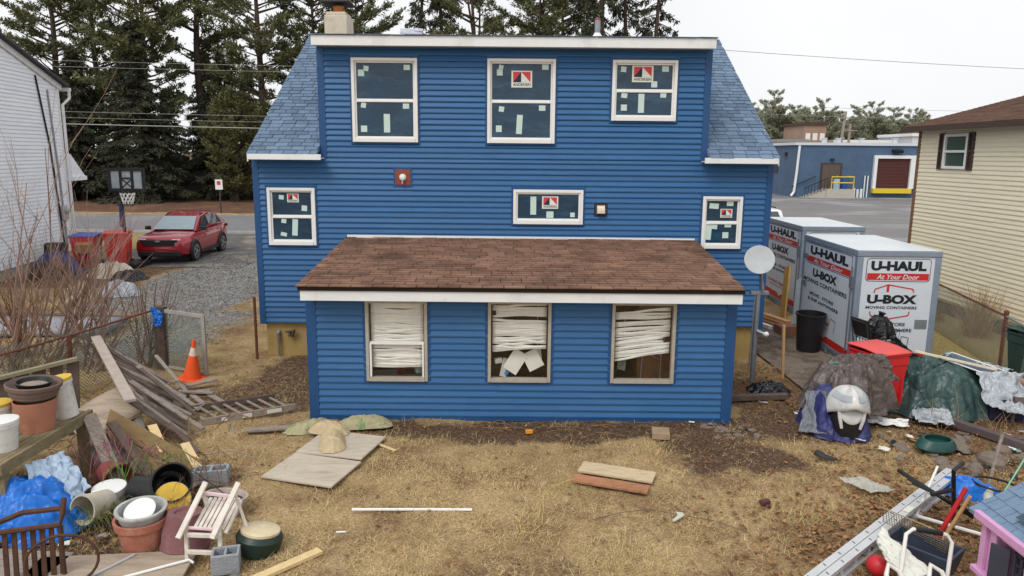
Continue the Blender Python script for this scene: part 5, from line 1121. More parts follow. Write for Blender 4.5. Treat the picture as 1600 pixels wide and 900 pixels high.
mb = MB(); mb.add([(6.75, 11.15, .79), (7.5, 10.95, .55), (7.95, 11.3, .52), (7.1, 11.5, .80)], [(0, 1, 2, 3)]); mb.build('panel', mat('slate_blue', srgb(78, 92, 116), .4), pn, world=True, solid=.012)
mb = MB(); mb.tube([(6.75, 11.15, .8), (7.5, 10.95, .56), (7.95, 11.3, .53), (7.1, 11.5, .81)], .012, 5, closed=True); mb.build('frame', VINYL, pn, world=True)
plank('pole', 'long pale wooden pole lying across the green tarp heap', 'pole', (6.3, 11.15, .92), (7.55, 11.05, .66), .035, .035, mat('pale_pole', srgb(222, 212, 188), .5))
um = MB(); rag(um, (6.0, 11.5, .72), (6.55, 11.4, .76), (6.4, 11.45, .84), (6.12, 11.5, 1.12), .03, 2.2, 12); tag(um.build('folded_umbrella', BLACKP, solid=.006), 'folded black umbrella cloth at the top left of the green heap', 'umbrella')
mb = MB(); mb.lathe([(.05, 0), (.07, .1), (.06, .22), (.001, .24)], 12, rotm(60, 20, 0, (7.85, 10.85, .52))); tag(mb.build('clay_jar', mat('tan_clay', srgb(186, 140, 108), .7), smooth=True), 'small tan jar beside the blue tarp at the right edge', 'jar')
mb = MB(); mound(mb, 8.15, 10.75, .45, .4, .5, seed=8.4, fold=.12, crump=.1, nr=22, na=60); tag(mb.build('blue_tarp_bundle', mat('royal_blue_tarp', srgb(46, 74, 170), .5, var=.2, scale=6), smooth=True), 'royal blue tarp bundle at the right edge below the green bin', 'tarp')
gr = MB()
for k in range(4): gr.box((7.75, 10.5, .16 + k * .07), (.5, .03, .05), rx=-8)
for x in (7.52, 7.98): gr.box((x, 10.52, .2), (.04, .04, .4))
tag(gr.build('slatted_crate', mat('brown_slat', srgb(112, 92, 88), .8)), 'brown slatted crate end below the silver tarp', 'crate')
plank('landscape_timber', 'long dark timber edging running from the green tarp to the right edge', 'timber', (6.2, 10.95, .07), (7.3, 8.7, .07), .12, .1, mat('dark_timber', srgb(92, 80, 82), .85, var=.2, scale=5))
plank('dark_board', 'dark plank lying on the dirt beside the dish pole', 'board', (3.45, 11.35, .06), (4.5, 11.5, .05), .12, .08, DKW)
mb = MB(); mound(mb, 4.35, 11.9, .38, .28, .12, seed=3.9, crump=.06, nr=12, na=36); tag(mb.build('black_sheeting', BAG, smooth=True), 'scrap of black plastic sheeting on the dirt by the dish pole', 'sheeting')
mb = MB(); rag(mb, (5.2, 10.3, .05), (5.75, 10.1, .05), (5.8, 10.25, .1), (5.3, 10.42, .1), .03, 4.4, 14); tag(mb.build('white_scrap', VINYL, solid=.004), 'torn white plastic scrap on the dirt before the green tarp', 'scrap')
mb = MB(); rag(mb, (5.95, 10.35, .05), (6.45, 10.15, .05), (6.5, 10.45, .18), (6.05, 10.6, .15), .05, 1.4, 14); tag(mb.build('foil_scrap', TS, solid=.004), 'crumpled grey plastic at the foot of the green tarp', 'scrap')
mb = MB(); mb.lathe([(.24, 0), (.27, .03), (.25, .08), (.2, .14), (.17, .14), (.2, .07), (.0, .06)], 30, rotm(4, 3, 20, (5.75, 9.42, .03)), 1.15, .75); tag(mb.build('green_planter', mat('teal_green_plastic', srgb(34, 74, 70), .4, var=.15), smooth=True), 'low dark green plastic planter base on the stony ground', 'planter')

# chain-link fence on the right
WIRE = mat('chain_wire', srgb(150, 150, 142), .6, .4); RUST = mat('rusty_steel', srgb(116, 72, 56), .85, .2, var=.35, scale=14, col2=srgb(84, 52, 42), c2scale=6)
def chain_link(t_, p0, p1, h, m, sp=.075, r=.0042):
    p0, p1 = Vector(p0), Vector(p1); L_ = (p1 - p0).length; d_ = (p1 - p0) / L_; mb = MB()
    def at_(s, z): return p0 + d_ * s + Vector((0, 0, z))
    k = -h
    while k < L_:
        for sgn in (1, -1):
            a0, a1 = (k, k + h); z0, z1 = (0, h) if sgn > 0 else (h, 0)
            s0, s1 = max(a0, 0), min(a1, L_)
            if s1 - s0 > .02:
                q0 = z0 + (z1 - z0) * (s0 - a0) / h; q1 = z0 + (z1 - z0) * (s1 - a0) / h
                mb.tube([at_(s0, q0 + .04), at_(s1, q1 + .04)], r, 3, caps=False)
        k += sp
    return mb.build('wire_mesh', m, t_, world=True, kind='stuff')
rf_ = thing('chain_link_fence', 'chain link fence with rusty posts in front of the cream house', 'fence', (9, 13.2, 0))
FP = [(10.15, 21.5), (9.85, 17.2), (9.0, 13.1), (8.2, 10.2)]
for i, (x, y) in enumerate(FP):
    mb = MB(); mb.tube([(x, y, -.1), (x, y, 1.12)], .035, 10); mb.lathe([(.042, 0), (.045, .05), (.02, .08), (0, .085)], 10, Matrix.Translation((x, y, 1.1))); mb.build('post', RUST, rf_, smooth=True, world=True)
for a, c in zip(FP[:-1], FP[1:]):
    mb = MB(); mb.tube([(*a, 1.07), (*c, 1.07)], .022, 8); mb.build('top_rail', RUST if a[1] > 14 else METAL, rf_, smooth=True, world=True)
    chain_link(rf_, (*a, 0), (*c, 0), 1.03, WIRE, .07)

# stones
ST = mat('field_stone', srgb(128, 116, 106), .9, var=.2, scale=6, bump=.5, bscale=30, col2=srgb(96, 84, 76), c2scale=3)
def stone_mesh(seed):
    rr = random.Random(seed); me_ = MB(); n = 9
    for z, k in ((0, 1), (.45, 1.02), (.8, .8), (1, .45)): me_.v += [(math.cos(2 * PI * j / n) * k * (1 + .25 * nz3(math.cos(j * .7) + seed, j * .7, z)), math.sin(2 * PI * j / n) * k * (1 + .25 * nz3(j * .7, seed, z)), z + .08 * nz3(j, seed, z)) for j in range(n)]
    me_.f = [(i * n + j, i * n + (j + 1) % n, (i + 1) * n + (j + 1) % n, (i + 1) * n + j) for i in range(3) for j in range(n)] + [tuple(3 * n + j for j in range(n))]
    q = bpy.data.meshes.new('stone'); q.from_pydata(me_.v, [], me_.f); q.materials.append(ST); return q
SM = [stone_mesh(k * 1.7 + .3) for k in range(5)]
def stone(x, y, r, h, label, group='flat stones at the right of the yard'):
    o = link('stone', SM[rnd.randrange(5)]); o.location = (x, y, -.01); o.scale = (r * rnd.uniform(.8, 1.25), r * rnd.uniform(.6, .9), h); o.rotation_euler = (rnd.uniform(-.12, .12), rnd.uniform(-.12, .12), rnd.uniform(0, 6.28)); return tag(o, label, 'stone', group)
for i in range(26):
    x = rnd.uniform(5.0, 6.9); y = rnd.uniform(8.75, 9.9)
    if (x - 5.75) ** 2 + (y - 9.42) ** 2 < .12: y -= .45
    r_ = rnd.uniform(.05, .14); stone(x, y, r_, rnd.uniform(.03, .07), ('small' if r_ < .09 else 'mid sized') + ' flat stone lying ' + ('left of' if x < 5.5 else 'right of' if x > 6.05 else 'near') + (' and behind' if y > 9.4 else ' and before') + ' the green planter base')
stone(6.15, 9.65, .28, .05, 'large flat slab behind the green planter base', None); stone(6.2, 8.95, .2, .16, 'biggest rounded rock right of the green planter base', None); stone(5.85, 8.7, .14, .13, 'tawny rock above the ladder end', None)
for i in range(12): stone(rnd.uniform(2.75, 3.55), rnd.uniform(9.75, 10.25), rnd.uniform(.05, .11), rnd.uniform(.02, .05), 'broken flat stone in the group at the sunroom right corner', 'broken stones at the sunroom corner')
# ------------------------------------------------------------ bottom right corner
ALU2 = mat('ladder_aluminium', srgb(206, 208, 210), .4, .4, var=.08, scale=4)
la = thing('extension_ladder', 'long aluminium extension ladder lying on its side at lower right', 'ladder', (4.0, 7.3, 0))
d0 = Vector((5.4, 8.36, 0)); d1 = Vector((2.2, 5.5, 0)); dl = (d1 - d0).normalized(); dn = Vector((-dl.y, dl.x, 0))
for q, (off, s0) in enumerate(((0, 0.12), (.084, .0))):
    a = d0 + dl * s0 + dn * (-off); c = d1 + dn * (-off)
    for z in (.04, .17):
        mb = MB(); mb.beam(a + Vector((0, 0, z)), c + Vector((0, 0, z)), .076, .012)
        for e in (-.035, .035): mb.beam(a + dn * e + Vector((0, 0, z - .018)), c + dn * e + Vector((0, 0, z - .018)), .006, .03)
        rl = mb.build('rail', ALU2, la, world=True)
        if z > .1:
            k = .2
            while k < (c - a).length:
                mb = MB(); p = a + dl * k + Vector((0, 0, z + .008)); mb.box(p, (.01, .04, .004), rz=math.degrees(math.atan2(dl.y, dl.x)) - 30); mb.build('rung_end', mat('rung_dark', srgb(92, 96, 100), .5), rl); k += .305
    k = .2
    while k < (c - a).length: mb = MB(); p = a + dl * k; mb.tube([p + Vector((0, 0, .05)), p + Vector((0, 0, .165))], .015, 6); mb.build('rung', ALU2, la, world=True); k += .305
mb = MB(); p = d0 + dl * 1.5 + Vector((0, 0, .181)); mb.box(p, (.16, .07, .003), rz=math.degrees(math.atan2(dl.y, dl.x))); mb.build('sticker', PAPER, la, world=True)

PINK = mat('pink_paint', srgb(212, 158, 200), .6, var=.07, scale=4, col2=srgb(190, 138, 178), c2pos=(.55, .75), c2scale=2); SLT = mat('playhouse_shingle', srgb(112, 134, 158), .85, var=.12, scale=8, island=.12, bump=.4, bscale=90)
ph = thing('pink_playhouse', 'pink toy playhouse with blue grey shingle roof at bottom right', 'playhouse', (4.3, 5.6, 0))
def pp(name, fn, m, bevel=0, par=None, smooth=False):
    mb = MB(); fn(mb); return mb.build(name, m, par or ph, world=par is None, bevel=bevel, smooth=smooth)
wl_ = pp('wall', lambda mb: [mb.span((4.2, 4.6, 0), (4.26, 6.02, .3)), mb.span((4.2, 4.6, .69), (4.26, 6.02, .8)), mb.span((4.2, 5.82, .3), (4.26, 6.02, .69)), mb.span((4.2, 5.3, .3), (4.26, 5.42, .69)), mb.span((4.26, 5.96, 0), (5.9, 6.02, .8)), mb.span((4.26, 4.6, 0), (5.9, 4.66, .8)), mb.span((5.84, 4.66, 0), (5.9, 5.96, .8))], PINK, .004)
pp('gable', lambda mb: mb.prism([(4.2, .8), (5.9, .8), (5.05, 1.24)], .05, Matrix.Translation((0, 6.02, 0)) @ Matrix.Rotation(R(90), 4, 'X')), PINK)
for y in (6.0, 5.86, 5.44, 5.24): pp('pilaster', lambda mb: mb.span((4.165, y - .045, .02), (4.199, y + .02, .78)), PINK, .004)
pp('sill', lambda mb: mb.span((4.13, 4.6, .27), (4.199, 6.06, .32)), PINK, .006); pp('eave_trim', lambda mb: mb.span((4.12, 4.55, .76), (4.199, 6.08, .83)), PINK, .006)
wn = pp('window', lambda mb: [mb.span((4.19, 5.43, .32), (4.23, 5.47, .68)), mb.span((4.19, 5.6, .32), (4.23, 5.63, .68))] + [mb.span((4.2, 5.47, .32 + k * .085), (4.22, 5.6, .335 + k * .085)) for k in range(5)] + [mb.span((4.2, 5.53, .32), (4.22, 5.545, .68))], mat('charcoal_paint', srgb(58, 60, 72), .6))
pp('shutter', lambda mb: mb.box((4.13, 5.7, .5), (.02, .15, .38), rz=35), MATS['charcoal_paint'], .003, wn)
rs_ = pp('roof', lambda mb: mb.add([(4.13, 4.4, .80), (4.13, 6.16, .80), (5.05, 6.16, 1.31), (5.05, 4.4, 1.31), (6.05, 4.4, .8), (6.05, 6.16, .8), (4.13, 4.4, .77), (4.13, 6.16, .77), (5.05, 6.16, 1.27), (5.05, 4.4, 1.27), (6.05, 4.4, .77), (6.05, 6.16, .77)], [(0, 3, 2, 1), (3, 4, 5, 2), (6, 7, 8, 9), (9, 8, 11, 10), (0, 1, 7, 6), (1, 2, 8, 7), (2, 5, 11, 8), (0, 6, 9, 3), (3, 9, 10, 4), (4, 10, 11, 5)]), SLT)
rr_ = random.Random(4)
U_, V_ = Vector((0, -1, 0)), Vector((.92, 0, .51)).normalized(); N_ = U_.cross(V_)
N_ = N_ if N_.z > 0 else -N_
for r in range(8):
    u = -(r % 2) * .06
    while u < 1.76:
        a, c = max(u, 0), min(u + .115, 1.76)
        if c - a > .03:
            P0 = Vector((4.13, 6.16, .802)); v0, v1 = r * .125 - .006, min(r * .125 + .135, 1.05); h = rr_.uniform(.008, .014); mb = MB()
            q = [P0 + U_ * a + V_ * v0 + N_ * h, P0 + U_ * c + V_ * v0 + N_ * h, P0 + U_ * c + V_ * v1 + N_ * .003, P0 + U_ * a + V_ * v1 + N_ * .003]
            mb.add(q + [p - N_ * .006 for p in q], [(0, 1, 2, 3), (7, 6, 5, 4), (0, 4, 5, 1), (1, 5, 6, 2), (2, 6, 7, 3), (3, 7, 4, 0)]); mb.build('shingle', SLT, rs_)
        u += .121
pp('roof_vent', lambda mb: mb.add([(4.25, 5.75, .93), (4.25, 5.5, .93), (4.56, 5.62, 1.09), (4.35, 5.62, 1.09)], [(0, 1, 3), (0, 3, 2), (1, 2, 3), (0, 2, 1)]), mat('dark_slate', srgb(72, 88, 104), .8), 0, rs_)

wk = thing('walker', 'white tubular rolling walker with quilted seat lying before the playhouse', 'walker', (3.75, 6.2, 0))
WTU = mat('white_tube', srgb(222, 220, 214), .4, var=.06)
def wkp(name, fn, m, smooth=True, solid=0):
    mb = MB(); fn(mb); return mb.build(name, m, wk, world=True, smooth=smooth, solid=solid)
wkp('push_handle', lambda mb: mb.tube([(3.45, 5.95, .06), (3.55, 6.1, .42), (3.6, 6.18, .53), (3.68, 6.22, .56), (3.98, 6.2, .52), (4.02, 6.17, .46), (3.9, 6.0, .06)], .018, 8), WTU)
wkp('grip', lambda mb: mb.tube([(3.7, 6.22, .562), (3.94, 6.205, .53)], .026, 10), BLACKP)
for x in (3.36, 3.74): wkp('side_loop', lambda mb: mb.tube([(x, 5.9, .02), (x, 6.0, .24), (x + .04, 6.06, .3), (x + .12, 6.02, .26), (x + .2, 5.8, .02)], .022, 8), WTU)
wkp('seat', lambda mb: rag(mb, (3.5, 6.45, .46), (3.8, 6.05, .24), (3.55, 5.95, .2), (3.4, 6.25, .36), .012, 1.2, 14, 6), mat('quilted_cloth', srgb(216, 216, 206), .8, var=.06, bump=.5, bscale=30), True, .03)
for x in (3.45, 3.9): wkp('wheel', lambda mb: mb.lathe([(.02, -.02), (.09, -.02), (.1, 0), (.09, .02), (.02, .02)], 18, rotm(0, 90, 0, (x, 5.95, .1))), BLACKP)
mb = MB(); mb.lathe([(.001, -.1)] + [(.1 * math.cos(R(a)), .1 * math.sin(R(a))) for a in range(-75, 90, 15)] + [(.001, .1)], 20, Matrix.Translation((3.48, 6.38, .1))); tag(mb.build('red_ball', mat('red_rubber', srgb(190, 40, 48), .45), smooth=True), 'red ball half hidden behind the walker frame', 'ball')
lt = thing('wire_rack', 'tan wire lattice rack leaning between ladder and walker', 'rack', (3.95, 6.8, 0))
mb = MB(); A, B, Cc, D_ = Vector((3.78, 6.95, .4)), Vector((4.12, 6.35, .42)), Vector((4.25, 6.6, .02)), Vector((3.95, 7.2, .02)); mb.tube([A, B, Cc, D_], .007, 5, closed=True); mb.build('frame', mat('tan_wire', srgb(150, 132, 104), .6), lt, world=True)
mb = MB()
for k in range(1, 24): f_ = k / 24; mb.tube([A.lerp(B, f_), D_.lerp(Cc, min(1, f_ + .05))], .0028, 4)
for k in range(1, 12): f_ = k / 12; mb.tube([A.lerp(D_, f_), B.lerp(Cc, f_)], .0028, 4)
mb.build('wire_grid', MATS['tan_wire'], lt, world=True, kind='stuff')
mb = MB(); mb.add([(-.25, -.16, 0), (.25, -.16, 0), (.25, .16, 0), (-.25, .16, 0), (-.3, -.2, .25), (.3, -.2, .25), (.3, .2, .25), (-.3, .2, .25), (-.27, -.17, .25), (.27, -.17, .25), (.27, .17, .25), (-.27, .17, .25), (-.23, -.14, .03), (.23, -.14, .03), (.23, .14, .03), (-.23, .14, .03)], [(0, 3, 2, 1), (0, 1, 5, 4), (1, 2, 6, 5), (2, 3, 7, 6), (3, 0, 4, 7), (4, 5, 9, 8), (5, 6, 10, 9), (6, 7, 11, 10), (7, 4, 8, 11), (8, 9, 13, 12), (9, 10, 14, 13), (10, 11, 15, 14), (11, 8, 12, 15), (12, 13, 14, 15)], rotm(0, 0, -50, (4.0, 6.55, .0))); tag(mb.build('plastic_tote', mat('slate_plastic', srgb(58, 66, 82), .5), bevel=.01), 'dark slate plastic tote behind the walker', 'tote')
def tool(name, label, cat, pts_, r, m, group='long handled tools by the playhouse'):
    mb = MB(); mb.tube(pts_, r, 7); return tag(mb.build(name, m, smooth=True), label, cat, group)
tool('wooden_pole', 'tan wooden tool handle leaning on the playhouse corner', 'handle', [(4.15, 6.65, .02), (4.35, 6.5, .75)], .018, WOOD)
tool('black_tube', 'upright black handlebar tube left of the playhouse roof', 'tube', [(4.72, 7.25, .02), (4.6, 7.15, .55), (4.55, 7.1, .74), (4.7, 7.2, .78)], .022, BLACKP)
tool('black_bar', 'short black bar sticking out left from the handlebar tube', 'bar', [(4.57, 7.12, .52), (4.32, 7.05, .5)], .024, BLACKP)
tool('white_pole', 'thin white pole leaning behind the black handlebar tube', 'pole', [(4.45, 7.5, .02), (4.78, 7.75, .5)], .014, VINYL)
tool('red_pole', 'red tool shaft standing in front of the handlebar tube', 'pole', [(4.35, 6.95, .02), (4.6, 6.95, .62)], .024, mat('red_gloss', srgb(186, 36, 44), .4))
tool('white_pipe', 'white pipe lying between ladder and playhouse', 'pipe', [(4.4, 7.55, .03), (4.95, 7.0, .06)], .02, VINYL)
for k in range(4): tool('black_rod', ['thickest', 'upper', 'lower', 'shortest'][k] + ' black rod of the bunch crossing the ladder', 'rod', [(4.32 + k * .03, 7.72 - k * .05, .47 - k * .03), (4.95 + k * .02, 7.3 - k * .06, .12 + k * .02)], [.022, .014, .014, .012][k], BLACKP, 'bunch of black rods')
tool('green_stake', 'thin pale green garden stake at right above the blue bag', 'stake', [(5.25, 7.5, .02), (5.75, 7.75, .62)], .009, mat('mint', srgb(126, 190, 160), .6))
tool('grey_stake', 'grey wooden stake standing behind the blue bag', 'stake', [(5.75, 8.3, -.05), (5.95, 8.45, .62)], .02, OLDW)
tool('brown_stick', 'brown stick lying by the tan wire rack', 'stick', [(4.1, 6.95, .04), (4.75, 7.25, .05)], .016, TW2)
tool('garden_hose', 'black hose loop behind the blue bag at the right edge', 'hose', [(5.65 + .3 * math.cos(k * .5), 7.95 + .22 * math.sin(k * .5), .1 + .12 * math.sin(k * .25)) for k in range(13)], .014, BLACKP)
mb = MB(); mound(mb, 5.35, 8.05, .36, .17, .2, rot=-35, p=3, seed=6.6, fold=.08, crump=.04, nr=18, na=50); tag(mb.build('blue_bag', TBL, smooth=True), 'bright blue plastic bag lying at right behind the playhouse roof', 'bag')
mb = MB(); mb.lathe([(.001, 0), (.05, .0), (.055, .2), (.03, .26), (.018, .3), (.0, .3)], 14, rotm(75, 0, 150, (5.4, 7.75, .08))); tag(mb.build('plastic_bottle', mat('milky_plastic', srgb(186, 190, 176), .3), smooth=True), 'milky plastic bottle lying on the blue bag', 'bottle')
mb = MB(); rag(mb, (3.98, 8.4, .04), (4.2, 8.0, .04), (4.5, 8.05, .05), (4.3, 8.4, .05), .02, 5.9, 18); tag(mb.build('clear_plastic', mat('clear_film', srgb(196, 194, 184), .25, alpha=.55), smooth=True, solid=.003), 'crumpled clear plastic film on the grass right of centre', 'plastic film')

# ------------------------------------------------------------ things lying on the lawn
sh_ = MB(); sh_.grid(lambda u, v: (lambda a: ((u - .5) * .28, .045 * (1 + .35 * math.sin(u * 5)) * math.cos(a), .03 + (.035 + .02 * (u < .35)) * math.sin(a)))(v * PI), 14, 8, rotm(0, 0, -52, (4.12, 9.07, .0))); tag(sh_.build('lost_shoe', mat('dark_shoe', srgb(52, 50, 48), .7), smooth=True, solid=.008), 'single dark shoe lying on the grass', 'shoe')
mb = MB(); mb.box((2.89, 7.78, .04), (.11, .07, .05), rz=20); mb.box((2.91, 7.72, .02), (.06, .05, .02), rz=-10); tag(mb.build('dark_lump', mat('maroon_lump', srgb(84, 50, 50), .8), bevel=.012), 'small dark red lump on the lawn at right', 'debris')
PALEP = mat('pale_plywood', srgb(188, 176, 160), .9, var=.12, scale=3, stretch=(1, 5, 1), col2=srgb(154, 140, 124), c2pos=(.5, .75), c2scale=1.6)
def rot_board(name, label, cx, cy, l, w, h, rz, m, rx=0, z=None, group=None, cat='board'):
    mb = MB(); mb.box((cx, cy, (h / 2 + .02) if z is None else z), (l, w, h), rx=rx, rz=rz); return tag(mb.build(name, m, bevel=.004), label, cat, group)
rot_board('board', 'pale weathered board lying on the grass right of centre', 1.32, 8.55, .92, .3, .03, -20, mat('weathered_pine', srgb(198, 178, 146), .85, var=.14, scale=5, stretch=(1.5, 7, 7), col2=srgb(158, 140, 118), c2pos=(.5, .75), c2scale=2))
rot_board('board', 'reddish rotten board just below the pale weathered board', 1.2, 8.22, .9, .2, .03, -20, mat('red_brown_wood', srgb(166, 116, 84), .9, var=.2, scale=5, col2=srgb(110, 86, 70), c2scale=4))
rot_board('plywood_sheet', 'lower grey plywood sheet on the grass left of centre', -2.45, 8.55, .95, .75, .025, -16, PALEP, group='plywood under the sandbags')
rot_board('plywood_sheet', 'upper plywood sheet under the sandbags', -2.25, 9.3, .92, .78, .025, -14, PALEP, z=.055, group='plywood under the sandbags')
rot_board('board', 'thin grey board left of the sandbags', -3.4, 9.9, .68, .13, .03, 12, OLDW)
rot_board('lumber_piece', 'short length of new lumber at the bottom edge', -2.12, 6.38, .75, .1, .04, 47, CREAMW, cat='lumber')
rot_board('wood_strip', 'thin pale strip of wood right of the sandbags', -1.68, 9.3, .42, .04, .02, -40, CREAMW, cat='wood')
rot_board('paving_brick', 'tan brick block on the dirt in front of the right sunroom window', 2.1, 9.78, .24, .26, .09, -8, mat('tan_block2', srgb(158, 136, 110), .9, var=.15, scale=7), cat='brick')
rot_board('orange_scrap', 'small bright orange scrap by the sunroom wall', .26, 9.85, .1, .05, .05, 15, mat('orange_scrap', srgb(224, 150, 40), .7), cat='scrap')
rot_board('white_chip', 'small white sliver on the lawn below the long white pipe', -1.75, 7.05, .1, .02, .012, 5, VINYL, cat='scrap')
mb = MB(); mb.prism([(0, 0), (.03, -.01), (.12, .14), (.1, .2), (.03, .2), (.05, .12)], .012, rotm(0, 0, -15, (1.75, 7.35, .025))); tag(mb.build('metal_bracket', mat('pale_metal', srgb(196, 194, 184), .5)), 'pale angular metal bracket on the lawn right of centre', 'bracket')
tool('white_pipe', 'long thin white pipe lying on the lawn', 'pipe', [(-1.74, 7.53, .03), (-1.1, 7.54, .032), (-.42, 7.56, .025)], .016, VINYL, None)
CORD = [(.86, 8.38), (.7, 8.3), (.5, 8.15), (.38, 7.9), (.37, 7.6), (.34, 7.25), (.22, 7.05), (.12, 7.08), (.1, 7.3), (.04, 7.42)]
tool('yellow_cable', 'yellow cord curling across the lawn from the pale board', 'cord', [(x, y, .03 + .006 * math.sin(i)) for i, (x, y) in enumerate(CORD)], .005, mat('yellow_cord', srgb(196, 168, 96), .7), None)
tool('thin_wire', 'thin dark wire trailing on the lawn towards the metal bracket', 'wire', [(.9, 7.35, .03), (1.2, 7.5, .035), (1.55, 7.6, .03), (1.8, 7.5, .03), (2.2, 7.35, .03), (2.5, 7.1, .03)], .004, DKW, None)
BAGM = mat('burlap', srgb(186, 168, 134), .9, var=.12, scale=10, bump=.35, bscale=70); BAGG = mat('green_print_bag', srgb(166, 158, 124), .85, var=.12, scale=8, col2=srgb(112, 138, 92), c2pos=(.52, .58), c2scale=5, bump=.3, bscale=60)
for i, (x, y, rx_, ry_, h, ro, m, l, z0) in enumerate(((-2.38, 9.3, .17, .34, .13, 14, BAGM, 'tan sandbag flopped over the plywood sheet', .07), (-2.85, 9.95, .36, .17, .13, 32, BAGG, 'green printed sandbag left of the tan ones', .01), (-2.12, 10.12, .4, .16, .14, 10, BAGG, 'green printed sandbag against the sunroom wall', .01), (-2.52, 9.72, .3, .18, .13, -30, BAGM, 'upper tan sandbag at the top of the plywood', .07))):
    mb = MB(); mound(mb, x, y, rx_, ry_, h, rot=ro, p=2.3, seed=i * 3.7 + 1, fold=.02, crump=.025, z0=z0, nr=20, na=56, sq=3.6); tag(mb.build('sandbag', m, smooth=True), l, 'sandbag', 'sandbags by the sunroom')
rr_ = random.Random(12)
for i in range(14):
    x, y = rr_.uniform(-.4, 1.9), rr_.uniform(9.85, 10.3); a = rr_.uniform(-.5, .5); l = rr_.uniform(.15, .45); mb = MB(); mb.tube([(x, y, .03), (x + l * .5, y + l * a * .5, .05), (x + l, y + l * a, .03)], .006, 4); tag(mb.build('twig', TW2), 'dry twig among those lying along the sunroom wall', 'twig', 'twigs along the sunroom wall')
mb = MB(); mb.tube([(-4.86, 13.6, -.1), (-4.82, 13.5, 1.22)], .028, 8); tag(mb.build('rusty_post', RUST), 'rusty steel post at the left corner of the blue house', 'post')

# ------------------------------------------------------------ left fence, gate, cone
lf = thing('wire_fence', 'sagging chain link fence at left with gate frame and wooden post', 'fence', (-6.4, 13, 0))
GW = mat('green_grey_wire', srgb(112, 124, 116), .6, .3)
mb = MB(); mb.tube([(-7.1, 11.4, -.1), (-7.05, 11.4, 1.0)], .03, 8); mb.build('post', RUST, lf, world=True)
mb = MB(); mb.tube([(-6.35, 12.9, -.1), (-6.3, 12.9, 1.15)], [.13, .11], 9); mb.build('wooden_post', DKW, lf, world=True)
mb = MB(); mb.tube([(-7.9, 9.9, .85), (-7.05, 11.4, .98), (-6.3, 12.9, 1.12)], .018, 6); mb.build('top_rail', RUST, lf, world=True)
chain_link(lf, (-7.9, 9.9, 0), (-6.35, 12.85, 0), .98, GW, .06, .0045)
mb = MB(); g0, g1 = (-6.15, 12.75), (-5.36, 12.45)
mb.beam((*g0, 1.1), (*g1, 1.08), .04, .06); mb.beam((*g1, .02), (*g1, 1.11), .04, .06); mb.beam((*g0, .08), (*g1, .05), .03, .04); mb.build('gate_frame', mat('grey_gate', srgb(158, 152, 146), .7, var=.15), lf, world=True)
chain_link(lf, (*g0, .05), (*g1, .05), .98, GW, .06, .0045)
mb = MB(); rag(mb, (-6.32, 12.74, .82), (-6.2, 12.72, .84), (-6.16, 12.72, 1.08), (-6.36, 12.74, 1.2), .04, 2.7, 14); tag(mb.build('blue_plastic_bag', TBL, smooth=True, solid=.01), 'blue plastic bag tied to the wooden fence post', 'bag')
cn = thing('traffic_cone', 'orange traffic cone with faded white band leaning by the gate', 'cone', (-5.55, 12.3, 0), 0, None, rx=4, ry=8)
ORG = mat('cone_orange', srgb(240, 92, 40), .55, var=.08)
cnp = lambda z: .155 - .155 * z / .78
mb = MB(); mb.lathe([(cnp(.03), .03), (cnp(.44), .44)], 24); mb.lathe([(cnp(.58), .58), (cnp(.66), .72), (.02, .72)], 24); mb.build('cone_body', ORG, cn, smooth=True)
mb = MB(); mb.lathe([(cnp(.44), .44), (cnp(.58), .58)], 24); mb.build('white_band', mat('cone_white', srgb(222, 206, 192), .6), cn, smooth=True)
mb = MB(); mb.box((0, 0, .015), (.4, .4, .03)); mb.build('base_plate', ORG, cn, bevel=.02)

# ------------------------------------------------------------ collapsed fence panel, boards and ladder at left
pk = thing('picket_panel', 'collapsed panel of grey weathered slats propped on the junk heap', 'fence panel', (-5.4, 10.6, 0))
T0, T1, B0, B1 = Vector((-6.75, 11.65, .82)), Vector((-5.05, 9.3, .66)), Vector((-5.7, 11.85, .05)), Vector((-4.3, 9.35, .05))
for k in range(27):
    f_ = k / 26; a = T0.lerp(T1, f_) + Vector((rnd.uniform(-.06, .06), rnd.uniform(-.03, .03), rnd.uniform(-.04, .03))); c = B0.lerp(B1, f_) + Vector((rnd.uniform(-.12, .15), rnd.uniform(-.1, .1), rnd.uniform(0, .05)))
    mb = MB(); mb.beam(a, c, rnd.uniform(.05, .1), .022, up=(.3, 0, 1)); mb.build('slat', OLDW if k % 2 else DKW, pk, world=True, bevel=.003)
mb = MB(); mb.beam(T0 + Vector((-.1, .12, .05)), T1 + Vector((.1, -.15, .03)), .14, .04); mb.build('top_rail', mat('pale_grey_rail', srgb(172, 158, 148), .9, var=.15, scale=6), pk, world=True, bevel=.004)
mb = MB(); mb.beam(T0.lerp(B0, .7) + Vector((0, 0, -.05)), T1.lerp(B1, .7) + Vector((0, 0, -.05)), .08, .04); mb.build('cross_rail', DKW, pk, world=True, bevel=.004)
def quad_sheet(name, label, pts_, m, th=.018, cat='sheet', bend=0.0, group=None):
    a, b_, c, d_ = map(Vector, pts_); mb = MB()
    nn = (b_ - a).cross(d_ - a).normalized()
    mb.grid(lambda u, v: a.lerp(b_, u).lerp(d_.lerp(c, u), v) + nn * bend * math.sin(PI * v), 6, 6); return tag(mb.build(name, m, smooth=True, solid=th), label, cat, group)
quad_sheet('bent_plywood', 'bowed grey plywood sheet right of the clay pot', [(-5.95, 9.3, .34), (-5.3, 8.75, .2), (-4.9, 9.55, .45), (-5.45, 10.05, .64)], PLY, bend=.06, cat='plywood')
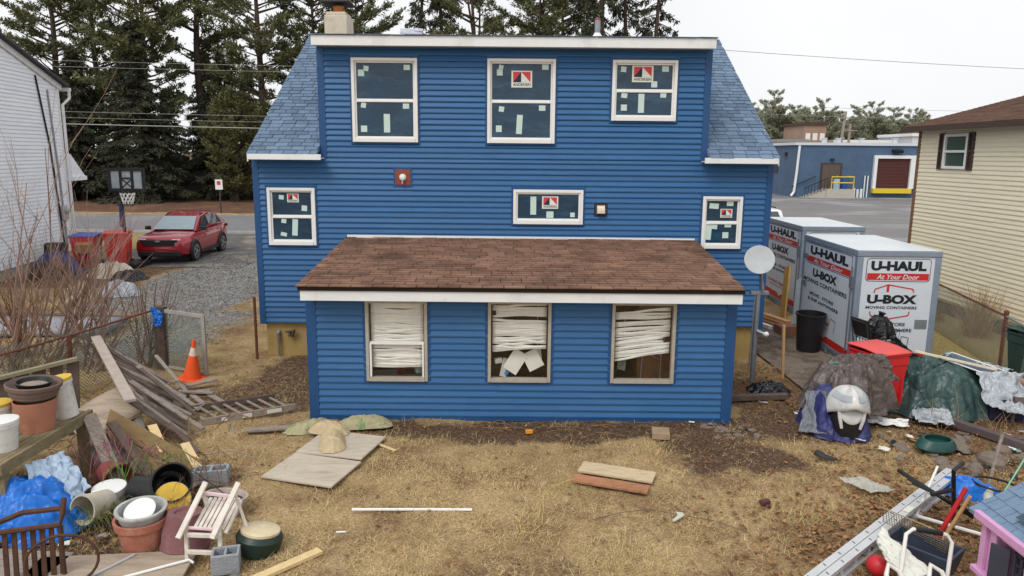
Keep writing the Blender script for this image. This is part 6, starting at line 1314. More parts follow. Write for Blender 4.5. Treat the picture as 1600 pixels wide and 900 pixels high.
quad_sheet('bent_plywood', 'stained lower plywood sheet sloping under the bowed one', [(-5.45, 9.0, .22), (-5.1, 8.5, .03), (-4.55, 8.8, .12), (-4.95, 9.4, .4)], mat('stained_ply', srgb(140, 132, 126), .9, var=.2, scale=3, col2=srgb(84, 76, 72), c2pos=(.5, .65), c2scale=3), cat='plywood')
quad_sheet('weathered_sheet', 'long grey board sliding down towards the black buckets', [(-4.95, 8.75, .18), (-4.75, 8.45, .08), (-3.75, 7.9, .03), (-3.6, 8.15, .06)], OLDW, cat='board')
tr = thing('brown_trough', 'long brown folded panel like an open trough on the junk heap', 'panel', (-4.5, 8.8, 0))
BRN = mat('brown_olive_panel', srgb(126, 104, 70), .85, var=.2, scale=4, stretch=(1, 1, 4)); 
for nm, q in (('upper_face', [(-5.25, 9.2, .56), (-3.75, 8.45, .16), (-3.7, 8.25, .02), (-5.22, 9.0, .38)]), ('lower_face', [(-5.22, 8.98, .375), (-3.7, 8.23, .015), (-3.95, 8.1, .02), (-5.1, 8.85, .3)])):
    mb = MB(); mb.add(q, [(0, 1, 2, 3)]); mb.build(nm, BRN, tr, world=True, solid=.02)
for i, (p, q) in enumerate((((-4.62, 9.0, .42), (-4.3, 8.62, .22)), ((-4.1, 8.75, .28), (-3.72, 8.3, .1)))): plank('pale_plank', ['upper', 'lower'][i] + ' pale pine plank lying across the brown trough', 'plank', p, q, .11, .018, CREAMW, 'pale planks on the trough')
wl2 = thing('wooden_ladder', 'old grey ladder lying flat on the grass beside the sunroom', 'ladder', (-4.2, 10.6, 0))
L0, L1, L2, L3 = Vector((-4.95, 10.55, .06)), Vector((-3.75, 11.2, .06)), Vector((-4.45, 10.05, .06)), Vector((-3.3, 10.75, .06))
for a, c in ((L0, L1), (L2, L3)): mb = MB(); mb.beam(a, c, .03, .1); mb.build('rail', DKW if a is L0 else OLDW, wl2, world=True, bevel=.003)
for k in range(8): f_ = .06 + k / 8; mb = MB(); mb.beam(L0.lerp(L1, f_), L2.lerp(L3, f_), .035, .025); mb.build('rung', OLDW, wl2, world=True, bevel=.003)
for f_, w in ((.2, .06), (.42, .1), (.68, .16)): mb = MB(); p = L2.lerp(L3, f_); q = L2.lerp(L3, f_ + w); n_ = Vector((.017, -.02, 0)); mb.beam(p + n_, q + n_, .003, .06); mb.build('label', PAPER, wl2, world=True)
for i, (p, q, w, l) in enumerate((((-5.5, 11.6, .06), (-4.95, 11.9, .12), .12, 'broken board pointing at the traffic cone'), ((-5.45, 11.35, .05), (-4.9, 11.5, .05), .14, 'flat broken board below the traffic cone'), ((-5.3, 11.25, .12), (-4.75, 11.25, .1), .06, 'narrow cross piece of the broken crate'), ((-5.1, 11.25, .06), (-4.75, 10.85, .06), .08, 'left side of the broken crate frame'), ((-4.85, 11.3, .06), (-4.4, 10.85, .06), .08, 'right side of the broken crate frame'), ((-5.35, 11.1, .04), (-5.05, 10.7, .05), .13, 'short broken board left of the crate frame'), ((-5.2, 10.75, .05), (-4.5, 10.85, .06), .05, 'thin lath in front of the crate frame'))):
    plank('broken_board', l, 'board', p, q, w, .03, OLDW, 'broken boards below the cone')

plank('leaning_plank', 'grey plank leaning down from the bench end', 'plank', (-5.15, 8.55, .72), (-4.5, 7.95, .04), .16, .03, OLDW)
plank('leaning_plank', 'dark plank leaning beside the grey one at the bench end', 'plank', (-5.0, 8.75, .55), (-4.25, 8.2, .05), .12, .03, DKW)
plank('leaning_plank', 'second grey plank poking from under the bowed plywood', 'plank', (-5.6, 9.25, .3), (-4.7, 8.4, .12), .14, .025, OLDW)
for i, (p, q, w) in enumerate((((-5.9, 11.2, .55), (-4.7, 10.6, .05), .07), ((-5.7, 10.9, .6), (-4.55, 10.25, .06), .06), ((-5.5, 10.2, .62), (-4.3, 9.75, .08), .08), ((-5.2, 9.9, .5), (-4.05, 9.0, .05), .06), ((-6.0, 12.0, .5), (-5.2, 11.3, .1), .06))): plank('loose_slat', nth[i] + ' loose slat from the top lying across the collapsed panel', 'slat', p, q, w, .022, DKW if i % 2 else OLDW, 'loose slats on the collapsed panel')
bk = thing('old_fence_board', 'mossy old fence boards standing behind the flower pots', 'fence', (-6.4, 9.2, 0))
for k in range(5): mb = MB(); mb.beam((-6.75 + k * .17, 9.3 + k * .1, 0), (-6.7 + k * .17, 9.35 + k * .1, .92 + .03 * k), .15, .03, up=(.5, -.86, 0)); mb.build('board', DKW, bk, world=True, bevel=.004)
mb = MB(); mb.beam((-6.85, 9.2, .92), (-5.95, 9.75, 1.08), .09, .05); mb.build('cap_rail', mat('mossy_cap', srgb(134, 128, 104), .95, var=.2, scale=6), bk, world=True, bevel=.004)
# ------------------------------------------------------------ bench with pots
tb = thing('potting_bench', 'weathered wooden bench carrying pots at the left edge', 'bench', (-5.7, 7.8, 0))
BEN = mat('mossy_wood', srgb(134, 120, 92), .95, var=.25, scale=5, stretch=(5, 1.5, 5), bump=.3, bscale=40, col2=srgb(104, 100, 72), c2scale=3)
for k in range(9): mb = MB(); mb.span((-5.23 - k * .142 - .13, 7.05, .715), (-5.23 - k * .142, 8.62, .745)); mb.build('slat', BEN, tb, world=True, bevel=.004)
mb = MB(); mb.span((-5.16, 7.0, .63), (-5.215, 8.66, .75)); mb.build('side_rail', BEN, tb, world=True, bevel=.004)
mb = MB(); mb.span((-6.5, 6.99, .62), (-5.22, 7.04, .74)); mb.build('front_rail', BEN, tb, world=True, bevel=.004)
for x, y in ((-5.25, 7.12), (-5.25, 8.55), (-6.45, 7.12), (-6.45, 8.55)): mb = MB(); mb.beam((x, y, .71), (x + (.04 if x > -6 else -.04), y - .05, -.02), .1, .1); mb.build('leg', BEN, tb, world=True, bevel=.006)
TER = mat('terracotta', srgb(176, 120, 96), .85, var=.12, scale=5, col2=srgb(192, 150, 128), c2pos=(.55, .75), c2scale=3); TER2 = mat('dark_terracotta', srgb(112, 92, 82), .8, var=.15, scale=6)
bucket('terracotta_pot', 'big terracotta pot on the weathered bench', 'pot', [(.001, 0), (.17, 0), (.225, .36), (.21, .36), (.16, .02), (.001, .02)], rotm(0, 0, 0, (-5.42, 8.0, .747)), TER, 'flower pots')
bucket('planter_bowl', 'dark ribbed planter stacked on the big terracotta pot', 'pot', [(.16, .0), (.235, .06), (.235, .1), (.25, .1), (.25, .15), (.28, .16), (.285, .2), (.27, .21), (.23, .16), (.17, .12), (.001, .12)], rotm(0, 4, 0, (-5.42, 8.0, 1.1)), TER2, 'flower pots', extra=[('inner_pot', [(.15, .14), (.19, .22), (.17, .22), (.14, .16), (.0, .16)], BLACKP), ('soil', [(.14, .18), (.0, .2)], mat('dry_soil', srgb(146, 132, 118), .95, var=.35, scale=40))])
WB = mat('white_bucket', srgb(216, 216, 211), .5, var=.07, scale=4, col2=srgb(182, 176, 164), c2pos=(.48, .74), c2scale=7); YL = mat('yellow_lid', srgb(214, 176, 60), .6, var=.1, col2=srgb(184, 152, 70), c2pos=(.48, .74), c2scale=7)
lidp = lambda r, z: [(r * .9, z), (r + .012, z), (r + .014, z + .03), (r * .9, z + .036), (.001, z + .03)]
def pail(label, M, r=.135, h=.36, lid=None, m=WB, grp='plastic pails', handle=True): return bucket('plastic_pail', label, 'bucket', bucket_prof(r * .86, r, h, .006, .01), M, m, grp, handle=(r, h * .85, METAL, 40) if handle else None, extra=[('lid', lidp(r, h), lid)] if lid else None)
pail('white pail with yellow lid behind the terracotta pot', rotm(4, -8, 0, (-5.32, 8.42, .75)), .14, .46, YL)
pail('open white pail at the left edge of the bench', rotm(0, 0, 30, (-5.42, 7.42, .747)), .16, .3, VINYL)
pail('pail with yellow lid at the very left edge', rotm(0, 0, 0, (-5.8, 7.9, .747)), .15, .32, YL)
# tarp under the bench, pails and pots on the ground
bl = MB(); mound(bl, -5.05, 7.2, .62, .5, .5, rot=20, p=2.0, seed=4.4, fold=.08, crump=.08, nr=34, na=110); tag(bl.build('blue_tarp', TBL, smooth=True), 'bright blue tarp heaped under the bench', 'tarp', None)
sv = MB(); rag(sv, (-5.2, 7.35, .56), (-4.62, 6.9, .05), (-4.58, 7.5, .25), (-5.0, 7.75, .55), .045, 3.1, 34, 4); tag(sv.build('silver_tarp_fold', mat('pale_blue_silver', srgb(166, 184, 204), .4, var=.1, scale=8, crease=5), smooth=True, solid=.008), 'pale silver side of the tarp folded over the blue', 'tarp')
CON = mat('cinder_block', srgb(150, 154, 160), .95, var=.12, scale=9, bump=.7, bscale=60)
def cinder(label, loc, rz, rx=0, half=1.0):
    M = rotm(rx, 0, rz, loc) @ Matrix.Diagonal((half, 1, 1, 1)); mb = MB()
    mb.span((-.2, -.1, 0), (.2, -.065, .19), M); mb.span((-.2, .065, 0), (.2, .1, .19), M)
    for x in (-.2, -.018, .165): mb.span((x, -.064, 0), (x + .035, .064, .19), M)
    return tag(mb.build('cinder_block', CON, bevel=.004), label, 'cinder block', 'grey cinder blocks')
cinder('grey cinder block on the grass at the end of the brown trough', (-3.56, 8.22, .0), 10); cinder('grey cinder block in front of the white chair', (-2.68, 6.38, .0), 15, half=.62)
stone(-2.52, 6.1, .12, .1, 'round grey stone in front of the cinder block', None)
pail('white pail with lid half sunk behind the tipped one', rotm(6, 0, 0, (-4.42, 7.6, .0)), .16, .22, VINYL, handle=False)
pail('weathered white pail tipped on its side', rotm(80, 0, -14, (-4.36, 7.42, .16)), .15, .34, None, mat('dirty_white', srgb(188, 180, 164), .7, var=.2, scale=5), handle=False)
BKT = lambda l, M, r, h: bucket('nursery_pot', l, 'pot', bucket_prof(r * .85, r, h, .006, .012), M, BLACKP, 'black nursery pots')
BKT('black nursery pot lying at the left of the pair', rotm(88, 0, 75, (-4.15, 7.62, .19)), .19, .42)
BKT('black nursery pot lying at the right of the pair', rotm(62, 0, 30, (-3.82, 7.72, .2)), .2, .4)
bucket('pail_lid', 'grey and yellow pail lids tucked in the right black pot', 'lid', lidp(.17, 0), rotm(58, 0, 25, (-3.64, 7.38, .2)), YL, extra=[('grey_lid', lidp(.18, -.05), mat('grey_lid', srgb(186, 184, 176), .5))])
bucket('terracotta_pot', 'wide terracotta planter holding a grey basin', 'pot', [(.001, 0), (.19, 0), (.235, .24), (.255, .24), (.262, .31), (.235, .31), (.18, .03), (.001, .03)], rotm(0, 0, 0, (-3.66, 6.78, .01)), mat('terracotta2', srgb(172, 108, 88), .85, var=.14, scale=6, col2=srgb(190, 146, 126), c2pos=(.48, .74), c2scale=7), 'flower pots')
bucket('grey_basin', 'grey basin sitting in the wide terracotta planter', 'basin', [(.001, 0), (.18, 0), (.225, .15), (.24, .15), (.24, .17), (.21, .17), (.17, .02), (.001, .02)], rotm(3, 2, 0, (-3.66, 6.78, .25)), mat('light_grey_plastic', srgb(174, 174, 172), .6, col2=srgb(146, 142, 134), c2pos=(.48, .74), c2scale=7))
bucket('white_plate', 'white round lid standing in the grey basin', 'lid', [(.001, 0), (.14, .0), (.15, .012), (.14, .02), (.001, .014)], rotm(28, 0, 0, (-3.66, 6.76, .39)), VINYL)
bucket('upturned_pot', 'maroon plastic pot standing upside down by the white chair', 'pot', [(.235, 0), (.235, .04), (.225, .05), (.215, .2), (.17, .35), (.165, .37), (.11, .37), (.1, .35), (.0, .34)], rotm(-6, 2, 0, (-3.24, 6.76, .0)), mat('maroon_plastic', srgb(122, 82, 84), .75, var=.14, scale=9, col2=srgb(146, 112, 108), c2pos=(.48, .74), c2scale=7), 'flower pots')
bucket('planter_bowl', 'pale rimmed planter of dark soil behind the white chair', 'pot', [(.001, 0), (.16, 0), (.22, .2), (.235, .2), (.235, .22), (.21, .22), (.19, .15), (.001, .15)], rotm(-8, 6, 0, (-3.12, 7.45, .0)), mat('pale_rim', srgb(180, 164, 154), .7), extra=[('soil', [(.195, .165), (.001, .17)], mat('dark_soil', srgb(60, 50, 44), .95, var=.4, scale=30))])
bucket('lidded_tub', 'dark green tub with beige lid behind the cinder block', 'tub', [(.001, 0), (.2, 0), (.23, .15), (.2, .2), (.001, .2)], rotm(-6, 8, 0, (-2.5, 6.72, .0)), mat('bottle_green', srgb(34, 52, 46), .4), extra=[('lid', [(.19, .2), (.19, .225), (.17, .235), (.001, .235)], mat('beige_lid', srgb(206, 190, 158), .6))])
wc = thing('white_chair', 'small white wooden slatted chair toppled against the pots', 'chair', (-2.92, 6.72, 0))
CW = mat('white_painted_wood', srgb(220, 212, 203), .7, var=.08, scale=8, col2=srgb(188, 176, 164), c2pos=(.48, .74), c2scale=7)
def wcp(name, p, q, w, h, m=CW, up=(0, 0, 1)): mb = MB(); mb.beam(p, q, w, h, up); mb.build(name, m, wc, world=True, bevel=.004)
# toppled backwards: seat slats face the camera and up, the rockers stick out in front
for s, x in ((0, -3.1), (1, -2.78)):
    wcp('rocker', (x - .03, 6.4, .3), (x + .13, 6.72, .72), .03, .05, up=(1, 0, 0)); wcp('leg', (x + .02, 6.45, .02), (x, 6.52, .42), .035, .035); wcp('leg', (x + .2, 6.75, .12), (x + .1, 6.7, .6), .03, .03)
for k in range(7): f_ = k / 6; wcp('seat_slat', (-3.02 + .27 * f_, 6.5, .34), (-2.96 + .27 * f_, 6.8, .52), .034, .012, up=(0, -1, 1))
wcp('stretcher', (-3.1, 6.5, .36), (-2.78, 6.5, .34), .025, .025, mat('pinkish_white', srgb(222, 194, 198), .6)); wcp('stretcher', (-3.02, 6.7, .62), (-2.7, 6.7, .58), .03, .03, MATS['pinkish_white'])
wcp('seat_rail', (-3.08, 6.47, .3), (-2.75, 6.47, .29), .03, .04); wcp('foot_rail', (-3.08, 6.46, .13), (-2.76, 6.46, .12), .03, .04); wcp('side_rail', (-2.72, 6.5, .3), (-2.66, 6.78, .5), .03, .03)
rot_board('plywood_sheet', 'big grey plywood board lying at the bottom left', -3.75, 6.3, 1.45, .52, .03, 6, PLY, cat='board'); rot_board('plywood_sheet', 'grey board under the rusty frame at bottom left', -4.65, 6.3, .8, .6, .03, -4, OLDW, cat='board')
tool('white_pipe', 'white plastic pipe with elbow lying on the bottom left board', 'pipe', [(-3.55, 6.12, .06), (-3.05, 6.42, .07), (-3.0, 6.4, .05)], .014, VINYL, None); tool('grey_pipe', 'grey pipe lying on the bottom left board', 'pipe', [(-3.85, 6.1, .06), (-3.62, 6.52, .06)], .014, mat('light_grey_pipe', srgb(176, 178, 182), .5), None)
rc = thing('rusty_chair_frame', 'rusty iron slatted frame with curled hoop at bottom left', 'metal frame', (-4.35, 6.2, 0))
IR = mat('rusty_iron', srgb(92, 64, 50), .85, .2, var=.3, scale=14, col2=srgb(60, 44, 38), c2scale=7)
for k in range(7): x = -4.55 + k * .072; mb = MB(); mb.beam((x, 6.08 + k * .02, .0), (x + .01, 6.1 + k * .02, .52), .012, .046, up=(1, 0, 0)); mb.build('slat', IR, rc, world=True)
mb = MB(); mb.tube([(-4.58, 6.06, .53), (-4.64, 6.15, .57), (-4.5, 6.3, .6), (-4.12, 6.32, .64), (-4.1, 6.3, .74), (-4.1, 6.26, .62), (-4.1, 6.2, .54), (-4.58, 6.06, .53)], .026, 7); mb.build('top_rim', IR, rc, world=True, smooth=True)
mb = MB(); mb.tube([(-4.1, 6.2, .54), (-4.1, 6.2, 0)], .02, 6); mb.build('corner_leg', IR, rc, world=True)
hoop = MB(); hoop.tube([(-4.02 + .27 * math.cos(a), 6.06 + .1 * math.cos(a), .26 + .25 * math.sin(a)) for a in [k * PI / 14 for k in range(28)]], .014, 6, closed=True); tag(hoop.build('rusty_hoop', IR, smooth=True), 'thin rusty metal hoop standing beside the rusty frame', 'hoop')
# vines and canes
def canes(label, m, x0, x1, y0, y1, n, h, seed, r=.004, name='cane_clump'):
    rr = random.Random(seed); mb = MB()
    for i in range(n):
        p = Vector((rr.uniform(x0, x1), rr.uniform(y0, y1), 0)); a = rr.uniform(0, 2 * PI); l = h * rr.uniform(.5, 1.1); pts_ = []
        for k in range(7): t_ = k / 6; pts_.append(p + Vector((math.cos(a) * l * t_, math.sin(a) * l * t_ * .8, h * .9 * math.sin(t_ * 2.4) * rr.uniform(.85, 1.1) + .02)))
        mb.tube(pts_, r, 4, caps=False)
    return tag(mb.build(name, m), label, 'plant')
canes('arching pink red bramble canes below the bench end', mat('pink_cane', srgb(146, 84, 96), .7, var=.2), -5.0, -4.4, 7.9, 8.5, 34, .55, 3)
canes('thin bright green vines above the black pots', mat('green_vine', srgb(96, 150, 66), .6, var=.2), -4.5, -3.9, 7.7, 8.2, 16, .5, 4, .0035)
canes('dry brown bramble stems around the black pots', TW2, -4.2, -3.2, 7.7, 8.3, 40, .42, 5, .003)
canes('fine green weeds growing round the tipped pail', mat('weed_green', srgb(116, 124, 76), .8, var=.2), -4.5, -4.0, 6.85, 7.4, 70, .22, 6, .0025)
canes('straw weeds beside the terracotta planter', STALK, -4.0, -3.4, 7.0, 7.4, 60, .25, 8, .0025)
tool('black_cable', 'thin black cable running down across the junk to the lawn', 'cable', [(-5.1, 8.9, .45), (-4.3, 8.3, .3), (-3.6, 7.9, .28), (-3.0, 7.4, .2), (-2.6, 7.0, .03), (-2.3, 6.8, .02)], .005, BLACKP, None)
quad_sheet('white_tray', 'white plastic tray standing under the bench end', [(-5.1, 7.75, .1), (-4.9, 7.55, .1), (-4.88, 7.6, .45), (-5.1, 7.85, .45)], VINYL, cat='tray')
mb = MB(); mb.lathe(bucket_prof(.12, .17, .25), 20, rotm(100, 0, 60, (-4.75, 8.1, .2))); tag(mb.build('red_pot', mat('dull_red', srgb(132, 66, 62), .7), smooth=True), 'dull red pot lying in the shade under the bench end', 'pot')
# ------------------------------------------------------------ heap beside the white house
HB = 'things heaped by the white house'
mb = MB(); mb.box((-15.0, 24.0, .45), (.7, .25, .9), rx=-8, rz=20); mb.box((-14.95, 23.75, .25), (.75, .5, .3), rz=20); tag(mb.build('black_armchair', BLACKP, bevel=.1), 'black padded chair back against the white wall', 'chair', HB)
mb = MB(); mound(mb, -14.55, 23.2, .8, .55, .6, seed=1.9, crump=.16, nr=22, na=60); tag(mb.build('navy_tarp_heap', mat('navy_tarp', srgb(56, 66, 118), .6, var=.35, scale=5), smooth=True), 'dark navy tarp heap in front of the black chair', 'tarp', HB)
mb = MB(); mound(mb, -14.2, 22.4, .7, .4, .4, seed=2.9, crump=.16, nr=20, na=50); tag(mb.build('dark_junk_heap', mat('dark_brown_heap', srgb(72, 60, 56), .9, var=.4, scale=6), smooth=True), 'dark brown junk heap before the red bins', 'heap', HB)
mb = MB(); mb.box((-14.0, 23.9, .75), (.5, .35, .3), rz=15, rx=10); tag(mb.build('cardboard_carton', mat('carton', srgb(170, 120, 82), .85), bevel=.01), 'brown cardboard carton leaning on the blue lidded bin', 'box', HB)
mb = MB(); mound(mb, -12.5, 22.7, .75, .45, .38, rot=10, seed=6.2, crump=.12, nr=22, na=60); tag(mb.build('cream_sack', mat('cream_cloth', srgb(206, 196, 178), .85, var=.1), smooth=True), 'cream cloth sack on the ground by the hoop pole', 'sack', HB)
mb = MB(); mound(mb, -11.75, 22.3, .6, .4, .18, seed=7.2, crump=.12, nr=18, na=50); tag(mb.build('black_tarp_patch', BAG, smooth=True), 'black plastic spread right of the cream sack', 'sheeting', HB)
mb = MB(); mound(mb, -11.3, 18.9, .42, .34, .45, p=3, seed=8.2, crump=.1, nr=20, na=50); tag(mb.build('burlap_sack', BAGM, smooth=True), 'tan burlap sack standing among the bare shrubs', 'sack', HB)
mb = MB(); mound(mb, -10.7, 19.7, .6, .35, .3, seed=9.2, crump=.14, nr=18, na=50); tag(mb.build('silver_sheeting', TS, smooth=True), 'shiny grey sheeting behind the burlap sack', 'sheeting', HB)
quad_sheet('concrete_slab', 'flat grey slab lying among the bare shrubs at left', [(-11.5, 14.9, .1), (-8.6, 15.1, .1), (-8.7, 16.2, .14), (-11.6, 16.2, .14)], mat('slab_grey', srgb(146, 146, 152), .9, var=.12, scale=2), .12, 'slab')
plank('dark_timber', 'dark timber behind the flat grey slab', 'timber', (-11.8, 16.8, .08), (-8.8, 16.5, .08), .15, .14, DKW)
# ------------------------------------------------------------ basketball hoop
bh = thing('basketball_hoop', 'black portable basketball hoop with clear backboard beside the drive', 'basketball hoop', (-12.97, 24.55, 0), -6)
def bp_(name, fn, m, par=None, bevel=0, kind=None): mb = MB(); fn(mb); return mb.build(name, m, par or bh, bevel=bevel, kind=kind)
bp_('pole', lambda mb: mb.tube([(0, 0, 0), (-.02, 0, 2.9)], .055, 10), BLACKP); bp_('base', lambda mb: mb.box((0, .3, .09), (.8, 1.0, .18)), BLACKP, None, .05)
bp_('brace', lambda mb: [mb.tube([(-.02, 0, 2.5), (.4, -.3, 2.75)], .03, 6), mb.tube([(-.02, 0, 2.85), (.4, -.3, 3.1)], .03, 6)], BLACKP)
bb = bp_('backboard_frame', lambda mb: [mb.box((.42, -.32, 3.28), (1.28, .06, .1)), mb.box((.42, -.32, 2.62), (1.28, .06, .1)), mb.box((-.17, -.32, 2.95), (.1, .06, .56)), mb.box((1.01, -.32, 2.95), (.1, .06, .56)), mb.box((.22, -.32, 2.95), (.08, .05, .56)), mb.box((.62, -.32, 2.95), (.08, .05, .56)), mb.box((.42, -.32, 3.0), (.4, .04, .05)), mb.beam((.24, -.3, 2.68), (.6, -.3, 2.98), .04, .04), mb.beam((.6, -.3, 2.68), (.24, -.3, 2.98), .04, .04)], BLACKP)
bp_('backboard_pane', lambda mb: mb.box((.42, -.31, 2.95), (1.1, .012, .58)), mat('milky_acrylic', srgb(150, 158, 164), .3), bb)
rim = bp_('rim', lambda mb: [mb.tube([(.6 + .23 * math.cos(a), -.6 + .23 * math.sin(a), 2.56) for a in [k * PI / 10 for k in range(20)]], .014, 6, closed=True), mb.box((.6, -.36, 2.56), (.12, .06, .1))], BLACKP)
bp_('net', lambda mb: [mb.tube([(.6 + (.22 - .1 * t_ / 5) * math.cos(a + s * t_ * .26), -.6 + (.22 - .1 * t_ / 5) * math.sin(a + s * t_ * .26), 2.55 - .09 * t_) for t_ in range(5)], .014, 4) for a in [k * PI / 5 for k in range(10)] for s in (-1, 1)], VINYL, rim)
bp_('strap', lambda mb: mb.box((-.06, -.04, 1.75), (.08, .1, .75), ry=3), mat('blue_strap', srgb(52, 64, 120), .7), None, .02)
# ------------------------------------------------------------ red car
RCAR = mat('car_red', srgb(160, 30, 46), .25, .25, var=.05, coat=.8); TRIM = mat('car_trim', srgb(34, 34, 36), .55); CG = mat('car_glass', srgb(58, 68, 74), .05, var=.1, spec=.7); WSG = mat('windscreen', srgb(136, 152, 160), .08, var=.08, spec=.7); RIMM = mat('alloy', srgb(176, 178, 182), .3, .7)
cr_ = thing('red_car', 'red compact SUV parked on the drive facing the camera', 'car', (-12.35, 27.6, 0), 2)
# y: front -2.27 .. rear 2.27 ; profile stations (y, half width, z low, z belt)
st_ = [(-2.27, .62, .36, .74), (-2.2, .78, .3, .86), (-1.95, .88, .24, .95), (-1.3, .91, .22, 1.0), (-.8, .91, .22, 1.05), (0, .91, .22, 1.07), (.9, .91, .22, 1.1), (1.6, .9, .24, 1.13), (2.05, .86, .3, 1.12), (2.22, .76, .38, 1.05), (2.27, .66, .45, .95)]
mb = MB(); vs_ = []; fs_ = []; prof = [(.0, 0.0), (.8, 0.0), (.97, .12), (1.0, .35), (1.0, .6), (.975, .8), (.92, .93), (.8, 1.0), (0, 1.03)]
prof = prof + [(-a, c) for a, c in prof[-2:0:-1]]
for y, hw, z0, z1 in st_: vs_ += [(hw * a, y, z0 + (z1 - z0) * c) for a, c in prof]
n = len(prof)
for i in range(len(st_) - 1):
    for j in range(n): fs_.append((i * n + j, i * n + (j + 1) % n, (i + 1) * n + (j + 1) % n, (i + 1) * n + j))
fs_ += [tuple(range(n - 1, -1, -1)), tuple((len(st_) - 1) * n + j for j in range(n))]
mb.add(vs_, fs_); body = mb.build('body', RCAR, cr_, smooth=True)
gh = [(-.98, .78, .0), (-.2, .68, .45), (.55, .68, .5), (1.3, .66, .47), (2.02, .72, .1)]   # y, half width, height above belt
mb = MB(); vs_ = []; fs_ = []
for y, hw, h in gh:
    zb = 1.04 + (.07 if y > 0 else 0); vs_ += [(-.84, y, zb), (-hw, y, zb + h), (-hw * .8, y, zb + h + .03), (hw * .8, y, zb + h + .03), (hw, y, zb + h), (.84, y, zb)]
for i in range(4):
    for j in range(5): fs_.append((i * 6 + j, i * 6 + j + 1, i * 6 + 6 + j + 1, i * 6 + 6 + j))
mb.add(vs_, fs_); mb.build('cabin', RCAR, cr_, smooth=False, bevel=.02)
def cpt(name, fn, m, par=None, bevel=0, smooth=False): mb = MB(); fn(mb); return mb.build(name, m, par or cr_, bevel=bevel, smooth=smooth)
cpt('windscreen', lambda mb: mb.add([(-.74, -.97, 1.075), (.74, -.97, 1.075), (.6, -.24, 1.49), (-.6, -.24, 1.49)], [(0, 1, 2, 3)], Matrix.Translation((0, -.02, .02))), WSG, None)
cpt('rear_window', lambda mb: mb.add([(-.62, 1.9, 1.2), (.62, 1.9, 1.2), (.55, 1.36, 1.52), (-.55, 1.36, 1.52)], [(3, 2, 1, 0)], Matrix.Translation((0, .03, .02))), CG)
for s in (-1, 1):
    for y0, y1, t0, t1 in ((-.72, .2, -.12, .22), (.27, 1.02, .27, 1.0), (1.08, 1.62, 1.06, 1.3)):
        def sidew(mb):
            def P(y, f):
                ks = [g for g in gh]
                for (a, w0, h0), (c, w1, h1) in zip(ks[:-1], ks[1:]):
                    if a <= y <= c: t_ = (y - a) / (c - a); hw = w0 + (w1 - w0) * t_; h = h0 + (h1 - h0) * t_; break
                zb = 1.04 + (.07 if y > 0 else .07 * max(0, (y + .2) / .2)); return (s * ((.84 + (hw - .84) * f) + .012), y, zb + h * f)
            q = [P(y0, .12), P(y1, .12), P(t1, .86), P(t0, .86)]; mb.add(q, [(0, 1, 2, 3) if s > 0 else (3, 2, 1, 0)])
        cpt('side_window', sidew, CG)
    cpt('mirror', lambda mb: mb.box((s * 1.0, -.72, 1.12), (.2, .12, .14)), TRIM, None, .03)
    cpt('roof_rail', lambda mb: mb.tube([(s * .6, -.1, 1.5), (s * .6, .05, 1.58), (s * .6, 1.1, 1.6), (s * .6, 1.3, 1.54)], .02, 6), TRIM)
    cpt('headlight', lambda mb: mb.box((s * .58, -2.17, .84), (.28, .12, .07), rz=s * 16), mat('headlamp', srgb(206, 212, 218), .15, spec=.6), None, .015)
    cpt('fog_light', lambda mb: mb.box((s * .7, -2.17, .62), (.15, .1, .16), rz=s * 20), TRIM, None, .02)
    cpt('tail_light', lambda mb: mb.box((s * .72, 2.2, .98), (.3, .1, .12), rz=-s * 20), mat('tail_red', srgb(130, 20, 24), .2), None, .02)
    cpt('sill_trim', lambda mb: mb.box((s * .895, .05, .3), (.06, 1.75, .14)), TRIM, None, .02)
    for d_ in (-.35, .72): cpt('door_handle', lambda mb: mb.box((s * .92, d_ + .35, .93), (.03, .16, .03)), RCAR, None, .008)
    for y in (-1.35, 1.35):
        cpt('wheel_arch', lambda mb: mb.tube([(s * .905, y + .4 * math.cos(a), .34 + .4 * math.sin(a)) for a in [k * PI / 12 for k in range(13)]], .055, 6), TRIM)
        cpt('arch_well', lambda mb: mb.lathe([(.001, 0), (.39, 0), (.39, .03), (.001, .03)], 24, rotm(0, 90, 0, (s * .895 - .015, y, .34))), TRIM)
        wh_ = cpt('wheel', lambda mb: mb.lathe([(.22, -.1), (.33, -.1), (.345, -.05), (.345, .06), (.33, .1), (.25, .1), (.22, .06)], 28, rotm(0, 90, 0, (s * .85, y, .345))), TRIM, None, 0, True)
        cpt('rim', lambda mb: [mb.beam((s * .945, y, .345), (s * .945, y + .23 * math.cos(k * PI * .4), .345 + .23 * math.sin(k * PI * .4)), .05, .03, up=(1, 0, 0)) for k in range(5)] + [mb.lathe([(.215, 0), (.245, 0), (.245, .02), (.215, .02)], 24, rotm(0, 90, 0, (s * .935, y, .345)), caps=False), mb.lathe([(.001, .02), (.06, .02), (.06, 0)], 12, rotm(0, 90, 0, (s * .95, y, .345)))], RIMM, wh_)
cpt('grille', lambda mb: [mb.box((0, -2.25, .72), (1.12, .08, .2)), mb.box((0, -2.26, .82), (1.3, .06, .05))], TRIM, None, .02)
cpt('lower_bumper', lambda mb: mb.box((0, -2.2, .36), (1.45, .16, .22)), TRIM, None, .05)
cpt('badge', lambda mb: [mb.box((0, -2.305, .8), (.17, .015, .035)), mb.box((0, -2.306, .8), (.06, .015, .06))], RIMM); cpt('bumper_strip', lambda mb: mb.box((0, -2.26, .52), (1.2, .06, .06)), RCAR, None, .02)

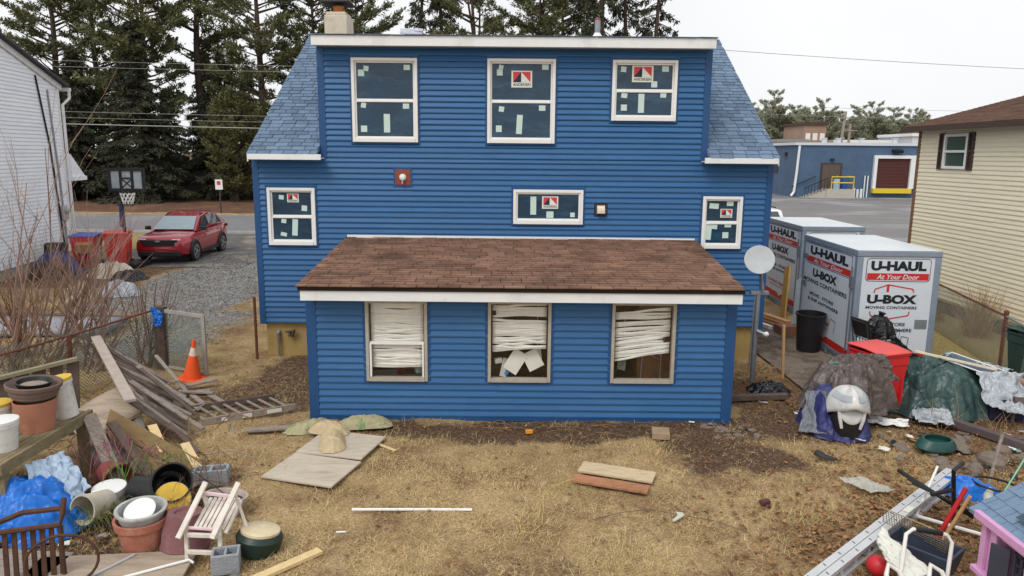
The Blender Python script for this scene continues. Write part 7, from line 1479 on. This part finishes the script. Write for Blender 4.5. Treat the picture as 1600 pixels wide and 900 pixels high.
# white van beyond the containers
vn = thing('white_van', 'white van glimpsed between the house corner and the far container', 'van', (9.5, 29, 0))
mb = MB(); xprism(mb, [(26.9, .4), (26.95, .95), (27.7, 1.1), (28.5, 1.85), (31.8, 1.9), (31.9, .4)], 8.6, 10.4); mb.build('body', WHITE, vn, world=True, bevel=.08)
mb = MB(); mb.add([(8.7, 27.75, 1.15), (10.3, 27.75, 1.15), (10.2, 28.42, 1.78), (8.8, 28.42, 1.78)], [(0, 1, 2, 3)], Matrix.Translation((0, -.02, .02))); mb.build('windscreen', CG, vn, world=True)
for s in (-1, 1):
    mb = MB(); mb.span((9.5 + s * .9, 28.6, 1.2), (9.5 + s * .915, 31.5, 1.7)); mb.build('side_window', CG, vn, world=True)
    mb = MB(); mb.tube([(9.5 + s * .7, 28.7, 1.93), (9.5 + s * .7, 31.5, 1.97)], .03, 6); mb.build('roof_rack_bar', BLACKP, vn, world=True)
    for y in (27.7, 31.0): mb = MB(); mb.lathe([(.1, -.1), (.33, -.1), (.35, 0), (.33, .1), (.1, .1)], 20, rotm(0, 90, 0, (9.5 + s * .82, y, .35))); mb.build('wheel', BLACKP, vn, world=True)

# ------------------------------------------------------------ small litter
rr_ = random.Random(77)
LM = [PAPER, OLDW, DKW, BLACKP, mat('teal_scrap', srgb(70, 150, 150), .6), TS, mat('brown_scrap', srgb(120, 88, 66), .85)]
def litter_piece(x, y, label, group):
    q_ = rr_.randrange(7); m_ = LM[q_]; label = label.replace('small scrap of', 'small scrap of ' + ['white paper', 'grey wooden', 'dark brown', 'black plastic', 'teal plastic', 'silvery plastic', 'brown card'][q_]); a = rr_.uniform(0, 2 * PI); w = rr_.uniform(.03, .1); l = rr_.uniform(.05, .16); mb = MB()
    ca, sa = math.cos(a), math.sin(a); P = lambda u, v, z: (x + ca * u - sa * v, y + sa * u + ca * v, z)
    rag(mb, P(-l / 2, -w / 2, .03), P(l / 2, -w / 2, .03), P(l / 2, w / 2, .045), P(-l / 2, w / 2, .04), .012, rr_.uniform(0, 9), 4, 3); return tag(mb.build('litter_scrap', m_, solid=.004), label, 'litter', group)
for k in range(34): litter_piece(rr_.uniform(4.6, 7.4), rr_.uniform(8.4, 10.2), 'small scrap of litter on the stony ground at right', 'litter on the stony ground')
for k in range(26): litter_piece(rr_.uniform(-5.2, -3.4), rr_.uniform(6.7, 8.7), 'small scrap of litter among the pots and pails at left', 'litter among the pots')
for k in range(14): litter_piece(rr_.uniform(2.6, 4.6), rr_.uniform(9.7, 11.6), 'small scrap of litter on the dirt beside the sunroom', 'litter beside the sunroom')
for k in range(34):
    x, y = rr_.uniform(-6.8, -3.5), rr_.uniform(7.6, 11.8); a = rr_.uniform(0, PI); l = rr_.uniform(.3, .9); z = rr_.uniform(.04, .28); mb = MB()
    mb.tube([(x, y, z), (x + math.cos(a) * l * .5, y + math.sin(a) * l * .5, z + rr_.uniform(.03, .12)), (x + math.cos(a) * l, y + math.sin(a) * l, .04)], [.011, .009, .005], 4); tag(mb.build('dry_stick', TW2 if k % 2 else OLDW), ('brown' if k % 2 else 'grey') + (' long' if l > .6 else ' short') + ' stick lying in the heap between bench and picket panel', 'stick', 'sticks in the left heap')
for k in range(16):
    x, y = rr_.uniform(4.0, 5.2), rr_.uniform(6.5, 8.0); a = rr_.uniform(0, PI); l = rr_.uniform(.15, .5); mb = MB()
    mb.tube([(x, y, .04), (x + math.cos(a) * l * .5, y + math.sin(a) * l * .5, .06), (x + math.cos(a) * l, y + math.sin(a) * l, .04)], .006, 4); tag(mb.build('dry_stick', TW2), ('longer' if l > .33 else 'short') + ' brown stick lying between the ladder and the playhouse', 'stick', 'sticks by the ladder')
